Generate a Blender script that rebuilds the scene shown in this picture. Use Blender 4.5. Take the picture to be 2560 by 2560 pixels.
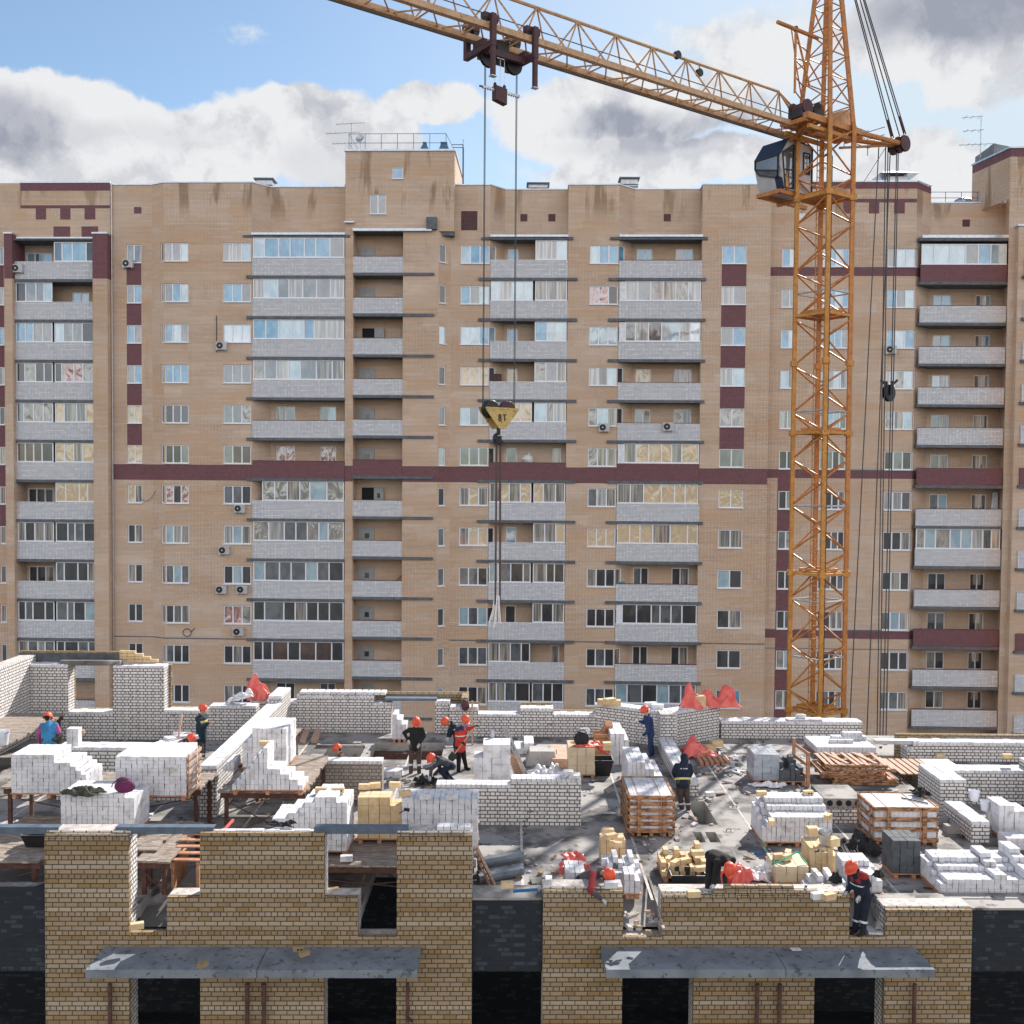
import bpy, bmesh, math, random
from math import sin, cos, tan, pi, radians as rad, atan, sqrt
from mathutils import Vector, Matrix, Euler
for o in list(bpy.data.objects): bpy.data.objects.remove(o)
SC = bpy.context.scene
COL = SC.collection
RN = random.Random(11)
V = Vector

# ---------------- camera ----------------
CAMZ = 9.1
FPX = 2600.0                      # focal length in pixels of the 2560 px photograph
CAM = V((0, 0, CAMZ))
PITCH = atan(85 / FPX); ROLL = rad(0.43)
CROT = Euler((pi/2 - PITCH, 0, 0)).to_matrix() @ Matrix.Rotation(ROLL, 3, 'Z')
cd = bpy.data.cameras.new('camera'); co = bpy.data.objects.new('camera', cd); COL.objects.link(co)
cd.sensor_width = 36; cd.lens = 36 * FPX / 2560; cd.clip_end = 20000; cd.clip_start = 0.1
co.matrix_world = Matrix.Translation(CAM) @ CROT.to_4x4()
SC.camera = co

# ---------------- exposure, sun, sky ----------------
SC.view_settings.view_transform = 'Standard'; SC.view_settings.look = 'None'
SC.view_settings.gamma = 1; SC.view_settings.exposure = 0.68
SUN_AZ = rad(30); SUN_EL = rad(36)
sdir = V((sin(SUN_AZ)*cos(SUN_EL), cos(SUN_AZ)*cos(SUN_EL), sin(SUN_EL)))
sl = bpy.data.lights.new('sun', 'SUN'); sl.energy = 5.0; sl.angle = rad(0.5); sl.color = (1, 0.94, 0.86)
so = bpy.data.objects.new('sun', sl); COL.objects.link(so)
so.rotation_euler = sdir.to_track_quat('Z', 'Y').to_euler(); so.location = (40, 40, 60)
W = bpy.data.worlds.new('World'); SC.world = W; W.use_nodes = True
SKY_STRENGTH = 0.14

class NT:
    """tiny node-tree helper"""
    def __init__(s, nt): s.nt = nt; s.n = nt.nodes; s.l = nt.links
    def add(s, t, **kw):
        nd = s.n.new(t)
        for k, v in kw.items(): setattr(nd, k, v)
        return nd
    def link(s, a, b): s.l.new(a, b)
    def val(s, sock, x):
        if hasattr(x, 'node'): s.l.new(x, sock)
        else: sock.default_value = x
    def math(s, op, a, b=0.0, c=None, clamp=False):
        nd = s.add('ShaderNodeMath', operation=op, use_clamp=clamp)
        s.val(nd.inputs[0], a); s.val(nd.inputs[1], b)
        if c is not None: s.val(nd.inputs[2], c)
        return nd.outputs[0]
    def vm(s, op, a, b=None, out=0):
        nd = s.add('ShaderNodeVectorMath', operation=op)
        s.val(nd.inputs[0], a)
        if b is not None: s.val(nd.inputs[1], b)
        return nd.outputs['Value'] if op in ('DOT_PRODUCT', 'LENGTH', 'DISTANCE') else nd.outputs[0]
    def noise(s, vec, scale, detail=4, rough=0.55, dist=0.0, color=False):
        nd = s.add('ShaderNodeTexNoise'); s.val(nd.inputs['Vector'], vec)
        nd.inputs['Scale'].default_value = scale; nd.inputs['Detail'].default_value = detail
        nd.inputs['Roughness'].default_value = rough; nd.inputs['Distortion'].default_value = dist
        return nd.outputs['Color' if color else 'Fac']
    def ramp(s, x, a, b, smooth=True, to=(0, 1)):
        nd = s.add('ShaderNodeMapRange'); nd.interpolation_type = 'SMOOTHSTEP' if smooth else 'LINEAR'
        s.val(nd.inputs[0], x); s.val(nd.inputs[1], a); s.val(nd.inputs[2], b)
        nd.inputs[3].default_value = to[0]; nd.inputs[4].default_value = to[1]
        return nd.outputs[0]
    def mix(s, f, a, b, blend='MIX'):
        nd = s.add('ShaderNodeMix', data_type='RGBA', blend_type=blend)
        s.val(nd.inputs[0], f)
        for sk, x in ((nd.inputs[6], a), (nd.inputs[7], b)):
            if hasattr(x, 'node'): s.l.new(x, sk)
            else: sk.default_value = (*x[:3], 1)
        return nd.outputs[2]
    def comb(s, x, y, z):
        nd = s.add('ShaderNodeCombineXYZ'); s.val(nd.inputs[0], x); s.val(nd.inputs[1], y); s.val(nd.inputs[2], z)
        return nd.outputs[0]
    def sep(s, v):
        nd = s.add('ShaderNodeSeparateXYZ'); s.l.new(v, nd.inputs[0]); return nd.outputs

def ray(u, v): return CROT @ V(((u - 1280) / FPX, (1280 - v) / FPX, -1))

def make_sky():
    t = NT(W.node_tree); t.n.clear()
    sky = t.add('ShaderNodeTexSky', sky_type='NISHITA', sun_disc=False)
    sky.sun_elevation = SUN_EL; sky.sun_rotation = SUN_AZ
    sky.altitude = 200; sky.air_density = 1.0; sky.dust_density = 0.6; sky.ozone_density = 2.0
    d = t.add('ShaderNodeTexCoord').outputs['Generated']
    d = t.vm('NORMALIZE', d)
    x, y, z = t.sep(d)
    warp = t.vm('SUBTRACT', t.noise(d, 7, 6, 0.6, color=True), (0.5, 0.5, 0.5))
    wd = t.vm('ADD', d, t.vm('MULTIPLY', warp, (0.09, 0.09, 0.07)))
    def blob(u, v, ru, rv):
        c = ray(u, v).normalized(); s = FPX
        df = t.vm('MULTIPLY', t.vm('SUBTRACT', wd, tuple(c)), (s / ru, s / ru, s / rv))
        return t.ramp(t.vm('LENGTH', df), 1.15, 0.35)
    # cumulus banks: (u, v, half width, half height, strength), directions in the sky
    clouds = [(110, 330, 330, 160, 1), (430, 400, 330, 140, .95), (800, 350, 300, 150, 1), (250, 440, 420, 80, .7), (1050, 255, 190, 70, .8),
              (1490, 300, 300, 120, 1), (1650, 420, 420, 90, .9), (1850, 130, 520, 160, .42), (2380, 60, 360, 150, 1),
              (2300, 420, 260, 110, .9), (2100, 440, 200, 70, .8), (585, 60, 100, 60, .27), (1330, 40, 330, 80, .3), (1720, 270, 300, 110, .55), (2460, 200, 260, 90, .5)]
    dens = None
    for (u, v, ru, rv, a) in clouds:
        b = t.math('MULTIPLY', blob(u, v, ru, rv), a)
        dens = b if dens is None else t.math('MAXIMUM', dens, b)
    n = t.noise(wd, 8, 10, 0.60)
    noff = t.noise(t.vm('ADD', wd, (0.016, 0.0, 0.022)), 8, 10, 0.60)
    n2 = t.noise(wd, 3.2, 8, 0.6)
    behind = t.ramp(y, 0.15, -0.1)                  # added unseen cumulus behind the camera, bright fill for the shaded facades
    gen = t.math('MULTIPLY', t.math('MULTIPLY', t.ramp(n2, 0.36, 0.52), behind), t.ramp(z, 0.85, 0.45))
    low = t.math('MULTIPLY', t.ramp(z, 0.0, 0.12), 1.0)
    dn = t.math('ADD', dens, t.math('MULTIPLY', t.math('SUBTRACT', n, 0.5), 1.5))
    cov = t.ramp(dn, 0.38, 0.60)
    cov = t.math('MAXIMUM', cov, t.math('MULTIPLY', gen, low))
    veil = t.math('MULTIPLY', t.ramp(x, -0.22, 0.4), t.math('MULTIPLY', t.ramp(y, 0.1, 0.5), 0.8))
    # grey undersides
    darks = [(30, 300, 170, 80, .75), (150, 320, 170, 40, .35), (1560, 290, 180, 45, .75), (1750, 320, 220, 45, .55), (2420, 30, 330, 80, 1.0), (2250, 20, 170, 45, .7), (790, 285, 90, 45, .4), (820, 440, 160, 60, .3), (1700, 340, 330, 40, .4), (420, 345, 140, 40, .18)]
    dk = None
    for (u, v, ru, rv, a) in darks:
        b = t.math('MULTIPLY', blob(u, v, ru, rv), a)
        dk = b if dk is None else t.math('MAXIMUM', dk, b)
    n3 = t.noise(wd, 16, 7, 0.6)
    dk = t.math('ADD', t.math('MULTIPLY', dk, t.ramp(n3, 0.2, 0.6, to=(0.45, 1))), t.math('MULTIPLY', t.ramp(t.math('SUBTRACT', noff, n), -0.03, 0.11), 0.42), clamp=True)
    K = 1 / SKY_STRENGTH
    ccol = t.mix(dk, (0.53 * K, 0.535 * K, 0.545 * K), (0.22 * K, 0.235 * K, 0.285 * K))
    bright = t.math('MULTIPLY', behind, 1.0)
    ccol = t.mix(bright, ccol, (1.22 * K, 1.16 * K, 1.12 * K))
    skyc = t.mix(1.0, sky.outputs[0], (0.68, 0.70, 0.67), 'MULTIPLY')
    skyc = t.mix(veil, skyc, (0.39 * K, 0.455 * K, 0.495 * K))
    out = t.mix(cov, skyc, ccol)
    bg = t.add('ShaderNodeBackground'); t.link(out, bg.inputs[0]); bg.inputs[1].default_value = SKY_STRENGTH
    wo = t.add('ShaderNodeOutputWorld'); t.link(bg.outputs[0], wo.inputs[0])
make_sky()

# ---------------- pixel -> place ----------------
def G(u, v, z=0.0):
    d = ray(u, v); return CAM + d * ((z - CAMZ) / d.z)
def F(u, v, Y):
    d = ray(u, v); return CAM + d * (Y / d.y)
class Frame:
    """upright frame: origin on the plan, turned about z; local y is depth"""
    def __init__(s, ox, oy, ang):
        s.M = Matrix.Translation((ox, oy, 0)) @ Matrix.Rotation(ang, 4, 'Z'); s.I = s.M.inverted()
    def px(s, u, v, yl=0.0):
        o = s.I @ CAM; d = s.I.to_3x3() @ ray(u, v)
        return o + d * ((yl - o.y) / d.y)
IDF = Matrix.Identity(4)

# ---------------- materials ----------------
MATS = {}
def newmat(name):
    m = bpy.data.materials.new(name); m.use_nodes = True
    t = NT(m.node_tree); t.n.clear()
    b = t.add('ShaderNodeBsdfPrincipled'); o = t.add('ShaderNodeOutputMaterial'); t.link(b.outputs[0], o.inputs[0])
    MATS[name] = m
    return t, b
def setc(t, sock, c):
    if hasattr(c, 'node'): t.link(c, sock)
    else: sock.default_value = (*c[:3], 1)
def mat(name, c1, c2=None, scale=4.0, rough=0.85, metal=0.0, bump=0.0, lo=0.35, hi=0.65, stretch=(1, 1, 1), spec=None, c3=None, s3=20):
    t, b = newmat(name)
    pos = t.add('ShaderNodeNewGeometry').outputs['Position']
    if c2 is None: c2 = tuple(x * 0.8 for x in c1)
    v = t.vm('MULTIPLY', pos, stretch)
    f = t.ramp(t.noise(v, scale, 6, 0.6), lo, hi)
    c = t.mix(f, c1, c2)
    if c3: c = t.mix(t.ramp(t.noise(v, s3, 4, 0.6), 0.56, 0.66), c, c3)
    setc(t, b.inputs['Base Color'], c)
    b.inputs['Roughness'].default_value = rough; b.inputs['Metallic'].default_value = metal
    if spec is not None: b.inputs['Specular IOR Level'].default_value = spec
    if bump:
        bp = t.add('ShaderNodeBump'); bp.inputs['Strength'].default_value = bump; bp.inputs['Distance'].default_value = 0.02
        t.link(t.noise(v, scale * 6, 5, 0.65), bp.inputs['Height']); t.link(bp.outputs[0], b.inputs['Normal'])
    return MATS[name]
def brick(name, c1, c2, cm, bw=0.26, rh=0.0985, mortar=0.012, sq=2, sqw=0.5, streak=None, dark=None, bump=0.5, rough=0.9, odd=None, low=None, smear=None, stain=None, batch=None, patch=None):
    """coursed masonry in metres on any upright face; joints also show on level faces"""
    t, b = newmat(name)
    g = t.add('ShaderNodeNewGeometry'); pos = g.outputs['Position']; nrm = g.outputs['True Normal']
    nx, ny, nz = t.sep(nrm); px, py, pz = t.sep(pos)
    tang = t.vm('NORMALIZE', t.comb(t.math('MULTIPLY', ny, -1.0), nx, 0.0))
    h = t.vm('DOT_PRODUCT', pos, tang)
    flat = t.math('GREATER_THAN', t.math('ABSOLUTE', nz), 0.7)
    hh = t.math('ADD', t.math('MULTIPLY', h, t.math('SUBTRACT', 1.0, flat)), t.math('MULTIPLY', px, flat))
    vv = t.math('ADD', t.math('MULTIPLY', pz, t.math('SUBTRACT', 1.0, flat)), t.math('MULTIPLY', t.math('MULTIPLY', py, 0.75), flat))
    uv = t.comb(t.math('ADD', hh, 200.0), t.math('ADD', vv, 98.5), 0.0)
    jit = t.vm('MULTIPLY', t.vm('SUBTRACT', t.noise(pos, 9, 3, 0.5, color=True), (0.5, 0.5, 0.5)), (0.018, 0.012, 0))
    bt = t.add('ShaderNodeTexBrick'); t.link(t.vm('ADD', uv, jit), bt.inputs['Vector'])
    bt.offset = 0.5; bt.offset_frequency = 2; bt.squash = sqw; bt.squash_frequency = sq
    bt.inputs['Scale'].default_value = 1; bt.inputs['Mortar Size'].default_value = mortar
    bt.inputs['Mortar Smooth'].default_value = 0.25; bt.inputs['Bias'].default_value = 0
    bt.inputs['Brick Width'].default_value = bw; bt.inputs['Row Height'].default_value = rh
    bt.inputs['Color1'].default_value = (*c1, 1); bt.inputs['Color2'].default_value = (*c2, 1); bt.inputs['Mortar'].default_value = (*cm, 1)
    c = bt.outputs['Color']
    if odd:      # single odd-coloured bricks
        b2 = t.add('ShaderNodeTexBrick'); t.link(t.vm('ADD', uv, jit), b2.inputs['Vector'])
        b2.offset = 0.5; b2.offset_frequency = 2; b2.squash = sqw; b2.squash_frequency = sq
        b2.inputs['Scale'].default_value = 1; b2.inputs['Mortar Size'].default_value = mortar; b2.inputs['Brick Width'].default_value = bw; b2.inputs['Row Height'].default_value = rh
        b2.inputs['Color1'].default_value = (0, 0, 0, 1); b2.inputs['Color2'].default_value = (1, 1, 1, 1); b2.inputs['Mortar'].default_value = (0, 0, 0, 1)
        lowf = t.noise(t.comb(t.math('MULTIPLY', hh, 1.2), t.math('MULTIPLY', vv, 2.5), 0.0), 1.0, 3, 0.6)
        f = t.ramp(t.math('ADD', t.sep(b2.outputs['Color'])[0], t.math('MULTIPLY', lowf, 1.2)), 1.25, 1.5)
        c = t.mix(t.math('MULTIPLY', f, t.math('SUBTRACT', 1.0, bt.outputs['Fac'])), c, odd)
    if streak:   # courses laid from other batches
        sv = t.comb(t.math('MULTIPLY', hh, 0.35), t.math('MULTIPLY', vv, 2.6), 3.0)
        f = t.ramp(t.noise(sv, 1.0, 7, 0.8), 0.49, 0.68)
        c = t.mix(t.math('MULTIPLY', f, 0.75), c, streak)
        f2 = t.ramp(t.noise(t.comb(t.math('MULTIPLY', hh, 0.08), t.math('MULTIPLY', vv, 0.16), 1.0), 1.0, 4, 0.6), 0.35, 0.7)
        c = t.mix(t.math('MULTIPLY', f2, 0.35), c, low or streak)
    if patch:    # rectangles of wall laid on different days
        for k, (ph, pv, am) in enumerate(((3.1, 0.69, 0.38), (5.3, 1.58, 0.28), (1.4, 0.197, 0.30))):
            wn = t.add('ShaderNodeTexWhiteNoise', noise_dimensions='2D')
            wv = t.comb(t.math('FLOOR', t.math('ADD', t.math('DIVIDE', hh, ph), t.math('MULTIPLY', t.math('FLOOR', t.math('DIVIDE', vv, pv)), 0.37 + k))), t.math('FLOOR', t.math('DIVIDE', vv, pv)), 0.0)
            t.link(wv, wn.inputs['Vector'])
            c = t.mix(t.math('MULTIPLY', t.ramp(wn.outputs['Value'], 0.62, 1.0), am), c, patch)
            c = t.mix(t.math('MULTIPLY', t.ramp(wn.outputs['Value'], 0.35, 0.0), am * 0.6), c, (0.80, 0.68, 0.58))
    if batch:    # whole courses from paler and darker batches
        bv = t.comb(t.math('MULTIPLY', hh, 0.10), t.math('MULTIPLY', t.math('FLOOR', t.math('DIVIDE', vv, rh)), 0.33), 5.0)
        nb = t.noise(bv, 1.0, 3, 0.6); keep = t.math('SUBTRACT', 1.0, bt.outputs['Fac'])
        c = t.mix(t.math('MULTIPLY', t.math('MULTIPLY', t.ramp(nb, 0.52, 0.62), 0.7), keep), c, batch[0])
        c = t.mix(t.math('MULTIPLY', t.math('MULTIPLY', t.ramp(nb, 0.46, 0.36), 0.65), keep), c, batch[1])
    if smear:    # squeezed-out mortar smeared over the face
        sm = t.math('MULTIPLY', t.ramp(t.noise(pos, 5.5, 5, 0.7, 1.2), 0.60, 0.64), t.ramp(t.noise(pos, 0.9, 3, 0.6), 0.42, 0.58))
        c = t.mix(t.math('MULTIPLY', sm, 0.9), c, smear)
        grime = t.ramp(t.noise(pos, 1.3, 6, 0.65), 0.5, 0.75)
        c = t.mix(t.math('MULTIPLY', grime, 0.30), c, (0.32, 0.27, 0.25))
    if stain:    # damp patches running down from the parapet
        zt, zl = stain
        band = t.math('MULTIPLY', t.ramp(pz, zt - zl, zt - zl * 0.3), 1.0)
        sn = t.ramp(t.noise(t.comb(t.math('MULTIPLY', hh, 0.38), t.math('MULTIPLY', vv, 0.06), 7.0), 1.0, 4, 0.6, 0.3), 0.53, 0.60)
        c = t.mix(t.math('MULTIPLY', t.math('MULTIPLY', band, sn), 0.65), c, (0.20, 0.13, 0.07))
    if stain:    # rust and soot runs, paler lifts
        rn = t.ramp(t.noise(t.comb(t.math('MULTIPLY', hh, 1.1), t.math('MULTIPLY', vv, 0.10), 11.0), 1.0, 5, 0.65), 0.60, 0.76)
        c = t.mix(t.math('MULTIPLY', rn, 0.32), c, (0.30, 0.19, 0.12))
        ln_ = t.noise(t.comb(t.math('MULTIPLY', hh, 0.05), t.math('MULTIPLY', vv, 0.33), 2.0), 1.0, 4, 0.7)
        c = t.mix(t.math('MULTIPLY', t.ramp(ln_, 0.42, 0.66), 0.30), c, (0.52, 0.33, 0.19))
    gr = t.noise(pos, 40, 3, 0.6)
    c = t.mix(t.math('MULTIPLY', gr, 0.16), c, (0.05, 0.045, 0.04))
    t.link(c, b.inputs['Base Color']); b.inputs['Roughness'].default_value = rough
    b.inputs['Specular IOR Level'].default_value = 0.25
    if bump:
        bp = t.add('ShaderNodeBump'); bp.inputs['Strength'].default_value = bump; bp.inputs['Distance'].default_value = 0.012
        hgt = t.math('ADD', t.math('MULTIPLY', t.math('SUBTRACT', 1.0, bt.outputs['Fac']), 1.0), t.math('MULTIPLY', t.noise(pos, 30, 4, 0.6), 0.5))
        t.link(hgt, bp.inputs['Height']); t.link(bp.outputs[0], b.inputs['Normal'])
    return MATS[name]
def glassy(name, base, base2=None, wavy=0.0, rough=0.04, mixf=0.5, scale=1.6, fold=False):
    """window pane: curtain, film, dark room or painted reflection behind reflecting glass"""
    t, b = newmat(name)
    g = t.add('ShaderNodeNewGeometry'); pos = g.outputs['Position']
    px, py, pz = t.sep(pos)
    v = t.comb(px, t.math('MULTIPLY', py, 0.2), t.math('MULTIPLY', pz, 0.55))
    if base2:
        f = t.ramp(t.noise(v, scale, 4, 0.6, 1.5 if wavy else 0.2), 0.40, 0.60)
        if fold:
            fv = t.comb(t.math('MULTIPLY', px, 5.5), 0.0, t.math('MULTIPLY', pz, 0.25)); f = t.ramp(t.noise(fv, 1.0, 2, 0.5, 0.4), 0.36, 0.62)
        setc(t, b.inputs['Base Color'], t.mix(f, base, base2))
    else: setc(t, b.inputs['Base Color'], base)
    b.inputs['Roughness'].default_value = 0.5
    gl = t.add('ShaderNodeBsdfGlossy'); gl.inputs['Roughness'].default_value = rough; gl.inputs['Color'].default_value = (0.86, 0.93, 1, 1)
    bp = t.add('ShaderNodeBump'); bp.inputs['Strength'].default_value = 0.06 + wavy; bp.inputs['Distance'].default_value = 0.25
    t.link(t.noise(v, 1.3 if wavy else 0.7, 2, 0.5, 1.0 if wavy else 0.0), bp.inputs['Height']); t.link(bp.outputs[0], gl.inputs['Normal'])
    mx = t.add('ShaderNodeMixShader'); mx.inputs[0].default_value = mixf
    out = [n for n in t.n if n.type == 'OUTPUT_MATERIAL'][0]
    t.link(b.outputs[0], mx.inputs[1]); t.link(gl.outputs[0], mx.inputs[2]); t.link(mx.outputs[0], out.inputs[0])
    return MATS[name]

# ---------------- mesh builder ----------------
class MB:
    def __init__(s, M=None): s.v = []; s.f = []; s.mi = []; s.M = M; s.sm = False; s.mats = []
    def slot(s, m):
        if isinstance(m, str): m = MATS[m]
        if m not in s.mats: s.mats.append(m)
        return s.mats.index(m)
    def add(s, vs, fs, m):
        b = len(s.v); k = s.slot(m)
        s.v += [tuple(x) for x in vs]; s.f += [tuple(b + i for i in f) for f in fs]; s.mi += [k] * len(fs)
    BF = ((0, 3, 2, 1), (4, 5, 6, 7), (0, 1, 5, 4), (1, 2, 6, 5), (2, 3, 7, 6), (3, 0, 4, 7))
    def box(s, x0, x1, y0, y1, z0, z1, m, skip=()):
        v = [(x0, y0, z0), (x1, y0, z0), (x1, y1, z0), (x0, y1, z0), (x0, y0, z1), (x1, y0, z1), (x1, y1, z1), (x0, y1, z1)]
        s.add(v, [f for i, f in enumerate(s.BF) if i not in skip], m); return s
    def obox(s, c, sx, sy, sz, m, rot=0.0, tilt=(0, 0)):
        Mx = Euler((tilt[0], tilt[1], rot)).to_matrix(); c = V(c)
        v = [c + Mx @ V((a * sx / 2, b * sy / 2, e * sz / 2)) for a, b, e in
             ((-1, -1, -1), (1, -1, -1), (1, 1, -1), (-1, 1, -1), (-1, -1, 1), (1, -1, 1), (1, 1, 1), (-1, 1, 1))]
        s.add(v, s.BF, m); return s
    def bar(s, p, q, r, m, n=4, r2=None, cap=True, up=None):
        p, q = V(p), V(q); d = q - p
        if d.length < 1e-6: return s
        d.normalize(); a = d.cross(V((0, 0, 1)) if abs(d.z) < 0.95 else V((0, 1, 0))).normalized(); b = a.cross(d)
        r2 = r if r2 is None else r2; o = pi / 4 if n == 4 else 0
        k = 1.414 if n == 4 else 1
        vs = [c + (a * cos(o + 2*pi*i/n) + b * sin(o + 2*pi*i/n)) * rr * k for c, rr in ((p, r), (q, r2)) for i in range(n)]
        fs = [(i, i + n, (i + 1) % n + n, (i + 1) % n) for i in range(n)]
        if cap: fs += [tuple(range(n)), tuple(range(2*n - 1, n - 1, -1))]
        s.add(vs, fs, m); return s
    def tube(s, pts, r, m, n=6):
        for a, b in zip(pts[:-1], pts[1:]): s.bar(a, b, r, m, n)
        return s
    def prism(s, poly, z0, z1, m):
        n = len(poly)
        vs = [(x, y, z0) for x, y in poly] + [(x, y, z1) for x, y in poly]
        s.add(vs, [tuple(range(n - 1, -1, -1)), tuple(range(n, 2*n))] + [(i, (i+1) % n, (i+1) % n + n, i + n) for i in range(n)], m); return s
    def extr(s, poly3, d, m):
        n = len(poly3); d = V(d)
        vs = [V(p) for p in poly3] + [V(p) + d for p in poly3]
        s.add(vs, [tuple(range(n)), tuple(range(2*n - 1, n - 1, -1))] + [(i, i + n, (i+1) % n + n, (i+1) % n) for i in range(n)], m); return s
    def quad(s, a, b, c, d, m): s.add([a, b, c, d], [(0, 1, 2, 3)], m); return s
    def lathe(s, c, prof, m, n=16, axis=None, cap=True):
        c = V(c); Q = V((0, 0, 1)).rotation_difference(V(axis)) if axis else None
        vs = []
        for r, z in prof:
            for i in range(n):
                p = V((r * cos(2*pi*i/n), r * sin(2*pi*i/n), z))
                vs.append(c + (Q @ p if Q else p))
        k = len(prof)
        fs = [(j*n + i, j*n + (i+1) % n, (j+1)*n + (i+1) % n, (j+1)*n + i) for j in range(k - 1) for i in range(n)]
        if cap: fs += [tuple(range(n - 1, -1, -1)), tuple(range((k-1)*n, k*n))]
        s.add(vs, fs, m); return s
    def ball(s, c, rx, ry, rz, m, n=12, k=8, jag=0.0):
        vs = []; c = V(c)
        for j in range(k + 1):
            th = pi * j / k
            for i in range(n):
                ph = 2*pi*i/n; e = 1 + RN.uniform(-jag, jag) if 0 < j < k else 1
                vs.append(c + V((rx * sin(th) * cos(ph) * e, ry * sin(th) * sin(ph) * e, -rz * cos(th) * e)))
        s.add(vs, [(j*n + i, j*n + (i+1) % n, (j+1)*n + (i+1) % n, (j+1)*n + i) for j in range(k) for i in range(n)], m); return s
    def build(s, name, parent=None, origin=None, smooth=False, label=None):
        vs = [V(x) for x in s.v]
        if s.M is not None: vs = [s.M @ x for x in vs]
        if parent is not None: o0 = WL[parent]
        elif origin is not None: o0 = V(origin)
        else:
            o0 = V(((min(x.x for x in vs) + max(x.x for x in vs)) / 2, (min(x.y for x in vs) + max(x.y for x in vs)) / 2, min(x.z for x in vs)))
        me = bpy.data.meshes.new(name); me.from_pydata([x - o0 for x in vs], [], s.f)
        for mm in s.mats: me.materials.append(mm)
        me.polygons.foreach_set('material_index', s.mi)
        if smooth or s.sm: me.polygons.foreach_set('use_smooth', [True] * len(s.f))
        me.validate(); me.update()
        return place(name, me, parent, o0, label)
WL = {}
def place(name, me, parent, o0, label=None):
    o = bpy.data.objects.new(name, me); COL.objects.link(o); WL[o] = V(o0)
    if parent is not None: o.parent = parent
    else: o.location = o0
    if label: o['label'] = label
    return o
def tag(o, label, cat, group=None):
    o['label'] = label; o['category'] = cat; o['kind'] = 'thing'
    if group: o['group'] = group
    return o
def struct(o, kind='structure', label=None, cat=None):
    o['kind'] = kind
    if label: o['label'] = label
    if cat: o['category'] = cat
    return o
def thing(name, label, cat, loc, group=None):
    o = bpy.data.objects.new(name, None); COL.objects.link(o); o.location = loc; o.empty_display_size = 0.2
    WL[o] = V(loc); return tag(o, label, cat, group)
def copy_tree(src, loc, label=None, rotz=None):
    def cp(o, par):
        c = o.copy(); COL.objects.link(c); c.parent = par; WL[c] = V(loc)
        for ch in o.children: cp(ch, c)
        return c
    r = cp(src, None); r.location = loc
    if rotz is not None: r.rotation_euler = (0, 0, rotz)
    if label: r['label'] = label
    return r

# ---------------- material library ----------------
brick('buff_brick', (0.78, 0.60, 0.475), (0.67, 0.485, 0.36), (0.20, 0.165, 0.14), mortar=0.016, streak=(0.64, 0.37, 0.235), low=(0.74, 0.65, 0.57), bump=0.3, stain=(31.5, 3.0), patch=(0.61, 0.405, 0.27))
brick('maroon_brick', (0.235, 0.11, 0.13), (0.185, 0.085, 0.10), (0.13, 0.075, 0.085), bump=0.2)
brick('parapet_brick', (0.90, 0.90, 0.93), (0.66, 0.68, 0.73), (0.20, 0.23, 0.30), mortar=0.014, bump=0.3)
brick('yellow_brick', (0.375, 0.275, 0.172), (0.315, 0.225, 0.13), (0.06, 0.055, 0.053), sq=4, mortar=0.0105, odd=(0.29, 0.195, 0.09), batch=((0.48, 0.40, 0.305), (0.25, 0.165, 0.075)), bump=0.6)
brick('white_brick', (0.78, 0.76, 0.75), (0.68, 0.66, 0.65), (0.13, 0.115, 0.11), sq=2, mortar=0.015, smear=(0.10, 0.09, 0.09), bump=0.7)
brick('backing_brick', (0.42, 0.36, 0.31), (0.33, 0.28, 0.25), (0.16, 0.14, 0.13), sq=2, mortar=0.014, bump=0.6)
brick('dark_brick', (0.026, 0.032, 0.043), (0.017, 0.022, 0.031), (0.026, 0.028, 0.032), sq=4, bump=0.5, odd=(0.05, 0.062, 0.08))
mat('concrete', (0.42, 0.40, 0.385), (0.30, 0.285, 0.27), scale=1.1, bump=0.35, c3=(0.20, 0.185, 0.175), s3=3.0)
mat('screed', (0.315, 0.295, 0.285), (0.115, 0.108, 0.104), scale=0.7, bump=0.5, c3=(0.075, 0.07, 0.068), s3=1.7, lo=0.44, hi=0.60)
mat('dull_block', (0.33, 0.24, 0.13), bump=.3)
mat('mortar_bed', (0.60, 0.56, 0.53), (0.42, 0.37, 0.34), scale=5, bump=0.8, c3=(0.30, 0.25, 0.22), s3=9)
mat('canopy_concrete', (0.215, 0.24, 0.275), (0.125, 0.145, 0.17), scale=1.6, bump=0.5, lo=0.3, hi=0.72, c3=(0.085, 0.095, 0.105), s3=6)
mat('slab_edge', (0.14, 0.155, 0.18), (0.095, 0.105, 0.125), scale=3)
mat('asphalt', (0.11, 0.105, 0.10), (0.07, 0.07, 0.065), scale=0.4)
mat('roofing', (0.20, 0.21, 0.23), scale=2)
mat('flashing', (0.62, 0.68, 0.76), (0.5, 0.56, 0.66), rough=0.35, metal=0.5)
mat('upvc', (0.80, 0.82, 0.88), (0.74, 0.77, 0.84), rough=0.35)
mat('white_panel', (0.76, 0.80, 0.88), rough=0.5)
mat('grey_door', (0.34, 0.36, 0.38), (0.28, 0.30, 0.32), rough=0.5)
mat('void', (0.012, 0.012, 0.014))
mat('silicate', (0.70, 0.70, 0.735), (0.54, 0.54, 0.575), scale=2.5, bump=0.3, rough=0.95, c3=(0.47, 0.45, 0.44), s3=5)
mat('yellow_block', (0.68, 0.51, 0.31), (0.55, 0.39, 0.21), scale=5, bump=0.25)
mat('yellow_wrap', (0.62, 0.51, 0.35), (0.50, 0.40, 0.27), scale=2.5, rough=0.35)
mat('dark_block', (0.095, 0.105, 0.12), (0.06, 0.068, 0.08), scale=5, bump=0.3)
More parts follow.
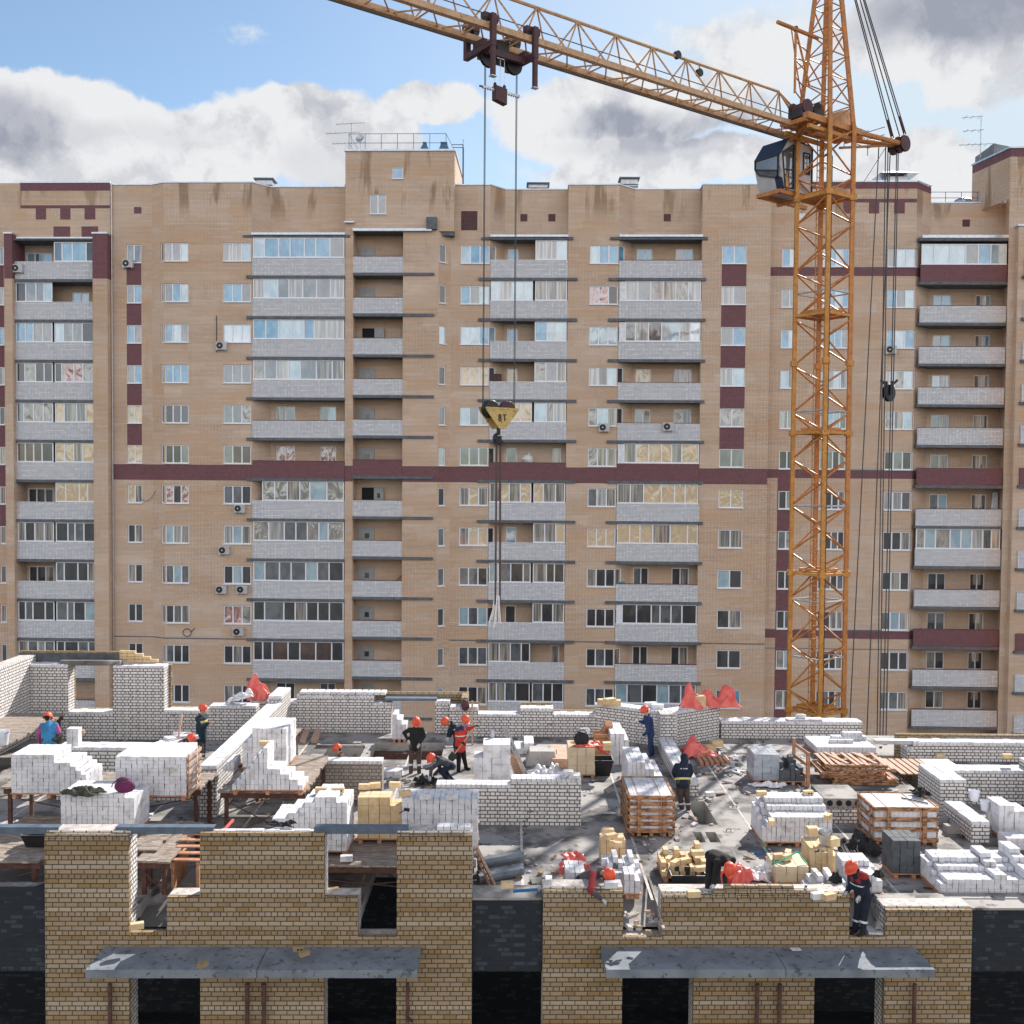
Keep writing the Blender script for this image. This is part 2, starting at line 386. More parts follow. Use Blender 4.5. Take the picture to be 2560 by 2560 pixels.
mat('wrapped_block', (0.40, 0.44, 0.49), (0.28, 0.32, 0.37), scale=3, rough=0.3, stretch=(1, 1, 3))
mat('raw_wood', (0.52, 0.27, 0.16), (0.36, 0.17, 0.09), scale=6, stretch=(1, 1, 4), bump=0.4)
mat('pale_wood', (0.58, 0.39, 0.29), (0.40, 0.26, 0.19), scale=5, stretch=(1, 4, 4), bump=0.4)
mat('bark_wood', (0.46, 0.24, 0.12), (0.15, 0.075, 0.05), scale=5, stretch=(1, 1, 3), bump=0.5, lo=0.42, hi=0.60)
mat('old_wood', (0.33, 0.27, 0.225), (0.19, 0.15, 0.12), scale=3, stretch=(1, 5, 3), bump=0.5, c3=(0.5, 0.46, 0.43), s3=5)
mat('rust', (0.13, 0.06, 0.045), (0.07, 0.035, 0.03), scale=6, bump=0.3)
mat('steel_beam', (0.12, 0.16, 0.21), (0.09, 0.12, 0.165), scale=5, rough=0.55, metal=0.2)
mat('galv', (0.55, 0.57, 0.60), (0.42, 0.44, 0.47), rough=0.4, metal=0.6)
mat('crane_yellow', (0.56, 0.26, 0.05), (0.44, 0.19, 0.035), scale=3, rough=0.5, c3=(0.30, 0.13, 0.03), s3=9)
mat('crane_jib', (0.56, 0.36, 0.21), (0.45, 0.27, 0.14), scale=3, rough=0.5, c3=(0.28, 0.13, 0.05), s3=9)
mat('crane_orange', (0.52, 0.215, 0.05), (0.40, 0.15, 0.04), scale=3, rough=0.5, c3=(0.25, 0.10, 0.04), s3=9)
mat('trolley_red', (0.085, 0.03, 0.035), (0.055, 0.02, 0.026), scale=5, rough=0.6)
mat('hook_yellow', (0.56, 0.42, 0.16), (0.50, 0.34, 0.11), scale=8, c3=(0.16, 0.07, 0.02), s3=10, rough=0.6)
mat('black_iron', (0.025, 0.025, 0.028), rough=0.45, metal=0.3)
mat('rope', (0.055, 0.06, 0.07), rough=0.6)
mat('sling_rope', (0.10, 0.065, 0.06), rough=0.8)
mat('cab_white', (0.50, 0.50, 0.53), (0.42, 0.42, 0.46), rough=0.4)
mat('cab_blue', (0.012, 0.025, 0.065), rough=0.6)
mat('black_cloth', (0.012, 0.012, 0.014), (0.022, 0.022, 0.025), bump=0.4, scale=9)
mat('red_film', (0.78, 0.16, 0.13), (0.62, 0.085, 0.075), scale=3, rough=0.35, bump=0.5)
mat('strap_green', (0.03, 0.42, 0.28), rough=0.5)
mat('bag_purple', (0.16, 0.02, 0.10), (0.10, 0.015, 0.06), bump=0.4)
mat('camo', (0.075, 0.07, 0.05), (0.025, 0.028, 0.022), scale=9, bump=0.5)
mat('white_sheet', (0.78, 0.78, 0.80), (0.6, 0.6, 0.62), scale=9, bump=0.5, rough=0.5)
mat('foil', (0.42, 0.46, 0.54), (0.30, 0.33, 0.40), scale=1.3, rough=0.3, metal=0.5, bump=0.6)
mat('rubble', (0.50, 0.45, 0.41), (0.25, 0.22, 0.20), scale=8, bump=0.6)
mat('blue_plastic', (0.015, 0.16, 0.40), rough=0.4)
mat('teal', (0.03, 0.30, 0.36), rough=0.5)
mat('vent_blue', (0.05, 0.14, 0.24), rough=0.5)
mat('helmet_orange', (0.78, 0.10, 0.042), (0.62, 0.075, 0.035), rough=0.5)
mat('skin', (0.55, 0.27, 0.18), rough=0.6)
glassy('pane_blue', (0.14, 0.39, 0.58), (0.075, 0.26, 0.47), mixf=0.13)  # this pane and the next: reflected sky painted into the base colour
glassy('pane_pale', (0.36, 0.50, 0.58), (0.24, 0.38, 0.48), mixf=0.22)
glassy('pane_white', (0.62, 0.68, 0.74), (0.50, 0.58, 0.66), mixf=0.25)
glassy('pane_grey', (0.055, 0.065, 0.08), (0.12, 0.135, 0.15), mixf=0.18)
glassy('pane_dark', (0.016, 0.017, 0.022), (0.035, 0.036, 0.04), mixf=0.09)
glassy('pane_brown', (0.10, 0.055, 0.035), (0.055, 0.035, 0.028), mixf=0.10)
glassy('pane_film', (0.34, 0.32, 0.29), (0.19, 0.18, 0.17), wavy=0.25, mixf=0.16, scale=1.3)
glassy('pane_curtain', (0.50, 0.49, 0.47), (0.22, 0.23, 0.25), mixf=0.14, fold=True)
glassy('pane_sheer', (0.40, 0.36, 0.30), (0.10, 0.10, 0.11), mixf=0.12, fold=True)
glassy('pane_cream', (0.62, 0.46, 0.27), (0.52, 0.40, 0.26), wavy=0.15, mixf=0.15)  # warm base colour stands in for a sunlit building's reflection
glassy('pane_purple', (0.045, 0.025, 0.06), (0.03, 0.02, 0.04), mixf=0.12)
glassy('pane_red', (0.48, 0.30, 0.28), (0.30, 0.08, 0.07), wavy=0.4, mixf=0.2, scale=2.2)
glassy('cab_glass', (0.02, 0.03, 0.045), (0.07, 0.09, 0.12), mixf=0.2)
# ---------------- ground ----------------
GZ = -14.0
m = MB(); m.box(-3000, 3000, -3000, 3000, GZ - 1, GZ, 'asphalt'); struct(m.build('ground', origin=(0, 0, GZ)), label='dark ground of the yard far below the building site', cat='ground')

# ---------------- apartment block across the yard ----------------
BF = Frame(0, 80, rad(-1.9))
def bx(u, yl=0.0, v=630): return BF.px(u, v, yl).x
def bz(v, u=1000, yl=0.0): return BF.px(u, v, yl).z
ZC0 = bz(630); RH = 3.117
def zc(k): return ZC0 - k * RH
ZBOT = GZ
ZROOF = bz(457)
STY = {'b': ['pane_blue', 'pane_blue', 'pane_pale', 'pane_grey'], 'w': ['pane_white', 'pane_pale', 'pane_curtain', 'pane_grey'], 'l': ['pane_pale', 'pane_blue', 'pane_blue', 'pane_curtain', 'pane_grey'], 'd': ['pane_dark', 'pane_dark', 'pane_grey', 'pane_sheer'],
       'g': ['pane_grey', 'pane_dark', 'pane_pale'], 'f': ['pane_film', 'pane_curtain', 'pane_grey', 'pane_pale', 'pane_sheer'], 'o': ['pane_cream', 'pane_cream', 'pane_sheer'],
       'p': ['pane_purple', 'pane_dark'], 'n': ['pane_brown', 'pane_brown', 'pane_dark'], 'r': ['pane_red', 'pane_film', 'pane_dark'], 'y': ['pane_brown', 'pane_grey', 'pane_film']}
def segmat(p0, p1):
    """local matrix: x runs from p0 to p1 on the plan, y into the wall"""
    d = V((p1[0] - p0[0], p1[1] - p0[1], 0)); a = math.atan2(d.y, d.x)
    return BF.M @ Matrix.Translation((p0[0], p0[1], 0)) @ Matrix.Rotation(a, 4, 'Z'), d.length
def wallseg(bld, name, p0, p1, z0, z1, holes=(), paints=(), m='buff_brick', depth=0.16, build=True, mb=None):
    """one upright wall face with real window openings and reveals; paints = courses in another brick"""
    M, L = segmat(p0, p1)
    g = MB(M)
    xs = sorted({0.0, L} | {c for h in list(holes) + list(paints) for c in h[:2] if 0 < c < L})
    zs = sorted({z0, z1} | {c for h in list(holes) + list(paints) for c in h[2:4] if z0 < c < z1})
    for i in range(len(xs) - 1):
        for j in range(len(zs) - 1):
            a, b, c, d = xs[i], xs[i+1], zs[j], zs[j+1]; cx, cz = (a + b) / 2, (c + d) / 2
            if any(h[0] < cx < h[1] and h[2] < cz < h[3] for h in holes): continue
            mm = m
            for p in paints:
                if p[0] < cx < p[1] and p[2] < cz < p[3]: mm = p[4]
            g.quad((a, 0, c), (b, 0, c), (b, 0, d), (a, 0, d), mm)
    for a, b, c, d in [h[:4] for h in holes]:
        g.quad((a, 0, c), (a, depth, c), (a, depth, d), (a, 0, d), m); g.quad((b, 0, c), (b, 0, d), (b, depth, d), (b, depth, c), m)
        g.quad((a, 0, d), (a, depth, d), (b, depth, d), (b, 0, d), m); g.quad((a, 0, c), (b, 0, c), (b, depth, c), (a, depth, c), m)
    return g.build(name, bld) if build else g
def window(bld, p0, p1, s0, s1, z0, z1, n, style, y=0.10, name='window', sill=True, widths=None, label=None, pick=None):
    M, L = segmat(p0, p1); g = MB(M); fr = 0.075; dm = 0.055
    g.box(s0, s1, y - .03, y + .05, z1 - fr, z1, 'upvc'); g.box(s0, s1, y - .03, y + .05, z0, z0 + fr, 'upvc')
    ws = widths or [1] * n; tot = sum(ws); xs = [s0]
    for w in ws: xs.append(xs[-1] + (s1 - s0) * w / tot)
    for i, x in enumerate(xs):
        w = fr if i in (0, n) else dm * 1.7
        a = x if i == 0 else (x - w if i == n else x - w / 2)
        g.box(a, a + w, y - .028, y + .048, z0 + fr, z1 - fr, 'upvc')
    if sill: g.box(s0 - .05, s1 + .05, y - .20, y + .02, z0 - .05, z0 - .004, 'upvc')
    f = g.build(name, bld, label=label)
    q = MB(M)
    for i in range(n):
        q.quad((xs[i] + .03, y + .015, z0 + .04), (xs[i+1] - .03, y + .015, z0 + .04), (xs[i+1] - .03, y + .015, z1 - .04), (xs[i] + .03, y + .015, z1 - .04),
               (pick[i] if pick else RN.choice(STY[style])))
    q.build('pane', f)
    return f
def column(bld, p0, p1, u0, u1, rows, n, z0, z1, paints=(), yl=0.0, half=0.71, extra_holes=(), up=0.0, widths=None):
    """a wall face with one window per storey; returns nothing"""
    M, L = segmat(p0, p1); k = L / (p1[0] - p0[0])
    s0, s1 = (bx(u0, yl) - p0[0]) * k, (bx(u1, yl) - p0[0]) * k
    holes = [(s0, s1, zc(r) - half + up, zc(r) + half + up) for r, st in enumerate(rows) if st != '-']
    pts = [((s0 if p[0] is None else p[0]), (s1 if p[1] is None else p[1]), *p[2:]) for p in paints]
    wallseg(bld, 'facade_wall', p0, p1, z0, z1, holes + list(extra_holes), pts)
    for r, st in enumerate(rows):
        if st != '-': window(bld, p0, p1, s0, s1, zc(r) - half + up, zc(r) + half + up, n, st, widths=widths)
def balcony(bld, x0, x1, yf, yb, r, glaze=(), pm='parapet_brick', ext=0.45, zlo=-1.80, zhi=-0.47, rail=False, ext2=0.12, curved=False):
    z = zc(r); g = MB(BF.M)
    g.box(x0, x1, yf, yf + .14, z + zlo, z + zhi, pm)
    b = g.build('balcony', bld)
    c = MB(BF.M); c.box(x0 - ext, x1 + ext2, yf - .10, yb, z + zlo - .22, z + zlo - .003, 'slab_edge'); c.build('slab', b)
    c = MB(BF.M); c.box(x0, x1, yf - .03, yf + .17, z + zhi + .003, z + zhi + .04, 'maroon_brick' if not glaze else 'upvc'); c.build('coping', b)
    for (a, e, st, n) in glaze:
        f = window(bld, (a, yf), (e, yf), 0, e - a, z + zhi + .045, z + zlo + RH - .225, n, st, y=0.06, name='balcony_glazing', sill=False,
                   widths=[RN.choice((1, 1, 1.35, .8)) for _ in range(n)])
        if a > x0 + .3: pass
    return b

# ---- middle block -------------------------------------------------
main = thing('apartment_building', 'long buff brick apartment block with the stair tower and attic windows behind the site', 'building', BF.M @ V((0, 0, ZBOT)))
BELT = (zc(5) - 2.02, zc(5) - 0.80)
def belt(L=99): return (-1, L, BELT[0], BELT[1], 'maroon_brick')
def ln(r=9): return (-1, 99, zc(r) - 1.95, zc(r) - 1.86, 'slab_edge')
yA, yD, yF, yG = .6, 1.3, .8, 2.1
xA0, xA1 = bx(277, yA), bx(380, yA)
panA = [(None, None, zc(r + 1) + .71, zc(r) - .76, 'maroon_brick') for r in range(5)]
column(main, (xA0, yA), (xA1, yA), 316, 353, 'bblboooddddd', 2, ZBOT, ZROOF, panA + [belt(), ln()], yA)
xB0, xB1 = bx(409), bx(630)
# slanted side of the bay with the narrow side lights of the corner windows
Ls = V((xB0 - xA1, -yA, 0)).length
wallseg(main, 'facade_wall', (xA1, yA), (xB0, 0), ZBOT, ZROOF + .0, [(Ls - .35, Ls - .03, zc(r) - .71, zc(r) + .71) for r in range(12)], [belt(), ln()])
for r in range(12): window(main, (xA1, yA), (xB0, 0), Ls - .35, Ls - .03, zc(r) - .71, zc(r) + .71, 1, 'd', name='side_light', sill=False)
b0, b1 = bx(410) - xB0 + .03, bx(470.5) - xB0
c0, c1 = bx(557.5) - xB0, bx(627) - xB0
rB, rC = 'llbbpgrfgdddd', 'wbwwfygfgrdd'
holes = [(a, b, zc(r) - .71, zc(r) + .71) for r in range(12) for a, b in ((b0, b1), (c0, c1))]
att = [(bx(u) - xB0 - .28, bx(u) - xB0 + .28, bz(512, u), bz(527, u)) for u in (574,)]
wallseg(main, 'facade_wall', (xB0, 0), (xB1, 0), ZBOT, ZROOF, holes + att, [belt(), ln()])
for r in range(12):
    window(main, (xB0, 0), (xB1, 0), b0, b1, zc(r) - .71, zc(r) + .71, 3, rB[r])
    window(main, (xB0, 0), (xB1, 0), c0, c1, zc(r) - .71, zc(r) + .71, 3, rC[r])
xD0, xD1 = bx(677, yD), bx(865, yD)
wallseg(main, 'facade_wall', (xB1, 0), (xD0, yD), ZBOT, ZROOF, [], [ln()])
def recess(xa, xb, y, wins, openrows, zt=None, extra=(), m='buff_brick'):
    """rear wall of a balcony recess; wins = [(u0,u1,n)], openrows = {row: (style, which)}"""
    hs = []; ws = []
    for r, (st, idx) in openrows.items():
        for i in idx:
            u0, u1, n = wins[i]; a, b = bx(u0, y) - xa, bx(u1, y) - xa
            hs.append((a, b, zc(r) - .95, zc(r) + .72)); ws.append((a, b, r, n, st))
    wallseg(main if m == 'buff_brick' and xa < bx(1930) and xa > bx(270) else CUR[0], 'facade_wall', (xa, y), (xb, y), ZBOT, zt or ZROOF, hs + list(extra), [])
    for a, b, r, n, st in ws: window(CUR[0], (xa, y), (xb, y), a, b, zc(r) - .95, zc(r) + .72, n, st, name='balcony_window', sill=False)
CUR = [main]
hatch = (bx(728, yD) - xD0, bx(773, yD) - xD0, bz(538), bz(577)); sq = (bx(822, yD) - xD0, bx(837, yD) - xD0, bz(513), bz(531))
recess(xD0, xD1, yD, [(690, 738, 2), (801, 841, 2)], {4: ('f', (0, 1)), 5: ('r', (0, 1)), 11: ('d', (0, 1))}, extra=[hatch, sq])
glD = {0: 'b', 1: 'w', 2: 'l', 3: 'f', 6: 'f', 7: 'f', 8: 'g', 9: 'd', 10: 'n'}
d0, d1 = bx(631), bx(862.6)
for r in range(13):
    gl = [(d0 + (.75 if r == 6 else .05), d1 - .05, glD[r], 6 if r == 6 else 7)] if r in glD else []
    balcony(main, d0, d1, -.04, yD, r, gl, 'maroon_brick' if r == 5 else 'parapet_brick', ext2=0)
# ---- stair tower ----
tx = [bx(u) for u in (863, 883, 1008, 1096)]
ZT = bz(378); ZTR = bz(578)      # top of the tower, underside of its solid top
wallseg(main, 'facade_wall', (tx[0], 0), (tx[1], 0), ZBOT, ZTR, [], [belt()])
tw1, tw2 = (bx(924) - tx[0], bx(965) - tx[0], bz(535), bz(485)), (bx(980) - tx[0], bx(1007) - tx[0], bz(447), bz(417))
xT1 = bx(1135)
wallseg(main, 'facade_wall', (tx[0], 0), (xT1, 0), ZTR, ZT, [tw1, tw2])
window(main, (tx[0], 0), (xT1, 0), *tw1, 2, 'b'); window(main, (tx[0], 0), (xT1, 0), *tw2, 1, 'b')
wallseg(main, 'facade_wall', (xT1, 0), (xT1, 7), ZTR, ZT, m='buff_brick'); wallseg(main, 'facade_wall', (tx[0], 7), (tx[0], 0), ZTR - 1, ZT)
g = MB(BF.M); g.box(tx[0], xT1, 0.02, 7, ZTR - .02, ZTR, 'slab_edge'); g.box(tx[0] - .08, xT1 + .08, -.1, 7.1, ZT + .003, ZT + .14, 'flashing'); g.build('roof_edge', main)
yL = 1.5
wallseg(main, 'facade_wall', (tx[1], 0), (tx[1], yL), ZBOT, ZTR); wallseg(main, 'facade_wall', (tx[2], yL), (tx[2], 0), ZBOT, ZTR)
wallseg(main, 'facade_wall', (tx[1], yL), (tx[2], yL), ZBOT, ZTR)
wallseg(main, 'facade_wall', (tx[2], 0), (tx[3], 0), ZBOT, ZTR, [], [belt()])
xE = bx(1128, yF)
LE = V((xE - tx[3], yF, 0)).length
wallseg(main, 'facade_wall', (tx[3], 0), (xE, yF), ZBOT, ZTR, [(.12, LE * .62, zc(r) - .74, zc(r) + .66) for r in range(12)], [belt()])
g = MB(BF.M); g.box(tx[3] + .3, xT1 - .02, .1, yF + .1, ZTR - .3, ZTR - .025, 'slab_edge'); g.box(tx[3] - .9, tx[3] - .1, -.35, -.02, ZTR + .1, ZTR + 1.0, 'slab_edge'); g.box(tx[1], tx[3] - .5, -.30, -.02, ZTR - .03, ZTR + .16, 'flashing'); g.box(tx[0] - .05, tx[1] + .1, -.3, -.01, ZTR + .6, ZTR + .7, 'flashing'); g.build('tower_ledge', main)
for r in range(12): window(main, (tx[3], 0), (xE, yF), .12, LE * .62, zc(r) - .74, zc(r) + .66, 1, 'g', name='stair_window')
for r in range(13):
    b = balcony(main, tx[1], tx[2] - .01, .02, yL, r, (), 'maroon_brick' if r == 5 else 'parapet_brick', ext=0, ext2=0, zlo=-1.58, zhi=-.34)
    g = MB(BF.M); g.box(tx[2] - .02, tx[3] - .3, -.10, -.02, zc(r) - 1.80, zc(r) - 1.585, 'slab_edge'); g.build('slab', b)
    if r > 11: continue
    dx0, dx1 = bx(897, yL), bx(938, yL); zb, zt_ = zc(r) - 1.55, zc(r) + .62
    g = MB(BF.M)
    if r in (2, 6):
        g.box(dx0 + .3, dx1, yL - .03, yL - .01, zb, zt_, 'void'); g.box(dx1, dx1 + .75, yL - .25, yL - .2, zb, zt_, 'grey_door')
        g.box(dx1 + .25, dx1 + .5, yL - .27, yL - .252, zc(r) - .2, zc(r) + .2, 'pane_dark')
    else:
        g.box(dx0, dx1, yL - .07, yL - .01, zb, zt_, 'grey_door'); g.box(dx0 + .55, dx0 + .9, yL - .09, yL - .072, zc(r) - .25, zc(r) + .15, 'pane_dark'); g.box(dx0 + .12, dx0 + .2, yL - .11, yL - .072, zc(r) - .62, zc(r) - .55, 'black_iron')
    g.build('stair_door', main)
# ---- F to J ----
def corner_col(u0, u1, yl, uw0, uw1, rows, usl, ysl, att=()):
    x0, x1 = bx(u0, yl), bx(u1, yl)
    column(main, (x0, yl), (x1, yl), uw0, uw1, rows, 3, ZBOT, ZROOF, [belt(), ln()], yl, extra_holes=att)
    x2 = bx(usl, ysl); L = V((x2 - x1, ysl - yl, 0)).length
    wallseg(main, 'facade_wall', (x1, yl), (x2, ysl), ZBOT, ZROOF, [(.03, .75, zc(r) - .71, zc(r) + .71) for r in range(12)])
    for r in range(12): window(main, (x1, yl), (x2, ysl), .03, .75, zc(r) - .71, zc(r) + .71, 1, 'd' if r > 2 else 'l', name='side_light', sill=False)
    return x1, x2
h2 = (bx(1152, yF) - bx(1128, yF), bx(1193, yF) - bx(1128, yF), bz(570), bz(521))
fx1, gx0 = corner_col(1128, 1225, yF, 1152, 1224, 'bblofwooggdd', 1262, yG, [h2])
gx1 = bx(1420, yG)
sqs = [(bx(u, yG) - gx0 - .28, bx(u, yG) - gx0 + .28, bz(537), bz(518)) for u in (1309, 1379)]
recess(gx0, gx1, yG, [(1269, 1296, 1), (1385, 1407, 1)], {0: ('b', (0,)), 2: ('b', (0,)), 3: ('o', (0,)), 5: ('f', (0, 1)), 7: ('g', (0,)), 9: ('d', (0,)), 10: ('d', (1,))}, extra=sqs)
ga, gm, gb = bx(1226, yF), bx(1337, yF), bx(1420, yF)
GL = {0: (0, 'w'), 1: ('f', 'f'), 2: (0, 'l'), 3: (0, 'f'), 4: ('o', 'f'), 5: (0, 0), 6: ('o', 'o'), 7: (0, 'o'), 8: ('g', 'd'), 9: (0, 'd'), 10: ('d', 0), 11: ('d', 'd')}
for r in range(12):
    l, q = GL[r]; gl = []
    if l: gl.append((ga + .05, gm - .12, l, 4))
    if q: gl.append((gm + .05, gb - .05, q, 3))
    balcony(main, ga, gb, yF - .04, yG, r, gl, 'maroon_brick' if r == 5 else 'parapet_brick', ext=.9, ext2=.75)
wallseg(main, 'facade_wall', (bx(1420, yF), yG), (bx(1420, yF), yF), ZBOT, ZROOF)
hx1, ix0 = corner_col(1420, 1547, yF, 1475, 1546, 'lrbffffodddd', 1585, yG)
ix1 = bx(1755, yG)
recess(ix0, ix1, yG, [(1592, 1631, 2), (1689, 1733, 2)], {0: ('b', (0, 1)), 3: ('o', (0, 1)), 4: ('f', (0, 1)), 8: ('d', (0, 1)), 10: ('d', (0, 1))}, extra=[(bx(1667, yG) - ix0 - .28, bx(1667, yG) - ix0 + .28, bz(537), bz(518))])
ia, ib = bx(1548, yF), bx(1755.6, yF)
IL = {1: 'f', 2: 'w', 5: 'o', 6: 'o', 7: 'o', 9: 'd', 11: 'g'}
for r in range(12):
    gl = [(ia + (.5 if r in (1, 2, 5, 9) else .05), ib - .05, IL[r], 6)] if r in IL else []
    b = balcony(main, ia, ib, yF - .04, yG, r, gl, 'maroon_brick' if r == 5 else 'parapet_brick', ext=.8, ext2=.3)
    if gl and gl[0][0] > ia + .3:
        g = MB(BF.M); g.box(ia + .05, gl[0][0], yF, yF + .06, zc(r) - .42, zc(r) + 1.05, 'white_panel'); g.build('side_panel', b)
wallseg(main, 'facade_wall', (bx(1755.6, yF), yG), (bx(1755.6, yF), yF), ZBOT, ZROOF)
jx0, jx1 = bx(1755.6, yF), bx(1927, yF)
panJ = [(None, None, zc(r + 1) + .71, zc(r) - .76, 'maroon_brick') for r in range(5)]
column(main, (jx0, yF), (jx1, yF), 1805, 1867, 'bwbffdoogddb', 2, ZBOT, ZROOF, panJ + [belt(), ln()], yF)
wallseg(main, 'facade_wall', (jx1, yF), (jx1, 3), ZBOT, ZROOF)
# roof plate, parapet flashing, top covers of the balcony stacks
foot = [(xA0, yA), (xA1, yA), (xB0, 0), (xB1, 0), (xD0, yD), (xD1, yD), (xD1, yF), (fx1, yF), (gx0, yG), (bx(1420, yF), yG), (bx(1420, yF), yF), (hx1, yF), (ix0, yG), (jx0, yG), (jx0, yF), (jx1, yF), (jx1, 14), (xA0, 14)]
g = MB(BF.M); g.prism(foot, ZROOF + .002, ZROOF + .03, 'roofing')
for a, b in zip(foot[:16], foot[1:16]):
    d = V((b[0] - a[0], b[1] - a[1], 0)); 
    if d.length < .05: continue
    n = V((d.y, -d.x, 0)).normalized() * .05; A, B = V((*a, 0)) + n, V((*b, 0)) + n
    g.extr([(A.x, A.y, ZROOF + .03), (B.x, B.y, ZROOF + .03), (B.x, B.y, ZROOF + .12), (A.x, A.y, ZROOF + .12)], (-n * 7), 'flashing')
g.build('roof_edge', main)
g = MB(BF.M); g.box(xA0, jx1, 13.6, 14, ZBOT, ZROOF, 'buff_brick'); g.box(xA0, xA0 + .3, yA + .3, 13.6, ZBOT, ZROOF, 'buff_brick'); g.build('rear_wall', main)
for x0, x1, yf, yb in ((d0 - .05, d1, -.1, yD), (bx(1226, yF), bx(1420, yF), yF - .2, yG), (bx(1548, yF), jx0, yF - .2, yG)):
    g = MB(BF.M); z = zc(-1) - 1.80 - .2; g.box(x0 - .7, x1 + .4, yf + .05, yb, z - .02, z + .17, 'slab_edge'); g.box(x0, x1 + .02, yf - .06, yb, z + .173, z + .34, 'flashing'); g.build('balcony_roof', main)
def shutter(bld, h, p0, p1):
    M, L = segmat(p0, p1); g = MB(M); a, b, c, d = h
    if b < a: a, b = b, a
    if d < c: c, d = d, c
    g.box(a, b, .05, .09, c, d, 'maroon_brick')
    g.box(a + .06, b - .06, .035, .049, c + .06, d - .06, 'trolley_red')
    for i in range(1, 5): g.box(a + .06, b - .06, .025, .034, c + (d - c) * i / 5 - .01, c + (d - c) * i / 5 + .01, 'maroon_brick')
    g.build('attic_hatch', bld)
def norm(h): return (min(h[:2]), max(h[:2]), min(h[2:4]), max(h[2:4]))
for h in att: shutter(main, norm(h), (xB0, 0), (xB1, 0))
shutter(main, norm(hatch), (xD0, yD), (xD1, yD)); shutter(main, norm(sq), (xD0, yD), (xD1, yD)); shutter(main, norm(h2), (bx(1128, yF), yF), (fx1, yF))
for h in sqs: shutter(main, norm(h), (gx0, yG), (gx1, yG))
shutter(main, norm((bx(1667, yG) - ix0 - .28, bx(1667, yG) - ix0 + .28, bz(537), bz(518))), (ix0, yG), (ix1, yG))
g = MB(BF.M); x = bx(345, yA); g.box(x - .28, x + .28, yA - .03, yA - .004, bz(528), bz(512), 'maroon_brick'); g.build('attic_hatch', main)
# ladder and railing on the tower
g = MB(BF.M)
y1, y2 = .4, 6.4
for z in (ZT + .75, ZT + 1.45):
    g.bar((tx[0] + .2, y1, z), (xT1 - .7, y1, z), .022, 'steel_beam', 6); g.bar((xT1 - .7, y1, z), (xT1 - .3, y2, z), .022, 'steel_beam', 6); g.bar((tx[0] + .2, y1, z), (tx[0] + .2, y2, z), .022, 'steel_beam', 6)
for i in range(7):
    x = tx[0] + .2 + (xT1 - .9 - tx[0]) * i / 6; g.bar((x, y1, ZT + .1), (x, y1, ZT + 1.45), .022, 'steel_beam', 6)
g.build('roof_railing', main)
g = MB(BF.M)
xl = xT1 + .55
for y in (1.0, 1.7):
    g.bar((xl, y, ZROOF + .1), (xl, y, ZT + .8), .03, 'steel_beam', 6); g.bar((xl, y, ZT + .8), (xT1 - .3, y, ZT + .8), .03, 'steel_beam', 6)
for i in range(12): g.bar((xl, 1.0, ZROOF + .3 + i * .3), (xl, 1.7, ZROOF + .3 + i * .3), .02, 'steel_beam', 6)
g.build('roof_ladder', main)

# ---- left block ---------------------------------------------------
left = thing('apartment_building', 'buff apartment block with maroon attic pattern and paired balconies, beyond the tall white wall', 'building', BF.M @ V((bx(150), 0, ZBOT)))
CUR = [left]
dzl = -.25; yl0 = .5; yO = 1.9
ZL = bz(453, 150)
lx0, lx1 = bx(-160, yl0), bx(276, yl0)
T = []
def band(u0, u1, v0, v1): T.append((bx(u0, yl0) - lx0, bx(u1, yl0) - lx0, bz(v1, 150, yl0), bz(v0, 150, yl0), 'maroon_brick'))
band(52, 276, 455, 477); band(52, 276, 513, 521); band(90, 116, 521, 549); band(151, 177, 521, 549); band(212, 239, 521, 549); band(134, 176, 566, 600); band(204, 246, 566, 600)
ZLB = bz(600, 150)
wallseg(left, 'facade_wall', (lx0, yl0), (lx1, yl0), ZLB, ZL, [], T)
ox0, ox1 = bx(30, -.1), bx(231, -.1)
wallseg(left, 'facade_wall', (lx0, yl0), (ox0, yl0), ZBOT, ZLB, [(bx(-6, yl0) - lx0, bx(9, yl0) - lx0, zc(r) - .9, zc(r) + .5) for r in range(12)], [(bx(-6, yl0) - lx0, bx(9, yl0) - lx0, zc(r + 1) + .5, zc(r) - .9, 'maroon_brick') for r in range(7)])
for r in range(12): window(left, (lx0, yl0), (ox0, yl0), bx(-6, yl0) - lx0, bx(9, yl0) - lx0, zc(r) - .9, zc(r) + .5, 1, 'l' if r < 3 else 'd')
hs = []
OW = [(65, 129, 3), (179, 222, 2)]; OO = {0: ('b', 0), 1: ('b', 1), 6: ('d', 0), 8: ('d', 0)}
for r, (st, i) in OO.items():
    a, b = bx(OW[i][0], yO) - ox0, bx(OW[i][1], yO) - ox0; hs.append((a, b, zc(r) - 1.1, zc(r) + .35))
wallseg(left, 'facade_wall', (ox0, yO), (ox1, yO), ZBOT, ZLB, hs)
for (r, (st, i)), h in zip(OO.items(), hs): window(left, (ox0, yO), (ox1, yO), *h, OW[i][2], st, name='balcony_window', sill=False)
for ua, ub in ((10, 30), (231, 268)):
    a, b = bx(ua, -.1), bx(ub, -.1); zm = bz(697, 150)
    g = MB(BF.M); g.box(a, b, -.1, yO, ZBOT, zm, 'buff_brick'); g.box(a, b, -.1, yO, zm, bz(585, 150), 'maroon_brick'); g.box(a - .05, b + .05, -.15, yl0 - .01, bz(585, 150) + .003, bz(581, 150), 'flashing'); g.build('balcony_pier', left)
om = bx(133, .3)
LG = {0: (0, 'g'), 1: ('g', 0), 2: ('b', 'g'), 3: ('r', 'r'), 4: ('y', 'o'), 5: ('n', 'o'), 6: (0, 'o'), 7: ('d', 'd'), 8: (0, 'd'), 9: ('d', 'g'), 10: ('d', 'd'), 11: (0, 0)}
_z = zc
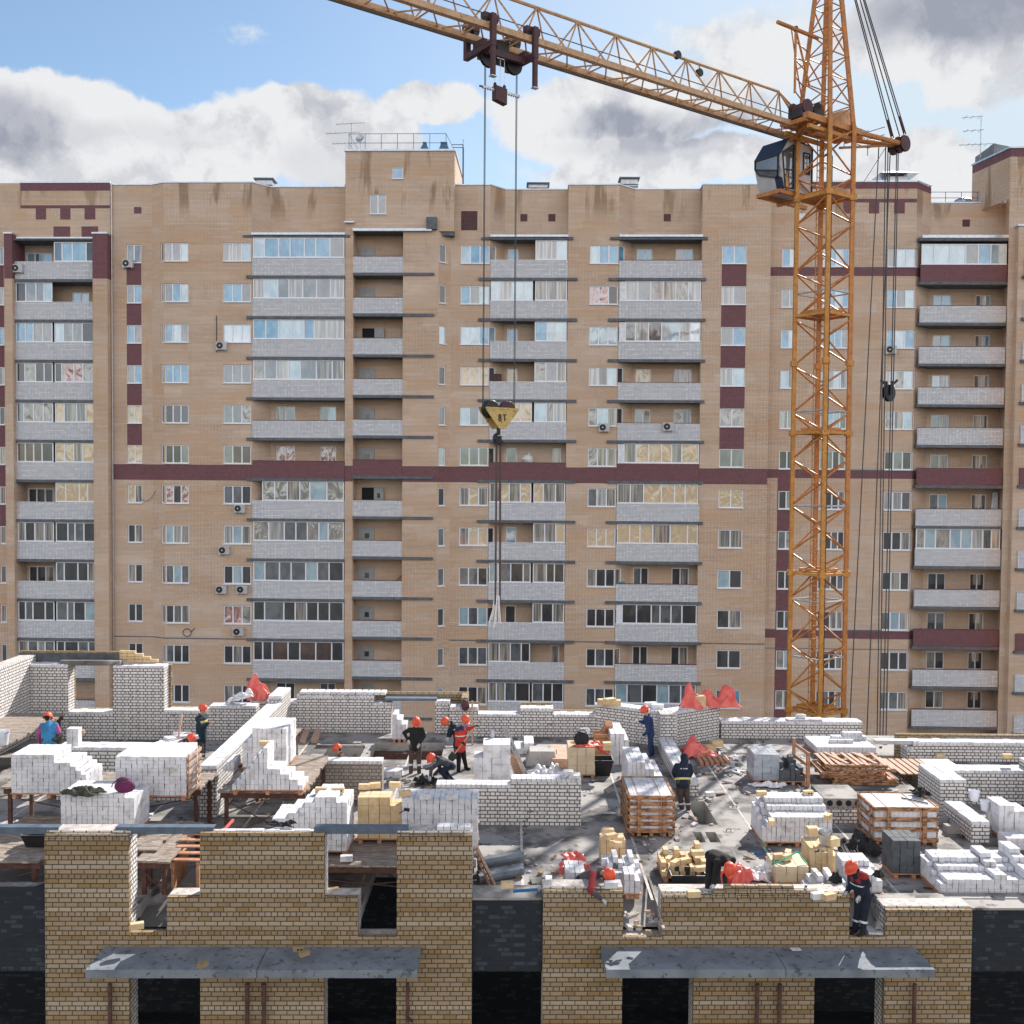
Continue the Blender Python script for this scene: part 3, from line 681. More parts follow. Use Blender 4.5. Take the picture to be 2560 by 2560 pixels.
def zc(k): return _z(k) + dzl
for r in range(12):
    l, q = LG[r]; gl = []
    if l: gl.append((ox0 + .04, om - .12, l, 4))
    if q: gl.append((om + .04, ox1 - .04, q, 4))
    balcony(left, ox0 + .01, ox1 - .01, .3, yO, r, gl, ext=0, ext2=0)
zc = _z
g = MB(BF.M); z = bz(600, 150); g.box(ox0, ox1, .1, yO, z + .0, z + .12, 'slab_edge'); g.box(ox0 + .3, ox1, -.0, yl0 - .01, z + .125, z + .24, 'flashing'); g.build('balcony_roof', left)
g = MB(BF.M); xs_ = bx(51, yl0); g.box(xs_, lx1, yl0 - .05, 14, ZL + .003, ZL + .12, 'flashing'); g.box(lx0, xs_, yl0 + .2, 14, ZL - .5, ZL + .0, 'roofing'); g.box(lx0, lx1, 13.7, 14, ZBOT, ZL - .6, 'buff_brick'); g.build('roof_edge', left)
wallseg(left, 'facade_wall', (lx1, yl0), (lx1, 1.6), ZBOT, ZL)
g = MB(BF.M); g.bar((lx1 + .12, yl0 - .04, ZBOT), (lx1 + .12, yl0 - .04, ZL), .05, 'galv', 8); g.build('downpipe', left)

# ---- right block --------------------------------------------------
right = thing('apartment_building', 'buff brick apartment block with maroon stripes and parapeted open balconies, behind the crane mast', 'building', BF.M @ V((bx(2250), 0, ZBOT)))
CUR = [right]
yK = 1.5; yN = 3.0
kx0, kx1 = jx1 + .01, bx(2290, yK)
ZR = bz(455, 2200, 1.5)
kw = [(1956, 1996, 2, 'bbbffddfddff'), (2058, 2124, 4, 'bbbffddgdddd'), (2221, 2290, 3, 'bbbffdfddfnd')]
holes = []; P = []
for u0, u1, n, st in kw:
    a, b = bx(u0, yK) - kx0, bx(u1, yK) - kx0
    holes += [(a, b, zc(r) - .8, zc(r) + .62) for r in range(12)]
L = kx1 - kx0
for r in (0, 5, 9): P.append((-1, L + 1, zc(r) - 1.5, zc(r) - .9, 'maroon_brick')); P.append((-1, L + 1, zc(r) - .9, zc(r) - .8, 'slab_edge'))
ka, kb = bx(1953, yK) - kx0, bx(1992, yK) - kx0
P.append((ka, kb, ZBOT, zc(5) - .9, 'maroon_brick')); P.append((-1, L + 1, zc(9) - 2.35, zc(9) - 2.28, 'slab_edge'))
def bandr(u0, u1, v0, v1): P.append((bx(u0, yK) - kx0, bx(u1, yK) - kx0, bz(v1, 2200, yK), bz(v0, 2200, yK), 'maroon_brick'))
bandr(2020, 2330, 455, 472); bandr(1990, 2297, 497, 506); bandr(2106, 2133, 506, 534); bandr(2170, 2196, 506, 534); bandr(2233, 2260, 506, 534)
wallseg(right, 'facade_wall', (kx0, yK), (kx1, yK), ZBOT, ZR, holes, P)
for u0, u1, n, st in kw:
    a, b = bx(u0, yK) - kx0, bx(u1, yK) - kx0
    for r in range(12): window(right, (kx0, yK), (kx1, yK), a, b, zc(r) - .8, zc(r) + .62, n, st[r])
nx0 = bx(2325, yN); Ls = V((nx0 - kx1, yN - yK, 0)).length
P2 = [(-1, 9, *p[2:]) for p in P[:6]] + [(-1, 9, bz(472, 2200, yK), ZR, 'maroon_brick')]
wallseg(right, 'facade_wall', (kx1, yK), (nx0, yN), ZBOT, ZR, [(.03, .3, zc(r) - .8, zc(r) + .62) for r in range(12)], P2)
for r in range(12): window(right, (kx1, yK), (nx0, yN), .03, .3, zc(r) - .8, zc(r) + .62, 1, 'd', name='side_light', sill=False)
nx1 = bx(2510, yN); ZN = bz(482, 2400)
hs = []; NO = {1: 'b', 2: 'b', 3: 'f', 4: 'f', 5: 'f', 6: 'g', 8: 'd', 9: 'd', 10: 'd', 11: 'd'}
for r, st in NO.items():
    for u0, u1, n in ((2336, 2382, 2), (2442, 2480, 2)):
        a, b = bx(u0, yN) - nx0, bx(u1, yN) - nx0; hs.append((a, b, zc(r) - .95, zc(r) + .45, st))
vh = (bx(2414, yN) - .3 - nx0, bx(2414, yN) + .3 - nx0, bz(543, 2400), bz(524, 2400))
wallseg(right, 'facade_wall', (nx0, yN), (nx1, yN), ZBOT, ZN, [h[:4] for h in hs] + [vh])
shutter(right, vh, (nx0, yN), (nx1, yN))
for h in hs: window(right, (nx0, yN), (nx1, yN), *h[:4], 2, h[4], name='balcony_window', sill=False)
na, nb = bx(2303, 1.3), bx(2519, 1.3)
for r in range(12):
    gl = [(na + .05, nb - .05, 'b' if r == 0 else 'f', 6 if r == 0 else 8)] if r in (0, 7) else []
    balcony(right, na, nb, 1.3, yN, r, gl, 'maroon_brick' if r in (0, 5, 9) else 'parapet_brick', ext=.1, ext2=.35, zlo=-1.98, zhi=-.68)
g = MB(BF.M); z = zc(0) + 1.12; g.box(na - .2, nb + .4, 1.1, yN, z, z + .2, 'slab_edge'); g.box(na, nb + .2, 1.05, yN, z + .203, z + .42, 'flashing'); g.build('balcony_roof', right)
# tall rear part and the projecting end with the raised roof
px0 = bx(2510, .4); ZTALL = bz(372, 2540, -1)
t1 = BF.px(2431, 415, 4.2); t2 = BF.px(2530, 369, -.4)
wallseg(right, 'facade_wall', (nx1, yN), (bx(2527, 1.0), 1.0), ZBOT, ZN, [])
wallseg(right, 'facade_wall', (bx(2527, 1.0), 1.0), (bx(2546, 1.0), 1.0), ZBOT, ZTALL - 1.2)
pe0, pe1 = (t1.x, 4.2), (t2.x, -.2)
Lp = V((pe1[0] - pe0[0], pe1[1] - pe0[1], 0)).length
wallseg(right, 'facade_wall', pe0, pe1, ZN - .5, t1.z, [], [(-1, 20, t1.z - .62, t1.z + 1, 'maroon_brick')])
wallseg(right, 'facade_wall', pe1, (pe1[0] + 9, -.2), ZBOT, t1.z, [], [(-1, 20, t1.z - .62, t1.z + 1, 'maroon_brick')])
g = MB(BF.M); g.prism([(pe0[0] - .1, pe0[1]), (pe1[0] - .1, pe1[1] - .1), (pe1[0] + 9, -.3), (pe1[0] + 9, pe0[1])], t1.z + .003, t1.z + .13, 'flashing')
g.prism([(pe0[0] + .6, pe0[1] + 1), (pe1[0] - .4, pe1[1] + 2.0), (pe1[0] + 1, 2.5), (pe0[0] + 1.2, 4.1)], t1.z + .135, t1.z + 1.0, 'roofing'); g.build('roof_edge', right)
g = MB(BF.M); g.prism([(kx0, yK - .05), (kx1, yK - .05), (nx0 + .05, yN), (nx0, 14), (kx0, 14)], ZR + .003, ZR + .12, 'flashing'); g.box(nx0, pe0[0] + 1, yN - .05, 14, ZN + .003, ZN + .1, 'flashing'); g.build('roof_edge', right)
g = MB(BF.M)
for z in (.5, .95): g.bar((nx0, yN + .3, ZN + z), (nx1 - .8, yN + .3, ZN + z), .025, 'steel_beam', 6)
for i in range(5):
    x = nx0 + (nx1 - .8 - nx0) * i / 4; g.bar((x, yN + .3, ZN), (x, yN + .3, ZN + .95), .025, 'steel_beam', 6)
g.build('roof_railing', right)
g = MB(BF.M); xe = bx(2544, -.6); g.box(xe, xe + 9, -.7, -.21, ZBOT, bz(566, 2545, -.6), 'buff_brick'); g.box(xe - .1, xe + 9.1, -.8, -.215, bz(566, 2545, -.6) + .003, bz(562, 2545, -.6), 'flashing'); g.build('balcony_pier', right)
for r in range(12): 
    g = MB(BF.M); g.box(xe + .45, xe + 9, -.84, -.703, zc(r) - 1.9, zc(r) - .6, 'parapet_brick' if r not in (5, 9) else 'maroon_brick'); b = g.build('balcony', right)
    g = MB(BF.M); g.box(xe + .3, xe + 9, -.95, -.703, zc(r) - 2.1, zc(r) - 1.903, 'slab_edge'); g.build('slab', b)
g = MB(BF.M); x = bx(1993, yK); g.box(x - .0, x + .55, yK - .03, yK - .004, bz(539, 1980), bz(521, 1980), 'white_panel'); g.build('attic_hatch', right)

# ---- roof furniture and air conditioners (things of their own) ----
def bpt(u, v, yl): return BF.M @ BF.px(u, v, yl)
def aerial(u, vtop, vbot, yl, label, bars):
    p = bpt(u, vbot, yl); h = bpt(u, vtop, yl).z - p.z
    t = thing('rooftop_aerial', label, 'aerial', p, 'television aerials on the roofs')
    g = MB(); g.bar(p, p + V((0, 0, h)), .035, 'galv', 6); g.build('mast', t)
    for k, a, b, n in bars:
        g = MB(); z = p.z + h * k; g.bar((p.x + a, p.y, z), (p.x + b, p.y - .1, z + .12), .022, 'galv', 5)
        for i in range(n):
            x = p.x + a + (b - a) * (i + .5) / n; g.bar((x, p.y - .35, z + .05), (x, p.y + .35, z + .05), .014, 'galv', 4)
        g.build('antenna', t)
aerial(878, 308, 375, 2, 'thin aerial with three rows of rods on the stair tower roof', [(.95, -1.2, 1.1, 9), (.6, -2.0, .8, 12), (.22, -1.5, 1.1, 9)])
aerial(2451, 290, 392, 3, 'tall bare aerial mast with cross rods on the end block roof', [(.95, -1.5, .1, 3), (.62, -1.4, .2, 3), (.28, -1.7, 1.1, 6)])
p = bpt(901, 372, 1.2)
t = thing('satellite_dish', 'small round satellite dish behind the tower railing', 'satellite dish', p)
g = MB(); g.lathe(p + V((0, 0, .75)), [(.02, 0), (.2, .03), (.36, .12)], 'galv', 14, axis=(-.3, -1, .4), cap=False); g.build('dish', t)
g = MB(); g.bar(p, p + V((0, 0, .75)), .03, 'galv', 6); g.build('bracket', t)
for u, w, lab in ((1062, .66, 'pointed blue vent cowl on the stair tower roof'), (1110, .74, 'blunt blue vent cowl at the corner of the tower roof')):
    p = bpt(u, 378, 2.5); g = MB(); r = .22 if w > .7 else .1
    for a in (0,):
        g.add([p + V((x, y, z)) for x, y, z in ((-w/2, -.3, .1), (w/2, -.3, .1), (w/2, .3, .1), (-w/2, .3, .1), (-r, -.2, .58), (r, -.2, .58), (r, .2, .58), (-r, .2, .58))], MB.BF, 'vent_blue')
        g.box(p.x - r - .05, p.x + r + .05, p.y - .35, p.y + .35, p.z + .585, p.z + .62, 'vent_blue')
    tag(g.build('vent_cowl'), lab, 'roof vent', 'vent cowls on the tower')
for u, w, lab, h in ((664, .8, 'dark box vent on the roof next to the tower', .55), (529, .7, 'low flat vent on the bay roof', .15), (1572, .8, 'dark box vent on the roof between the hoist ropes and crane', .55), (1345, .9, 'low flat vent behind the hoist ropes', .15)):
    p = bpt(u, 456, 3.0); p.z = ZROOF + .03; g = MB()
    g.box(p.x - w + .15, p.x + w - .15, p.y - .5, p.y + .5, p.z, p.z + h + .4, 'galv'); g.box(p.x - w, p.x + w, p.y - .7, p.y + .7, p.z + h + .4, p.z + h + .5, 'steel_beam')
    for i in range(3): g.box(p.x - w + .1, p.x + w - .1, p.y - .54, p.y - .5, p.z + .1 + i * h / 3, p.z + .18 + i * h / 3, 'steel_beam')
    tag(g.build('roof_vent'), lab, 'roof vent', 'box vents on the roofs')
p = bpt(2236, 455, 3.5); p.z = ZR + .1; g = MB(); g.box(p.x - .8, p.x + .8, p.y - .7, p.y + .7, p.z, p.z + .7, 'galv')
g.add([p + V(q) for q in ((-1.5, -1.2, .85), (1.5, -1.2, .85), (1.5, 1.2, .85), (-1.5, 1.2, .85), (-.3, -.2, 1.25), (.3, -.2, 1.25), (.3, .2, 1.25), (-.3, .2, 1.25))], MB.BF, 'steel_beam')
for a in (-.7, .7):
    for b in (-.6, .6): g.bar(p + V((a, b, .7)), p + V((a, b, .86)), .03, 'galv')
tag(g.build('roof_vent'), 'wide umbrella shaped vent hood behind the crane ropes', 'roof vent')
p = bpt(2478, 470, 5.0); p.z = ZN + .1; g = MB()
for i in range(14):
    a = i / 13; g.ball(p + V((-2.4 + 4.0 * a, RN.uniform(-.2, .2), .35 + .9 * max(0, a - .35))), .62, .7, .45 + .95 * max(0, a - .3), 'foil', 10, 7, .12)
tag(g.build('foil_duct', smooth=True), 'crumpled silver foil covered duct on the low roof of the end block', 'duct')
# air conditioner: one built, the rest copied
def make_ac():
    t = thing('air_conditioner', '', 'air conditioner', (0, 0, 0), 'outdoor air conditioner units on the far facades')
    g = MB(); g.box(-.42, .42, -.32, 0, 0, .62, 'cab_white'); g.box(-.36, -.3, -.32, .1, -.06, -.003, 'galv'); g.box(.3, .36, -.32, .1, -.06, -.003, 'galv'); g.build('casing', t)
    g = MB(); g.lathe((-.12, -.321, .31), [(.001, 0), (.25, 0.0), (.25, .015)], 'black_iron', 18, axis=(0, -1, 0)); g.lathe((-.12, -.337, .31), [(.001, 0), (.06, .006)], 'galv', 10, axis=(0, -1, 0)); g.build('fan_grille', t)
    return t
ac0 = make_ac()
for i, (u, v, yl, lab) in enumerate([(322, 661, yA, 'air conditioner under the topmost window of the narrow window column'), (47, 673, .3, 'air conditioner on the white parapet of the edge balcony'),
        (556, 866, 0, 'air conditioner below the bay window with a short black cable above'), (601, 1272, 0, 'air conditioner just below the maroon band under the bay window'),
        (562, 1376, 0, 'lone air conditioner one storey above a side by side pair'), (555, 1474, 0, 'outer of two air conditioners side by side under one window'), (607, 1474, 0, 'inner of two air conditioners side by side, next to the balcony'),
        (598, 1579, 0, 'shadowed air conditioner just above the thin dark ledge line'), (1510, 1070, yF, 'air conditioner on the plain wall with rust streaked pipes below'), (1670, 1068, yF - .04, 'air conditioner hung on a white balcony parapet'), (2225, 876, yK, 'air conditioner behind the crane ropes')]):
    p = BF.px(u, v + 9, yl); w = BF.M @ p
    o = ac0 if i == 0 else copy_tree(ac0, w, lab); o.location = w; o['label'] = lab; o.rotation_euler = (0, 0, rad(-1.9))
# clutter on the balconies
def bobj(name, u, v, yl, fn, label, cat):
    p = bpt(u, v, yl); g = MB(); fn(g, p); return tag(g.build(name), label, cat)
bobj('timber_board', 965, 1470, .9, lambda g, p: g.bar(p + V((-.6, 0, -.6)), p + V((1.25, .3, 1.2)), .07, 'pale_wood'), 'pale board leaning across a stairwell loggia', 'board')
bobj('cabinet', 1241, 950, 1.2, lambda g, p: (g.box(p.x - .4, p.x + .4, p.y, p.y + .5, p.z - .5, p.z + .45, 'trolley_red'), g.box(p.x - .42, p.x + .42, p.y - .02, p.y + .52, p.z + .453, p.z + .48, 'trolley_red'), g.box(p.x - .02, p.x + .02, p.y - .03, p.y - .002, p.z - .4, p.z + .4, 'black_iron')), 'small maroon cabinet standing on an open balcony behind the hook ropes', 'cabinet')
bobj('storage_box', 1552, 1464, 1.2, lambda g, p: (g.box(p.x - .3, p.x + .3, p.y, p.y + .4, p.z - .45, p.z + .2, 'teal'), g.box(p.x - .33, p.x + .33, p.y - .03, p.y + .43, p.z + .203, p.z + .27, 'teal')), 'teal plastic box on the corner of a balcony', 'box')
bobj('rubbish_bag', 1319, 1148, 1.5, lambda g, p: (g.ball(p, .45, .3, .33, 'white_sheet', 12, 8, .18), g.ball(p + V((.1, 0, .3)), .1, .1, .18, 'white_sheet', 8, 5, .2)), 'grey plastic bag on the open maroon balcony', 'bag')
bobj('floor_plank', 2488, 1257, 2.2, lambda g, p: [g.bar(p + V((-.3 + i * .2, 0, -.9)), p + V((.05 + i * .12, .4, .8)), .06, 'white_panel') for i in range(3)], 'white panels leaning on the upper balcony of the end block', 'panel')
bobj('coiled_cable', 468, 1581, -.06, lambda g, p: g.tube([p + V((.32 * cos(a), -.05, .3 * sin(a))) for a in [i * .4 for i in range(17)]] + [p + V((.6, -.05, .35))], .03, 'rope'), 'black cable coil hanging on the bay wall', 'cable')
bobj('hanging_cable', 375, 1250, .5, lambda g, p: g.tube([p + V((-.75 + 1.2 * t, -.1, .5 * (2 * t - 1) ** 2 - .3 + .5 * t)) for t in [i / 10 for i in range(11)]], .02, 'rope'), 'loose grey cable drooping beside the narrow windows', 'cable')
bobj('hanging_cable', 541, 835, -.05, lambda g, p: g.tube([p + V((.02 * sin(t), -.03, 1.4 - t)) for t in [i * .28 for i in range(11)]], .03, 'black_iron'), 'short black cable on the wall over an air conditioner', 'cable')
# ---------------- tower crane ----------------
YC = 46.4
mc = F(2055, 900, YC); MX, MY = mc.x, mc.y
J0 = F(2015, 321, 46.0); ZJ = J0.z; J1 = G(1079, 20, ZJ)
D = (J1 - J0); D.z = 0; D.normalize(); N = V((-D.y, D.x, 0));
if N.y > 0: N = -N                       # N points to the near right
crane = thing('tower_crane', 'tall orange and yellow lattice tower crane with its jib reaching over the site', 'crane', (MX, MY, GZ))
HD = 1.19
e_near = (D + N).normalized() * HD; e_left = (D - N).normalized() * HD
cor = {'near': e_near, 'left': e_left, 'far': -e_near, 'right': -e_left}
def mp(c, z): return V((MX + cor[c].x, MY + cor[c].y, z))
zpx = lambda v, u=2055, Y=YC: F(u, v, Y).z
ZTOPM = zpx(330)
for c in cor:
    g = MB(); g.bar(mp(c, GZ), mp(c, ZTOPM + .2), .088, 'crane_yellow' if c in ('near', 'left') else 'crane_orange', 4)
    for v in (909, 1083, 1433, 1775, 497): g.bar(mp(c, zpx(v) - .12), mp(c, zpx(v) + .12), .15, 'crane_yellow', 4)
    g.build('mast_leg', crane)
pitch = 116 * YC / FPX
zn = zpx(678); lo = int((zn - GZ) / pitch)
def lacing(ca, cb):
    g = MB()
    z = zn - lo * pitch
    while z < ZTOPM - pitch * .4:
        g.bar(mp(ca, z), mp(cb, z + pitch / 2), .042, 'crane_orange', 6); g.bar(mp(cb, z + pitch / 2 + .12), mp(ca, z + pitch - .1), .042, 'crane_orange', 6)
        z += pitch
    g.build('mast_bracing', crane)
for ca in ('left', 'right'):
    for cb in ('near', 'far'): lacing(ca, cb)
g = MB()
for v in (735, 1030, 1265, 1500, 1640):
    z = zpx(v)
    for a, b in (('left', 'near'), ('near', 'right'), ('right', 'far'), ('far', 'left')): g.bar(mp(a, z), mp(b, z), .035, 'galv', 6)
g.build('mast_ties', crane)
for v in (497, 790, 1083, 1433, 1775):
    z = zpx(v); g = MB(); ring = ['left', 'near', 'right', 'far']
    for a, b in zip(ring, ring[1:] + ring[:1]): g.bar(mp(a, z), mp(b, z), .06, 'crane_yellow', 4)
    c = V((MX, MY, z))
    pts = [c + cor[k] * .86 for k in ring]; g.extr([p + V((0, 0, .06)) for p in pts], (0, 0, .05), 'crane_orange')
    q = [c + cor[k] * .7 for k in ring]
    for a, b in zip(q, q[1:] + q[:1]): g.bar(a + V((0, 0, .18)), b + V((0, 0, .18)), .05, 'crane_yellow', 4)
    g.build('rest_platform', crane)
g = MB()
lc = V((MX, MY, 0)) + cor['far'] * .45 + cor['left'] * .12; a = (cor['left'] - cor['far']).normalized() * .22
for s in (-1, 1): g.bar(lc + a * s + V((0, 0, GZ)), lc + a * s + V((0, 0, ZTOPM)), .022, 'crane_orange', 5)
z = GZ + .3
while z < ZTOPM: g.bar(lc - a + V((0, 0, z)), lc + a + V((0, 0, z)), .015, 'crane_orange', 4); z += .3
b = (cor['near']).normalized() * .55
z = GZ + 1
while z < ZTOPM - 1:
    g.tube([lc - a + V((0, 0, z)), lc - a * 1.5 + b * .6 + V((0, 0, z)), lc + b + V((0, 0, z)), lc + a * 1.5 + b * .6 + V((0, 0, z)), lc + a + V((0, 0, z))], .012, 'crane_orange', 4); z += 1.0
g.build('mast_ladder', crane)
g = MB(); k = cor['near'] * .96 + cor['right'] * .1; g.tube([V((MX + k.x, MY + k.y, z)) for z in (GZ, 0, zpx(430), zpx(410))] + [mp('near', zpx(408)) + V((-.2, 0, 0))], .035, 'black_iron', 6); g.build('power_cable', crane)
# slewing ring frame and jib foot
g = MB(); z = ZTOPM
for k in (-1, 1):
    g.bar(V((MX, MY, z + .12)) + N * .62 * k - D * 1.6, V((MX, MY, z + .12)) + N * .62 * k + D * 2.2, .13, 'crane_orange', 4)
    g.bar(V((MX, MY, z - .28)) + N * .62 * k - D * 1.0, V((MX, MY, z - .28)) + N * .62 * k + D * 2.0, .08, 'crane_yellow', 4)
for s in (-1.4, -.4, .6, 1.6, 2.1): g.bar(V((MX, MY, z)) + D * s - N * .62, V((MX, MY, z)) + D * s + N * .62, .09, 'crane_orange', 4)
g.build('slewing_frame', crane)
for s, m_, r, w in ((1.75, 'trolley_red', .34, .8), (.95, 'black_iron', .36, .7)):
    g = MB(); c = V((MX, MY, ZTOPM + .62)) + D * s; g.lathe(c - N * w / 2, [(r, 0), (r, .06), (r * .7, .07), (r * .7, w - .07), (r, w - .06), (r, w)], m_, 16, axis=tuple(N))
    g.obox(c + D * .05 - V((0, 0, .3)), .7, .7, .3, 'black_iron', math.atan2(D.y, D.x)); g.build('winch', crane)
g = MB(); c = V((MX, MY, ZTOPM + .5)) - D * .9 + N * .1; g.add([c + D * x + N * y + V((0, 0, zz)) for x, y, zz in ((-.45, -.35, -.3), (.45, -.35, -.3), (.45, .35, -.3), (-.45, .35, -.3), (-.15, -.3, .6), (.35, -.3, .45), (.35, .3, .45), (-.15, .3, .6))], MB.BF, 'crane_jib'); g.build('motor_housing', crane)
# head
zp = zpx(-230); peak = V((MX, MY, zp))
def hp(c, f): return mp(c, ZTOPM).lerp(peak + cor[c] * .12, f)
for c in cor:
    g = MB(); g.bar(hp(c, 0), hp(c, 1), .085, 'crane_orange', 4); g.build('head_leg', crane)
g = MB(); ring = ['left', 'near', 'right', 'far']; nl = 9
for k in range(nl):
    for i in range(4):
        a, b = ring[i], ring[(i + 1) % 4]
        if k % 2: a, b = b, a
        g.bar(hp(a, k / nl), hp(b, (k + .96) / nl), .034, 'crane_orange', 5)
        if k: g.bar(hp(a, k / nl), hp(b, k / nl), .03, 'crane_orange', 5)
g.build('head_bracing', crane)
g = MB(); p = F(2030, 90, 46.0); g.bar(p - D * .4, p + D * 2.3, .085, 'crane_orange', 8, up=None)
q = p + D * 1.1; g.bar(q, q - V((0, 0, zpx(95, 1991) - zpx(250, 1991))), .055, 'crane_orange', 6); g.bar(p + D * 1.4, q + V((0, 0, -1.2)), .03, 'crane_orange', 5)
g.bar(q, V((q.x, q.y, q.z - 2.2)) - D * 1.0, .05, 'crane_orange', 6); g.bar(q + V((0, 0, -1.2)), q + V((0, 0, -1.2)) - D * .8, .03, 'crane_orange', 5); g.bar(q + V((0, 0, -1.75)) , q + V((0, 0, -1.3)) - D * .7, .03, 'crane_orange', 5)
for dz in (-.5, -1.3, -2.0, -2.6):
    a = q + V((0, 0, dz)); g.bar(a, hp('left', (a.z - ZTOPM) / (zp - ZTOPM)), .03, 'crane_orange', 5)
g.bar(q + V((0, 0, -1.3)), hp('left', (q.z - 2.6 - ZTOPM) / (zp - ZTOPM)), .03, 'crane_orange', 5)
g.lathe(q + V((0, 0, .02)) - N * .06, [(.12, 0), (.12, .12)], 'black_iron', 12, axis=tuple(N)); g.build('hoist_boom', crane)
# jib: two lower chords, one upper chord, lacing
JW, JH, JP = 1.15, 1.5, 1.9
jA = V((J0.x, J0.y, ZJ)) - N * JW / 2     # axis between the lower chords at the foot
def jp(s, t, z): return jA + D * s + N * t + V((0, 0, z))
JE = 32
for t in (JW / 2, -JW / 2):
    g = MB(); g.bar(jp(-1.4, t, 0), jp(JE, t, 0), .105, 'crane_jib', 4); g.build('lower_chord', crane)
s0 = 1.15; nn = int((JE - s0) / JP)
g = MB(); g.bar(jp(s0, 0, JH), jp(s0 + nn * JP, 0, JH), .062, 'crane_jib', 6); g.bar(jp(s0, 0, JH), jp(-1.0, .25, .2), .05, 'crane_jib', 6); g.bar(jp(s0, 0, JH), jp(-1.0, -.25, .2), .05, 'crane_jib', 6); g.build('upper_chord', crane)
for t in (JW / 2, -JW / 2):
    g = MB()
    for k in range(nn + 1):
        s = s0 + k * JP
        g.bar(jp(s, 0, JH), jp(s - JP / 2, t, .05), .033, 'crane_jib', 6); g.bar(jp(s, 0, JH), jp(s + JP / 2, t, .05), .033, 'crane_jib', 6)
    g.build('side_lacing', crane)
g = MB()
for k in range(nn + 1):
    s = s0 + k * JP
    g.bar(jp(s - JP / 2, JW / 2, 0), jp(s, -JW / 2, 0), .03, 'crane_jib', 6); g.bar(jp(s, -JW / 2, 0), jp(s + JP / 2, JW / 2, 0), .03, 'crane_jib', 6); g.bar(jp(s - JP / 2, JW / 2, 0), jp(s - JP / 2, -JW / 2, 0), .03, 'crane_jib', 6)
g.build('floor_lacing', crane)
g = MB()
for z, t in ((-.16, -JW / 2 - .05), (-.2, -JW / 2 + .05), (.7, 0)): g.bar(jp(0, t, z), jp(JE, t, z), .014, 'rope', 4)
g.build('trolley_rope', crane)
for s, up in ((s0 + 3 * JP + .5, 1), (s0 + 8 * JP + .5, 1), (s0 + 2.6 * JP, 0)):
    g = MB(); c = jp(s, 0, JH + (.06 if up else -.35)); g.lathe(c - N * .08, [(.16, 0), (.16, .05), (.12, .06), (.12, .1), (.16, .11), (.16, .16)], 'black_iron', 12, axis=tuple(N))
    if not up: g.bar(c, c + V((0, 0, .35)), .03, 'crane_jib')
    g.build('rope_pulley', crane)
# operator cab under the jib foot
ang = math.atan2(-D.y, -D.x)               # local x runs back along -D (to the right), local y is -N rotated: front faces D
cC = F(1962, 472, 46.25)
CM = Matrix.Translation(cC) @ Matrix.Rotation(ang, 4, 'Z') @ Matrix.Scale(.95, 4)
# local: x 0..1.95 away from the front, y 0 near side .. 1.5 far side, z up
H = 2.25
g = MB(CM)
g.add([(0, 0, 0), (1.95, 0, 0), (1.95, 1.5, 0), (0, 1.5, 0), (-.35, 0, 1.1), (1.95, 0, H), (1.95, 1.5, H), (-.35, 1.5, 1.1), (-.35, 0, 1.55), (-.35, 1.5, 1.55), (.25, 0, H + .1), (.25, 1.5, H + .1)],
      [(0, 3, 2, 1), (0, 4, 7, 3), (4, 8, 9, 7), (1, 2, 6, 5), (0, 1, 5, 10, 8, 4), (3, 7, 9, 11, 6, 2)], 'cab_white')
cab = g.build('cab', crane)
g = MB(CM); g.add([(-.4, -.04, 1.52), (-.4, 1.54, 1.52), (.24, 1.54, H + .14), (.24, -.04, H + .14), (2.0, -.04, H + .04), (2.0, 1.54, H + .04)], [(0, 1, 2, 3), (3, 2, 5, 4)], 'cab_blue'); g.build('cab_roof', cab)
g = MB(CM); g.quad((-.372, .18, .85), (-.372, 1.4, 1.15), (-.372, 1.4, 1.5), (-.372, .18, 1.5), 'cab_glass'); g.quad((-.2, .35, .58), (-.28, 1.25, .84), (-.37, 1.4, 1.15), (-.372, .18, .85), 'cab_glass')
g.quad((.02, -.012, .15), (.55, -.012, .15), (.55, -.012, 2.05), (-.2, -.012, 1.65), 'cab_glass'); g.box(1.35, 1.7, -.02, -.008, 1.0, 1.85, 'cab_glass'); g.build('cab_window', cab)
g = MB(CM)
for a, b in (((0, -.02, .05), (-.22, -.02, 1.65)), ((-.22, -.02, 1.65), (.55, -.02, 2.12)), ((.58, -.02, 2.12), (.58, -.02, .1)), ((.58, -.02, .1), (0, -.02, .05)), ((1.3, -.02, .95), (1.3, -.02, 1.9)), ((1.75, -.02, .95), (1.75, -.02, 1.9)), ((1.3, -.02, 1.9), (1.75, -.02, 1.9)), ((1.3, -.02, .95), (1.75, -.02, .95)), ((0, -.02, .9), (.58, -.02, .95)), ((1.92, -.03, .0), (1.92, -.03, 2.25)), ((.95, -.02, .02), (.95, -.02, 2.2))): g.bar(a, b, .028, 'black_iron')
for a, b in (((-.385, .1, .8), (-.385, 1.46, 1.12)), ((-.385, .1, 1.52), (-.385, 1.46, 1.52)), ((-.385, .1, .8), (-.385, .1, 1.52)), ((-.385, 1.46, 1.12), (-.385, 1.46, 1.52)), ((-.16, .3, .5), (-.385, .1, .85)), ((-.2, .35, .55), (-.3, 1.3, .85)), ((-.3, 1.3, .85), (-.385, 1.46, 1.12))): g.bar(a, b, .03, 'black_iron')
g.build('cab_trim', cab)
g = MB(CM); g.quad((-.012, .02, .02), (-.012, .45, .02), (-.25, .45, .75), (-.16, .02, .5), 'cab_blue'); g.extr([(0, -.005, 0), (.28, -.005, 0), (.1, -.005, .85)], (0, -.03, 0), 'crane_yellow'); g.build('cab_stripe', cab)
g = MB(CM)
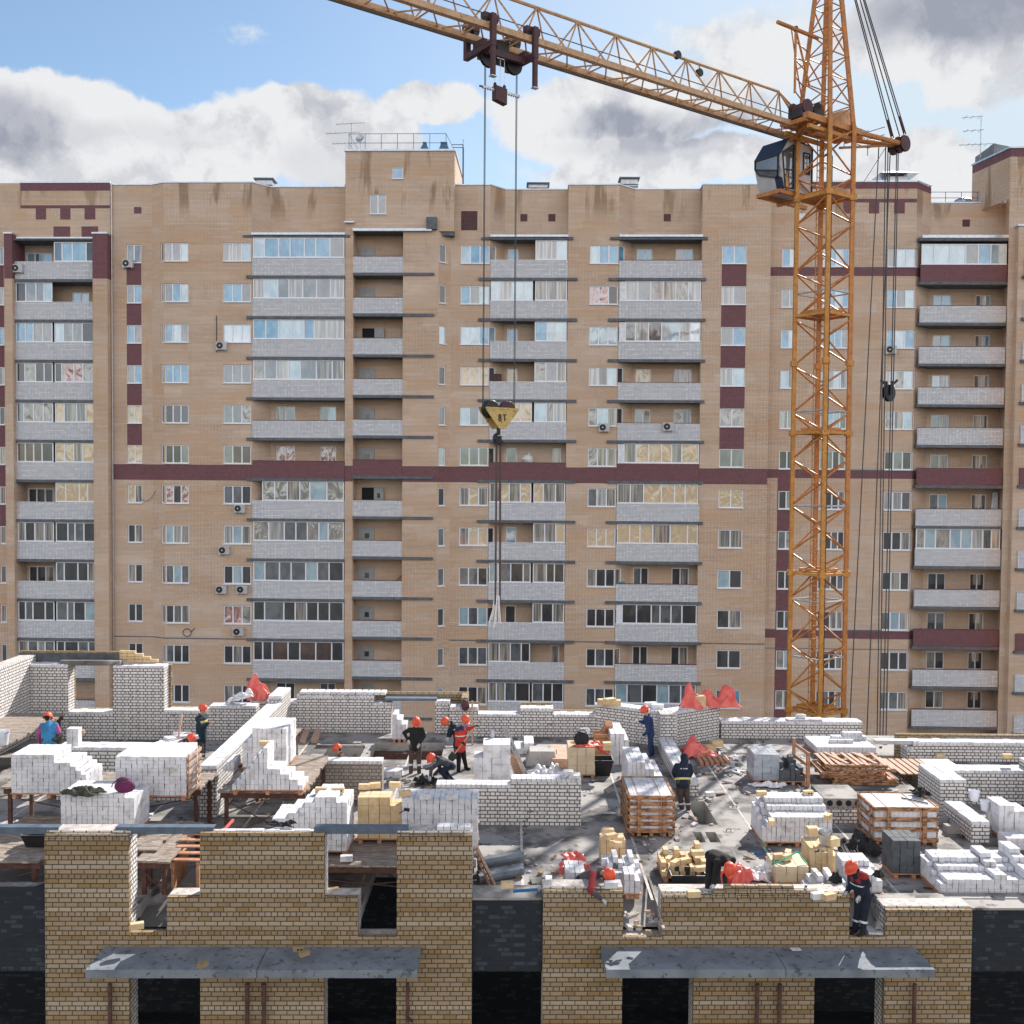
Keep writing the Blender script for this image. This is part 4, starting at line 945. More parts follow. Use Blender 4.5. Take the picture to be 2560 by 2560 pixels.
for y in (.1, 1.3): g.bar((-.3, y, -.12), (3.2, y, -.12), .09, 'crane_orange')
g.bar((-.25, 0, -.12), (-.25, 1.4, -.12), .09, 'crane_orange'); g.bar((1.2, 0, -.28), (1.2, 1.4, -.28), .08, 'crane_orange'); g.build('cab_floor_beams', crane)
g = MB(); g.obox(V((MX, MY, zpx(478))) + cor['right'] * .5, 1.1, .25, .2, 'crane_jib', .6); g.build('control_box', crane)
g = MB()
for s in (.3, .75): g.bar(CM @ V((s, -.05, H)), V((MX, MY, ZTOPM)) + D * 1.9 + N * .62, .05, 'crane_orange')
g.build('cab_hanger', crane)
# counter strut with end sheaves
SL = 5.5; pe = V((MX, MY, 0)) - D * SL; pe.z = F(2218, 362, pe.y).z
ps = V((MX, MY, ZTOPM + .05))
g = MB()
for k in (-1, 1): g.bar(ps + N * .6 * k, pe + N * .18 * k, .12, 'crane_orange', 8); 
g.bar(ps - D * 2 + N * .45, ps - D * 2 - N * .45, .06, 'crane_orange'); g.bar(V((MX, MY, ZTOPM - .5)) - D * 1.0, pe, .06, 'crane_orange', 6)
g.build('counter_strut', crane)
for k, dz in ((.32, 0), (-.3, -.02), (.02, .0)):
    g = MB(); g.lathe(pe + N * k - N * .09 + V((0, 0, dz)), [(.37, 0), (.39, .03), (.30, .05), (.30, .09), (.39, .11), (.37, .14)], 'trolley_red', 18, axis=tuple(N)); g.build('strut_sheave', crane)
g = MB()
for z in (.35, .75, 1.1): g.tube([ps - D * .9 - N * .8 + V((0, 0, z)), ps - D * 4.2 - N * .8 + V((0, 0, z - .1)), ps - D * 4.2 + N * .1 + V((0, 0, z - .1))], .014, 'steel_beam', 4)
for s in (1.5, 2.4, 3.3, 4.2): g.bar(ps - D * s - N * .8 + V((0, 0, -.1)), ps - D * s - N * .8 + V((0, 0, 1.1)), .014, 'steel_beam', 4)
g.build('strut_railing', crane)
g = MB()
for k, o in ((.35, .15), (.25, .1), (-.3, -.1), (-.42, -.14), (.02, 0)):
    g.bar(pe + N * k + V((0, 0, .4)), peak + N * o - D * .3, .028, 'rope', 5)
g.build('stay_rope', crane)
for k in (.3, -.36):
    g = MB(); a = pe + N * k + V((0, 0, .4)); b = (peak + N * k * .35 - D * .3 - a).normalized(); g.bar(a + b * .1, a + b * .9, .07, 'trolley_red', 6); g.build('rope_socket', crane)
g = MB()
lowers = [((2197, 368), (2120, 1890)), ((2214, 368), (2192, 1890)), ((2220, 368), (2199, 1890)), ((2242, 368), (2206, 1890)), ((2246, 368), (2214, 1890)), ((2226, 368), (2165, 1890))]
for (a, b) in lowers:
    A = F(*a, pe.y); B = F(*b, pe.y - 2.0); B2 = A + (B - A) * ((GZ - A.z) / (B.z - A.z)); g.bar(A, B2, .026, 'rope', 5)
g.bar(F(2212, 372, pe.y), F(2150, 470, pe.y), .012, 'rope', 4)
g.build('stay_rope', crane)
c = F(2222, 982, pe.y - .6); g = MB(); g.lathe(c - N * .1, [(.4, 0), (.42, .03), (.33, .06), (.33, .14), (.42, .17), (.4, .2)], 'black_iron', 18, axis=tuple(N))
for k in (-.16, .16): g.bar(c + N * k + V((0, 0, -.1)), c + N * k + V((0, 0, .55)), .06, 'black_iron')
for k in (-.4, .4): g.bar(c + V((k * .3, 0, .35)), c + V((k, 0, .6)), .05, 'black_iron')
g.build('stay_pulley', crane)
# trolley under the jib
best = min((abs(((CROT.transposed() @ (jp(s / 20, 0, -.4) - CAM)).x / -(CROT.transposed() @ (jp(s / 20, 0, -.4) - CAM)).z) * FPX + 1280 - 1254), s / 20) for s in range(0, 640))
TS = best[1]
def tp(s, t, z): return jp(TS + s, t, z)
def tbox(g, s0, s1, t0, t1, z0, z1, m_):
    g.add([tp(a, b, c) for a, b, c in ((s0, t0, z0), (s1, t0, z0), (s1, t1, z0), (s0, t1, z0), (s0, t0, z1), (s1, t0, z1), (s1, t1, z1), (s0, t1, z1))], MB.BF, m_)
g = MB(); w = JW / 2
for s in (-.9, .9):
    for t in (-1, 1):
        ti, to = t * (w + .13), t * (w + .33); a, b = min(ti, to), max(ti, to)
        tbox(g, s - .095, s + .095, a, b - .05 if t > 0 else b, -.70, .38, 'trolley_red')
    tbox(g, s - .09, s + .09, -w - .14, w + .14, -.70, -.5, 'trolley_red')
    tbox(g, s - .1, s + .1, -.3, .3, -.5, -.3, 'trolley_red')
tbox(g, -.78, .78, -.36, -.22, -.78, -.58, 'trolley_red'); tbox(g, -.78, .78, .22, .36, -.78, -.58, 'trolley_red'); tbox(g, -.2, .3, -.2, .2, -.5, -.15, 'black_iron')
trol = g.build('trolley', crane)
for s in (-.9, .9):
    g = MB(); tbox(g, s - .075, s + .075, w + .14, w + .27, -1.7, -.705, 'trolley_red'); tbox(g, s - .11, s + .11, w + .11, w + .30, -1.74, -1.705, 'galv'); g.build('guide_leg', trol)
for s in (-.9, .9):
    for t in (-1, 1):
        g = MB(); tbox(g, s - .3, s + .3, min(t * (w + .11), t * (w - .12)), max(t * (w + .11), t * (w - .12)), .24, .42, 'trolley_red')
        for k in (-.18, .18): g.lathe(tp(s + k, t * w, .22) - N * .09, [(.13, 0), (.13, .18)], 'black_iron', 10, axis=tuple(N))
        g.build('wheel_bracket', trol)
for s in (-.55, .55):
    g = MB(); g.lathe(tp(s, 0, -.78) - N * .07, [(.33, 0), (.34, .03), (.27, .05), (.27, .09), (.34, .11), (.33, .14)], 'black_iron', 16, axis=tuple(N)); g.build('trolley_sheave', trol)
HS = .68
hz = F(1250, 1024, tp(0, 0, 0).y).z
g = MB()
for s in (-HS, HS):
    for t in (-.03, .03): g.bar(tp(s, t, -.8), V((tp(s, t, 0).x, tp(s, t, 0).y, hz)), .014, 'rope', 5)
g.build('hoist_rope', crane)
# limiter weight with its rod
c = F(1249, 237, tp(0, 0, 0).y - .3)
t_ = thing('limit_weight', 'small dark red weight plate on thin cords with a twisted rod, below the trolley', 'weight', c)
g = MB(); g.add([c + D * x + N * y + V((0, 0, z)) for x, y, z in ((-.24, -.12, -.32), (.24, -.12, -.22), (.24, .12, -.22), (-.24, .12, -.32), (-.24, -.12, .22), (.24, -.12, .26), (.24, .12, .26), (-.24, .12, .22))], MB.BF, 'trolley_red')
for s in (-.2, .2): g.ball(c + D * s + V((0, 0, .3)), .06, .06, .09, 'trolley_red', 8, 6)
g.build('plate', t_)
g = MB(); g.bar(c + D * -.85 + V((0, 0, .12)), c + D * .85 + V((0, 0, .12)), .035, 'steel_beam', 6)
for i in range(16): g.bar(c + D * (-.85 + i * .1) + V((0, 0, .08)), c + D * (-.79 + i * .1) + V((0, 0, .16)), .04, 'galv', 4)
g.build('rod', t_)
g = MB()
for s in (-.2, -.02, .2): g.bar(c + D * s + V((0, 0, .3)), V((c.x, c.y, 0)) + D * s + V((0, 0, tp(0, 0, -.7).z)), .008, 'galv', 4)
g.build('cord', t_)
# hook block marked 8T
hb = V((tp(0, 0, 0).x, tp(0, 0, 0).y, hz))
hk = thing('hook_block', 'yellow pulley block marked 8T hanging on two ropes with a crane hook', 'hook block', hb)
def hq(s, t, z): return hb + D * s + N * t + V((0, 0, z))
hgt = hz - F(1250, 1072, hb.y).z
for t in (.2, -.24):
    g = MB(); g.extr([hq(-.70, t, .03), hq(.70, t, .03), hq(.66, t, -.08), hq(.13, t, -hgt), hq(-.13, t, -hgt), hq(-.66, t, -.08)], N * .035, 'hook_yellow'); 
    g.bar(hq(-.70, t + .03, .03), hq(.70, t + .03, .03), .03, 'hook_yellow'); g.bar(hq(-.28, t + .04, -hgt * .78), hq(.28, t + .04, -hgt * .78), .025, 'hook_yellow'); g.build('side_plate', hk)
for s, m_ in ((.36, 'black_iron'), (-.36, 'trolley_red')):
    g = MB(); g.lathe(hq(s, -.14, .0), [(.3, 0), (.32, .03), (.26, .06), (.26, .2), (.32, .23), (.3, .26)], m_, 18, axis=tuple(N)); g.build('sheave', hk)
g = MB(); y = .243
def hs(x0, z0, x1, z1): g.bar(hq(-x0, y, z0), hq(-x1, y, z1), .017, 'black_iron')
for cx, cz, r in ((-.12, -.24, .05), (-.12, -.36, .055)):
    pts = [(cx + r * cos(a), cz + r * 1.1 * sin(a)) for a in [i * pi / 4 for i in range(9)]]
    for (a, b), (c_, d_) in zip(pts, pts[1:]): hs(a, b, c_, d_)
hs(.02, -.19, .16, -.19); hs(.09, -.19, .09, -.41)
g.build('lettering', hk)
g = MB(); g.bar(hq(0, 0, -hgt + .05), hq(0, 0, -hgt - .2), .07, 'black_iron', 8)
pts = [hq(-.0 + .17 * cos(a), 0, -hgt - .34 + .17 * sin(a)) for a in [pi * .62 - i * .33 for i in range(15)]]
for i, (a, b) in enumerate(zip(pts, pts[1:])): g.bar(a, b, .045 + .03 * sin(pi * i / 14), 'black_iron', 6)
g.build('hook', hk)
g = MB(); zb = F(1238, 1570, hb.y).z; zt = hb.z - hgt - .5; zm = zb + (zt - zb) * .13
sl = thing('lifting_sling', 'two dark slings hanging from the crane hook with a bunched white end', 'sling', V((hb.x, hb.y, zb)))
for s in (.1, -.1):
    g.bar(hq(s * .8, .0, zt - hb.z), hq(s * 1.0, .02, zm - hb.z), .035, 'sling_rope', 6); g.bar(hq(s * .6, 0, zt - hb.z + .25), hq(s, 0, zt - hb.z - .1), .06, 'black_iron', 6)
g.build('strap', sl)
g = MB()
for i in range(9):
    a = RN.uniform(-.14, .14); b = RN.uniform(-.1, .1)
    g.tube([hq(a * .6 + .03, b, zm - hb.z + .3), hq(a + .05, b, zm - hb.z - .2), hq(a * 1.9 + .1, b * 1.5, zb - hb.z + RN.uniform(0, .4))], .022, 'white_sheet', 5)
g.build('loose_end', sl)
# ---------------- the building under construction ----------------
FF = Frame(0, 21.3, rad(1.0))
def fx(u, v=2240, y=0.0): return FF.px(u, v, y).x
def fz(v, u=1280, y=0.0): return FF.px(u, v, y).z
site = thing('unfinished_building', 'brick building under construction with yellow front piers, white inner walls and open top floor', 'building', (0, 28, GZ))
def solid(g, rects, y0, y1, m, topm=None, sidem=None):
    """union of upright rectangles (x0,x1,z0,z1) between y0 and y1, only outer faces"""
    xs = sorted({c for r in rects for c in r[:2]}); zs = sorted({c for r in rects for c in r[2:4]})
    xs = [x for i, x in enumerate(xs) if i == 0 or x - xs[i-1] > 1e-4]; zs = [z for i, z in enumerate(zs) if i == 0 or z - zs[i-1] > 1e-4]
    def S(i, j):
        if not (0 <= i < len(xs) - 1 and 0 <= j < len(zs) - 1): return False
        cx, cz = (xs[i] + xs[i+1]) / 2, (zs[j] + zs[j+1]) / 2
        return any(r[0] < cx < r[1] and r[2] < cz < r[3] for r in rects)
    for i in range(len(xs) - 1):
        for j in range(len(zs) - 1):
            if not S(i, j): continue
            a, b, c, d = xs[i], xs[i+1], zs[j], zs[j+1]
            g.quad((a, y0, c), (b, y0, c), (b, y0, d), (a, y0, d), m); g.quad((a, y1, c), (a, y1, d), (b, y1, d), (b, y1, c), m)
            if not S(i - 1, j): g.quad((a, y0, c), (a, y0, d), (a, y1, d), (a, y1, c), sidem or m)
            if not S(i + 1, j): g.quad((b, y0, c), (b, y1, c), (b, y1, d), (b, y0, d), sidem or m)
            if not S(i, j + 1): g.quad((a, y0, d), (b, y0, d), (b, y1, d), (a, y1, d), topm or m)
            if not S(i, j - 1): g.quad((a, y0, c), (a, y1, c), (b, y1, c), (b, y0, c), m)
def course(g, x0, x1, y0, y1, z, m, L=0.26, h=0.088, jit=0.006, skip=0.0):
    """a row of single bricks laid on a wall head"""
    n = max(1, round((x1 - x0) / L)); w = (x1 - x0) / n
    for i in range(n):
        if RN.random() < skip: continue
        dz = RN.uniform(-jit, jit); dy = RN.uniform(-jit, jit)
        g.box(x0 + i * w + .006, x0 + (i + 1) * w - .006, y0 + dy, y1 + dy, z, z + h + dz, m)
ZB = -5.0
def fr(u0, u1, vt, vb, y=0.0): return (fx(u0, 2240, y), fx(u1, 2240, y), ZB if vb is None else fz(vb, (u0 + u1) / 2, y), fz(vt, (u0 + u1) / 2, y))
C_ = 0.0985
R = [fr(112, 322, 2085, None), fr(322, 992, 2342, 2441), fr(417, 895, 2242, 2343), fr(500, 810, 2082, 2262), fr(992, 1180, 2086, None), fr(500, 810, 2440, None),
     fr(1358, 1558, 2226, None), fr(1558, 2215, 2343, 2441), fr(1655, 2125, 2238, 2344), fr(2215, 2432, 2274, None), fr(1737, 2040, 2440, None)]
def cut(r, d): return (r[0], r[1], r[2], r[3] - d)
top = {0, 2, 3, 4, 6, 8, 9}
Ry = [cut(r, C_) if i in top else r for i, r in enumerate(R)]
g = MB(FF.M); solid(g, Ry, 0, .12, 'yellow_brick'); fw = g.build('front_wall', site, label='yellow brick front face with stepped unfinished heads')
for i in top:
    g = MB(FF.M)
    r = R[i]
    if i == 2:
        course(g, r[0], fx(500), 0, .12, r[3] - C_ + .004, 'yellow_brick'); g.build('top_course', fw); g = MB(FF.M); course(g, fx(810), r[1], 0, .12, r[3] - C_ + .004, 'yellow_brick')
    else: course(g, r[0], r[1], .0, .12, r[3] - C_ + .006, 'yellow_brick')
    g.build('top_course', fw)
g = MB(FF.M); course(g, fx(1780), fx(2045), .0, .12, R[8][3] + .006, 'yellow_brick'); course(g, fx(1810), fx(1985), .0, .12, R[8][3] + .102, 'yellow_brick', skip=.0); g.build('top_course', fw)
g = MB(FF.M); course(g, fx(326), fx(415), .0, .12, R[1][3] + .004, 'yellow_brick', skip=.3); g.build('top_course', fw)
Rw = [(r[0] + (0 if i != 0 else .0), r[1], r[2], r[3] + (.03 if i in top else -.06)) for i, r in enumerate(R) if i not in (2, 3)]
Rw += [(R[2][0], R[2][1], R[2][2], R[2][3] - .02), (R[3][0], R[3][1], R[3][2], R[3][3] - .1)]
g = MB(FF.M); solid(g, Rw, .125, .52, 'white_brick', 'mortar_bed'); g.build('backing_wall', site, label='white brick inner leaf with mortar spread on its head')
g = MB(FF.M)
for y in (.16, .29): course(g, fx(505), fx(806), y, y + .1, R[3][3] - .09, 'silicate', L=.30, h=.05, skip=.25)
g.build('laid_bricks', fw); g = MB(FF.M); course(g, fx(1090), fx(1176), .17, .42, R[4][3] + .034, 'silicate', L=.13, h=.07); g.build('laid_bricks', fw)
# dark panels between the piers
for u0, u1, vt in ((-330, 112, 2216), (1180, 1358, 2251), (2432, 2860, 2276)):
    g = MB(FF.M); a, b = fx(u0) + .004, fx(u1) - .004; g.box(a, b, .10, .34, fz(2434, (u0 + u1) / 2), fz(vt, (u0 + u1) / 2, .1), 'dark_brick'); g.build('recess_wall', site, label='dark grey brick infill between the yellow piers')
for u0, u1, vt in ((1180, 1358, 2251), (2432, 2860, 2276)):
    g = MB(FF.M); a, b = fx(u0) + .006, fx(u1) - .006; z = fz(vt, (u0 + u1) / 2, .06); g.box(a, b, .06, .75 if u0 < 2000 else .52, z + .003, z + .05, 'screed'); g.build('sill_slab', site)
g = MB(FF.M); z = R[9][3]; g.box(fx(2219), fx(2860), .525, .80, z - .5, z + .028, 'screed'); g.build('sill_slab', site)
# canopies and rusty rods
for u0, u1, lab in ((262, 1052, 'grey concrete canopy over the darker pair of openings'), (1502, 2286, 'grey concrete canopy with two sunlit patches')):
    g = MB(FF.M); a, b = fx(u0, 2366), fx(u1, 2366); z = fz(2366, (u0 + u1) / 2); mid = (a + b) / 2 + (.1 if u0 < 1000 else .3)
    g.box(a, mid - .008, -1.02, -.003, z - .17, z, 'canopy_concrete'); g.box(mid + .008, b, -1.02, -.003, z - .17, z - .006, 'canopy_concrete'); g.build('canopy', site, label=lab)
for u in (275, 618, 660, 1893, 1949, 2286): g = MB(FF.M); x = fx(u, 2500, -.12); g.bar((x, -.12, ZB), (x, -.12, fz(2441, u) - .1), .045, 'rust', 8); g.build('rust_pipe', site)
g = MB(FF.M); x = fx(1019, 2500, -.1); g.bar((x, -.1, ZB), (x, -.1, fz(2441, 1019) - .1), .035, 'rust', 8); g.bar((x, -.13, fz(2537)), (x + .1, -.2, fz(2539)), .03, 'black_iron', 6); g.build('rust_pipe', site)
# storeys below: shell that keeps the rooms dark
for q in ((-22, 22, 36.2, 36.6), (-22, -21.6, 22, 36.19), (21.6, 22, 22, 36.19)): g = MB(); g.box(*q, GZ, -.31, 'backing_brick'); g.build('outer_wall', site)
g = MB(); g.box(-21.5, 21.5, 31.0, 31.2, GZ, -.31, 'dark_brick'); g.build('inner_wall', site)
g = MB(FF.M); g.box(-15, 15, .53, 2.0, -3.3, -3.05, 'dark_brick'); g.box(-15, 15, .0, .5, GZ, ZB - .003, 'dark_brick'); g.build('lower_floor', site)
# top floor slab with its openings (holes in world x, y)
def hole(u0, u1, vt, vb, z=0): a, b = G(u0, vb, z), G(u1, vb, z); return (min(a.x, b.x), max(a.x, b.x), b.y, G((u0 + u1) / 2, vt, z).y)
PIT = hole(748, 880, 1870, 1929); HAT = hole(915, 1102, 1856, 1900); TR = hole(1738, 1800, 2003, 2062)
TRx = (TR[0] + .1, TR[1] - .05, TR[2], TR[3])
SQ1 = hole(1745, 1766, 2080, 2106); SQ2 = hole(1776, 1803, 2080, 2106); SHF = (12.0, 13.3, 29.7, 34.2); FR_ = hole(2462, 2540, 2096, 2118)
RAMP = []
for ua, ub, dep, dark in ((322, 417, 1.3, 0), (895, 992, 2.4, 1), (1558, 1655, 1.6, 0), (2125, 2215, 1.1, 0)):
    a, b = FF.M @ V((fx(ua), .5, 0)), FF.M @ V((fx(ub), .5, 0)); RAMP.append((a.x, b.x, 21.8, a.y + dep, dark, min(a.y, b.y)))
holes = [PIT, HAT, TRx, SQ1, SQ2, SHF, FR_] + [r[:4] for r in RAMP]
xs = sorted({-22.0, 22.0} | {c for h in holes for c in h[:2]}); ys = sorted({21.8, 36.9} | {c for h in holes for c in h[2:]})
g = MB(); inh = lambda x, y: any(h[0] < x < h[1] and h[2] < y < h[3] for h in holes)
for i in range(len(xs) - 1):
    for j in range(len(ys) - 1):
        a, b, c, d = xs[i], xs[i+1], ys[j], ys[j+1]
        if inh((a + b) / 2, (c + d) / 2): continue
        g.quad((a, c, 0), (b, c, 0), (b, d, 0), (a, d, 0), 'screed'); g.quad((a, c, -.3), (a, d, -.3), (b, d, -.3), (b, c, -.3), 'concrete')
for h in holes:
    a, b, c, d = h; k = -.3
    for p, q in (((a, c), (b, c)), ((b, c), (b, d)), ((b, d), (a, d)), ((a, d), (a, c)))[1 if c == 21.8 else 0:]: g.quad((*p, 0), (*q, 0), (*q, k), (*p, k), 'concrete')
cuts = [-22] + [c for r in sorted(RAMP) for c in r[:2]] + [22]
for a, b in zip(cuts[::2], cuts[1::2]): g.quad((a, 21.8, 0), (a, 21.8, -.3), (b, 21.8, -.3), (b, 21.8, 0), 'concrete')
g.quad((-22, 36.9, 0), (22, 36.9, 0), (22, 36.9, -.3), (-22, 36.9, -.3), 'concrete')
g.build('floor_slab', site, label='pale dusty concrete floor slab with hatches')
for x0, x1, y0, y1, dk, yf in RAMP:       # floor dips to the sill in the wall gaps; one gap is an added hole, its blackness standing in for table shade
    if dk: continue
    g = MB(); n = 8
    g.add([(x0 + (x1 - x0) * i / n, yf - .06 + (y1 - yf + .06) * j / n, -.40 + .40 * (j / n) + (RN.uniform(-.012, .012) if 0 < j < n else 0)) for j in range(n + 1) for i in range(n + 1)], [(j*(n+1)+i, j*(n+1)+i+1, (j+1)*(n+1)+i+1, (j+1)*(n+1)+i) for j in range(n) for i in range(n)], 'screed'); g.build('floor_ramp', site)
# plank joints of the precast floor and lifting pockets
g = MB()
for X in (-13.2, -9.6, -6.9, -3.3, .3, 3.1, 6.3, 8.6): g.box(X - .03, X + .03, 22.2, 36.0, .002, .006, 'mortar_bed')
for u, v in ((1822, 2078), (1878, 2080), (1720, 2088), (1675, 2130), (1940, 1992), (1836, 2020), (1800, 2047), (1640, 2300), (1470, 1980), (2050, 1983), (2232, 1960)):
    p = G(u, v); 
    if any(h[0] - .2 < p.x < h[1] + .2 and h[2] - .2 < p.y < h[3] + .2 for h in holes): continue
    g.lathe((p.x, p.y, .004), [(.15, 0), (.15, .006)], 'rubble', 12); g.tube([(p.x - .06, p.y, .01), (p.x - .05, p.y, .06), (p.x + .05, p.y, .06), (p.x + .06, p.y, .01)], .012, 'rust', 5)
g.build('slab_detail', site)
def lining(h, zlo, m, t=.12, name='pit_wall', ztop=-.304):
    a, b, c, d = h; g = MB()
    for x0, x1, y0, y1 in ((a - t, a, c - t, d + t), (b, b + t, c - t, d + t), (a, b, d, d + t), (a, b, c - t, c)): g.box(x0, x1, y0, y1, zlo, ztop, m)
    g.box(a - t, b + t, c - t, d + t, zlo - .1, zlo - .003, 'concrete'); return g.build(name, site)
lining(PIT, -1.28, 'white_brick'); lining(HAT, -2.9, 'backing_brick'); lining(SHF, -2.9, 'backing_brick'); lining(FR_, -1.6, 'white_brick'); lining(SQ1, -1.0, 'concrete'); lining(SQ2, -1.0, 'concrete'); lining(TRx, -.6, 'concrete')
g = MB(); a, b, c, d = HAT; g.box(a + .02, b - .02, d - .5, d - .2, -.55, -.25, 'rust'); g.box(a + .3, a + .7, d - .6, d - .52, -1.2, -.3, 'rust'); g.build('steel_girder', site)
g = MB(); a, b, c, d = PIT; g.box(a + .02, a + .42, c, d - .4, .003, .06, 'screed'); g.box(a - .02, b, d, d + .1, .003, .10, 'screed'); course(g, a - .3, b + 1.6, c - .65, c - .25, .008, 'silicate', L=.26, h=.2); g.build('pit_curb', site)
# walls of the top floor
def wpx(rects, Y, th, m='white_brick', tm='mortar_bed', name='rear_wall', label=None, outer=None, zb=0.005):
    rr = []
    for u0, u1, v in rects:
        a, b = F(u0, v, Y), F(u1, v, Y); rr.append((a.x, b.x, zb, (a.z + b.z) / 2))
    g = MB(); solid(g, [(r[0], r[1], r[2], r[3] - .1) for r in rr], Y, Y + th, m, tm)
    w = g.build(name, site, label=label)
    for i, r in enumerate(rr):      # loose-looking head course of single bricks
        g = MB(); course(g, r[0], r[1], Y - .004, Y + th * .48, r[3] - .096, 'silicate', L=.13, h=.09, jit=.008); course(g, r[0], r[1], Y + th * .52, Y + th, r[3] - .096, 'silicate', L=.26, h=.085, jit=.01); g.build('top_course', w)
    if outer:
        g = MB(); o = []
        for u0, u1, v in outer: a, b = F(u0, v, Y), F(u1, v, Y); o.append((a.x, b.x, -3.0, (a.z + b.z) / 2))
        solid(g, o, Y + th + .004, Y + th + .124, 'yellow_brick'); g.build('outer_leaf', w)
    return w, rr
YW = 35.5
wpx([(75, 170, 1660), (170, 282, 1779), (282, 410, 1664), (410, 523, 1775), (523, 640, 1764)], YW, .5, label='tall white brick rear wall with a window opening', outer=[(20, 170, 1655), (170, 284, 1779), (283, 416, 1668), (416, 640, 1776)])
xc = F(75, 1700, YW).x
g = MB(); solid(g, [(26.5, YW + .62, .005, 2.84)], -.25, .25, 'white_brick', 'mortar_bed')
M90 = Matrix.Translation((xc - .26, 0, 0)) @ Matrix(((0, 1, 0, 0), (1, 0, 0, 0), (0, 0, 1, 0), (0, 0, 0, 1)))
g2 = MB(M90); g2.v, g2.f, g2.mi, g2.mats = g.v, [tuple(reversed(f)) for f in g.f], g.mi, g.mats; g2.build('side_wall', site, label='tall white brick side wall half in sun')
p = F(148, 1662, YW); q = F(300, 1662, YW)
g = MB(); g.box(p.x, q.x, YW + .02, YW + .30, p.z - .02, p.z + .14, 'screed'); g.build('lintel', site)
p = F(42, 1640, YW + .3); q = F(292, 1640, YW + .3); zz = F(150, 1655, YW + .5).z
g = MB(); g.box(p.x, q.x, YW + .46, YW + .50, zz - .1, zz + .32, 'dark_block'); g.box(p.x, q.x, YW + .505, YW + .62, zz - .1, zz + .38, 'yellow_brick')
x = q.x
for k in range(4): course(g, x, x + 1.35 - .26 * k, YW + .505, YW + .62, zz + .02 + k * .0985, 'yellow_block')
g.build('parapet_start', site)
wpx([(637, 742, 1752), (742, 935, 1738), (935, 978, 1757)], 36.7, .5, label='white brick rear wall ending at the doorway', outer=[(800, 978, 1748)])
wpx([(1088, 1125, 1752)], 36.7, .5, label='short rear wall beyond the doorway', outer=[(1087, 1170, 1748)])
a, b = F(962, 1745, 36.75), F(1092, 1752, 36.75); g = MB(); g.box(a.x, b.x, 36.72, 37.35, b.z, a.z, 'steel_beam'); g.build('lintel', site)
a, b = F(932, 1729, 37.2), F(1172, 1747, 37.2); g = MB(); g.box(a.x, b.x, 37.2, 37.33, b.z + .005, a.z, 'yellow_brick'); g.box(b.x - .22, b.x, 36.3, 37.19, b.z - .2, a.z - .01, 'yellow_brick'); g.build('outer_leaf', site)
a = F(745, 1737, 36.7); g = MB()
for k in range(14): g.obox((a.x + .15 + k * .22, 36.95, a.z + .06), .18, .45, .1, 'silicate', RN.uniform(-.06, .06))
g.build('laid_bricks', site)
wpx([(1125, 1195, 1767), (1195, 1301, 1785), (1301, 1384, 1770), (1384, 1492, 1786)], 36.3, .55, label='low white brick rear wall with raised blocks', outer=[(1125, 1197, 1764), (1301, 1382, 1766), (1384, 1492, 1785)])
xa, xv, xb = F(1490, 1780, 36.3).x, F(1673, 1790, 34.95).x, F(1799, 1780, 36.3).x
g = MB(); poly = [(xa, 36.3), (xv, 34.95), (xb, 36.3), (xb, 36.9), (xv, 35.55), (xa, 36.9)]
g.prism(poly, .005, 1.12, 'white_brick')
for (x0, y0), (x1, y1) in ((poly[0], poly[1]), (poly[1], poly[2])):
    L = sqrt((x1-x0)**2 + (y1-y0)**2); n = int(L / .135); an = math.atan2(y1-y0, x1-x0)
    for i in range(n):
        t = (i + .5) / n; g.obox((x0 + (x1-x0)*t - .12*sin(an)*1, y0 + (y1-y0)*t + .12*cos(an), 1.165 + RN.uniform(-.005, .005)), .12, .25, .088, 'silicate', an); g.obox((x0 + (x1-x0)*t - .42*sin(an), y0 + (y1-y0)*t + .40*cos(an), 1.165 + RN.uniform(-.005, .005)), .12, .27, .08, 'silicate', an)
g.build('bay_wall', site, label='white brick bay wall coming to a point')
g = MB(); a = F(1651, 1780, 34.6); b = F(1692, 1780, 34.6); g.box(a.x, b.x, 34.55, 35.2, .005, 1.24, 'white_brick'); g.build('pier', site)
wpx([(1803, 2157, 1803)], 36.3, .6, label='low white brick rear wall near the crane foot')
a = F(2280, 1850, 33.5); g = MB()
wpx([(2268, 2284, 1868), (2284, 2760, 1856)], 33.5, .6, label='low white brick wall along the far corner of the floor', outer=[(2256, 2760, 1848)])
a, b = F(2178, 1850, 34.0), F(2262, 1856, 33.8); g = MB(); g.box(a.x, b.x + .4, 33.6, 33.78, a.z - .04, a.z + .1, 'galv'); g.build('lintel', site)
# partitions
def part(name, X0, X1, Y0, Y1, z0, z1, label=None, head=True, m='white_brick', along='y'):
    g = MB(); g.box(X0, X1, Y0, Y1, z0, z1 - (.095 if head else 0), m)
    if head:
        if along == 'x': course(g, X0, X1, Y0, Y0 + (Y1-Y0)*.48, z1 - .09, 'silicate', L=.13); course(g, X0, X1, Y0 + (Y1-Y0)*.52, Y1, z1 - .09, 'silicate', L=.26)
        else:
            n = int((Y1 - Y0) / .26); w = (Y1 - Y0) / n
            for i in range(n):
                for k in range(2): g.box(X0 + (X1-X0)*(k*.52), X0 + (X1-X0)*(k*.52+.48), Y0 + i*w + .006, Y0 + (i+1)*w - .006, z1 - .09, z1 + RN.uniform(-.006, .006), 'silicate')
    return g.build(name, site, label=label)
part('partition_wall', -8.25, -7.8, 35.2, 36.68, .005, 1.62, 'end of the cross wall next to the rear wall')
part('partition_wall', -8.25, -7.8, 27.4, 35.19, .005, 1.40, 'long low white cross wall running toward the front')
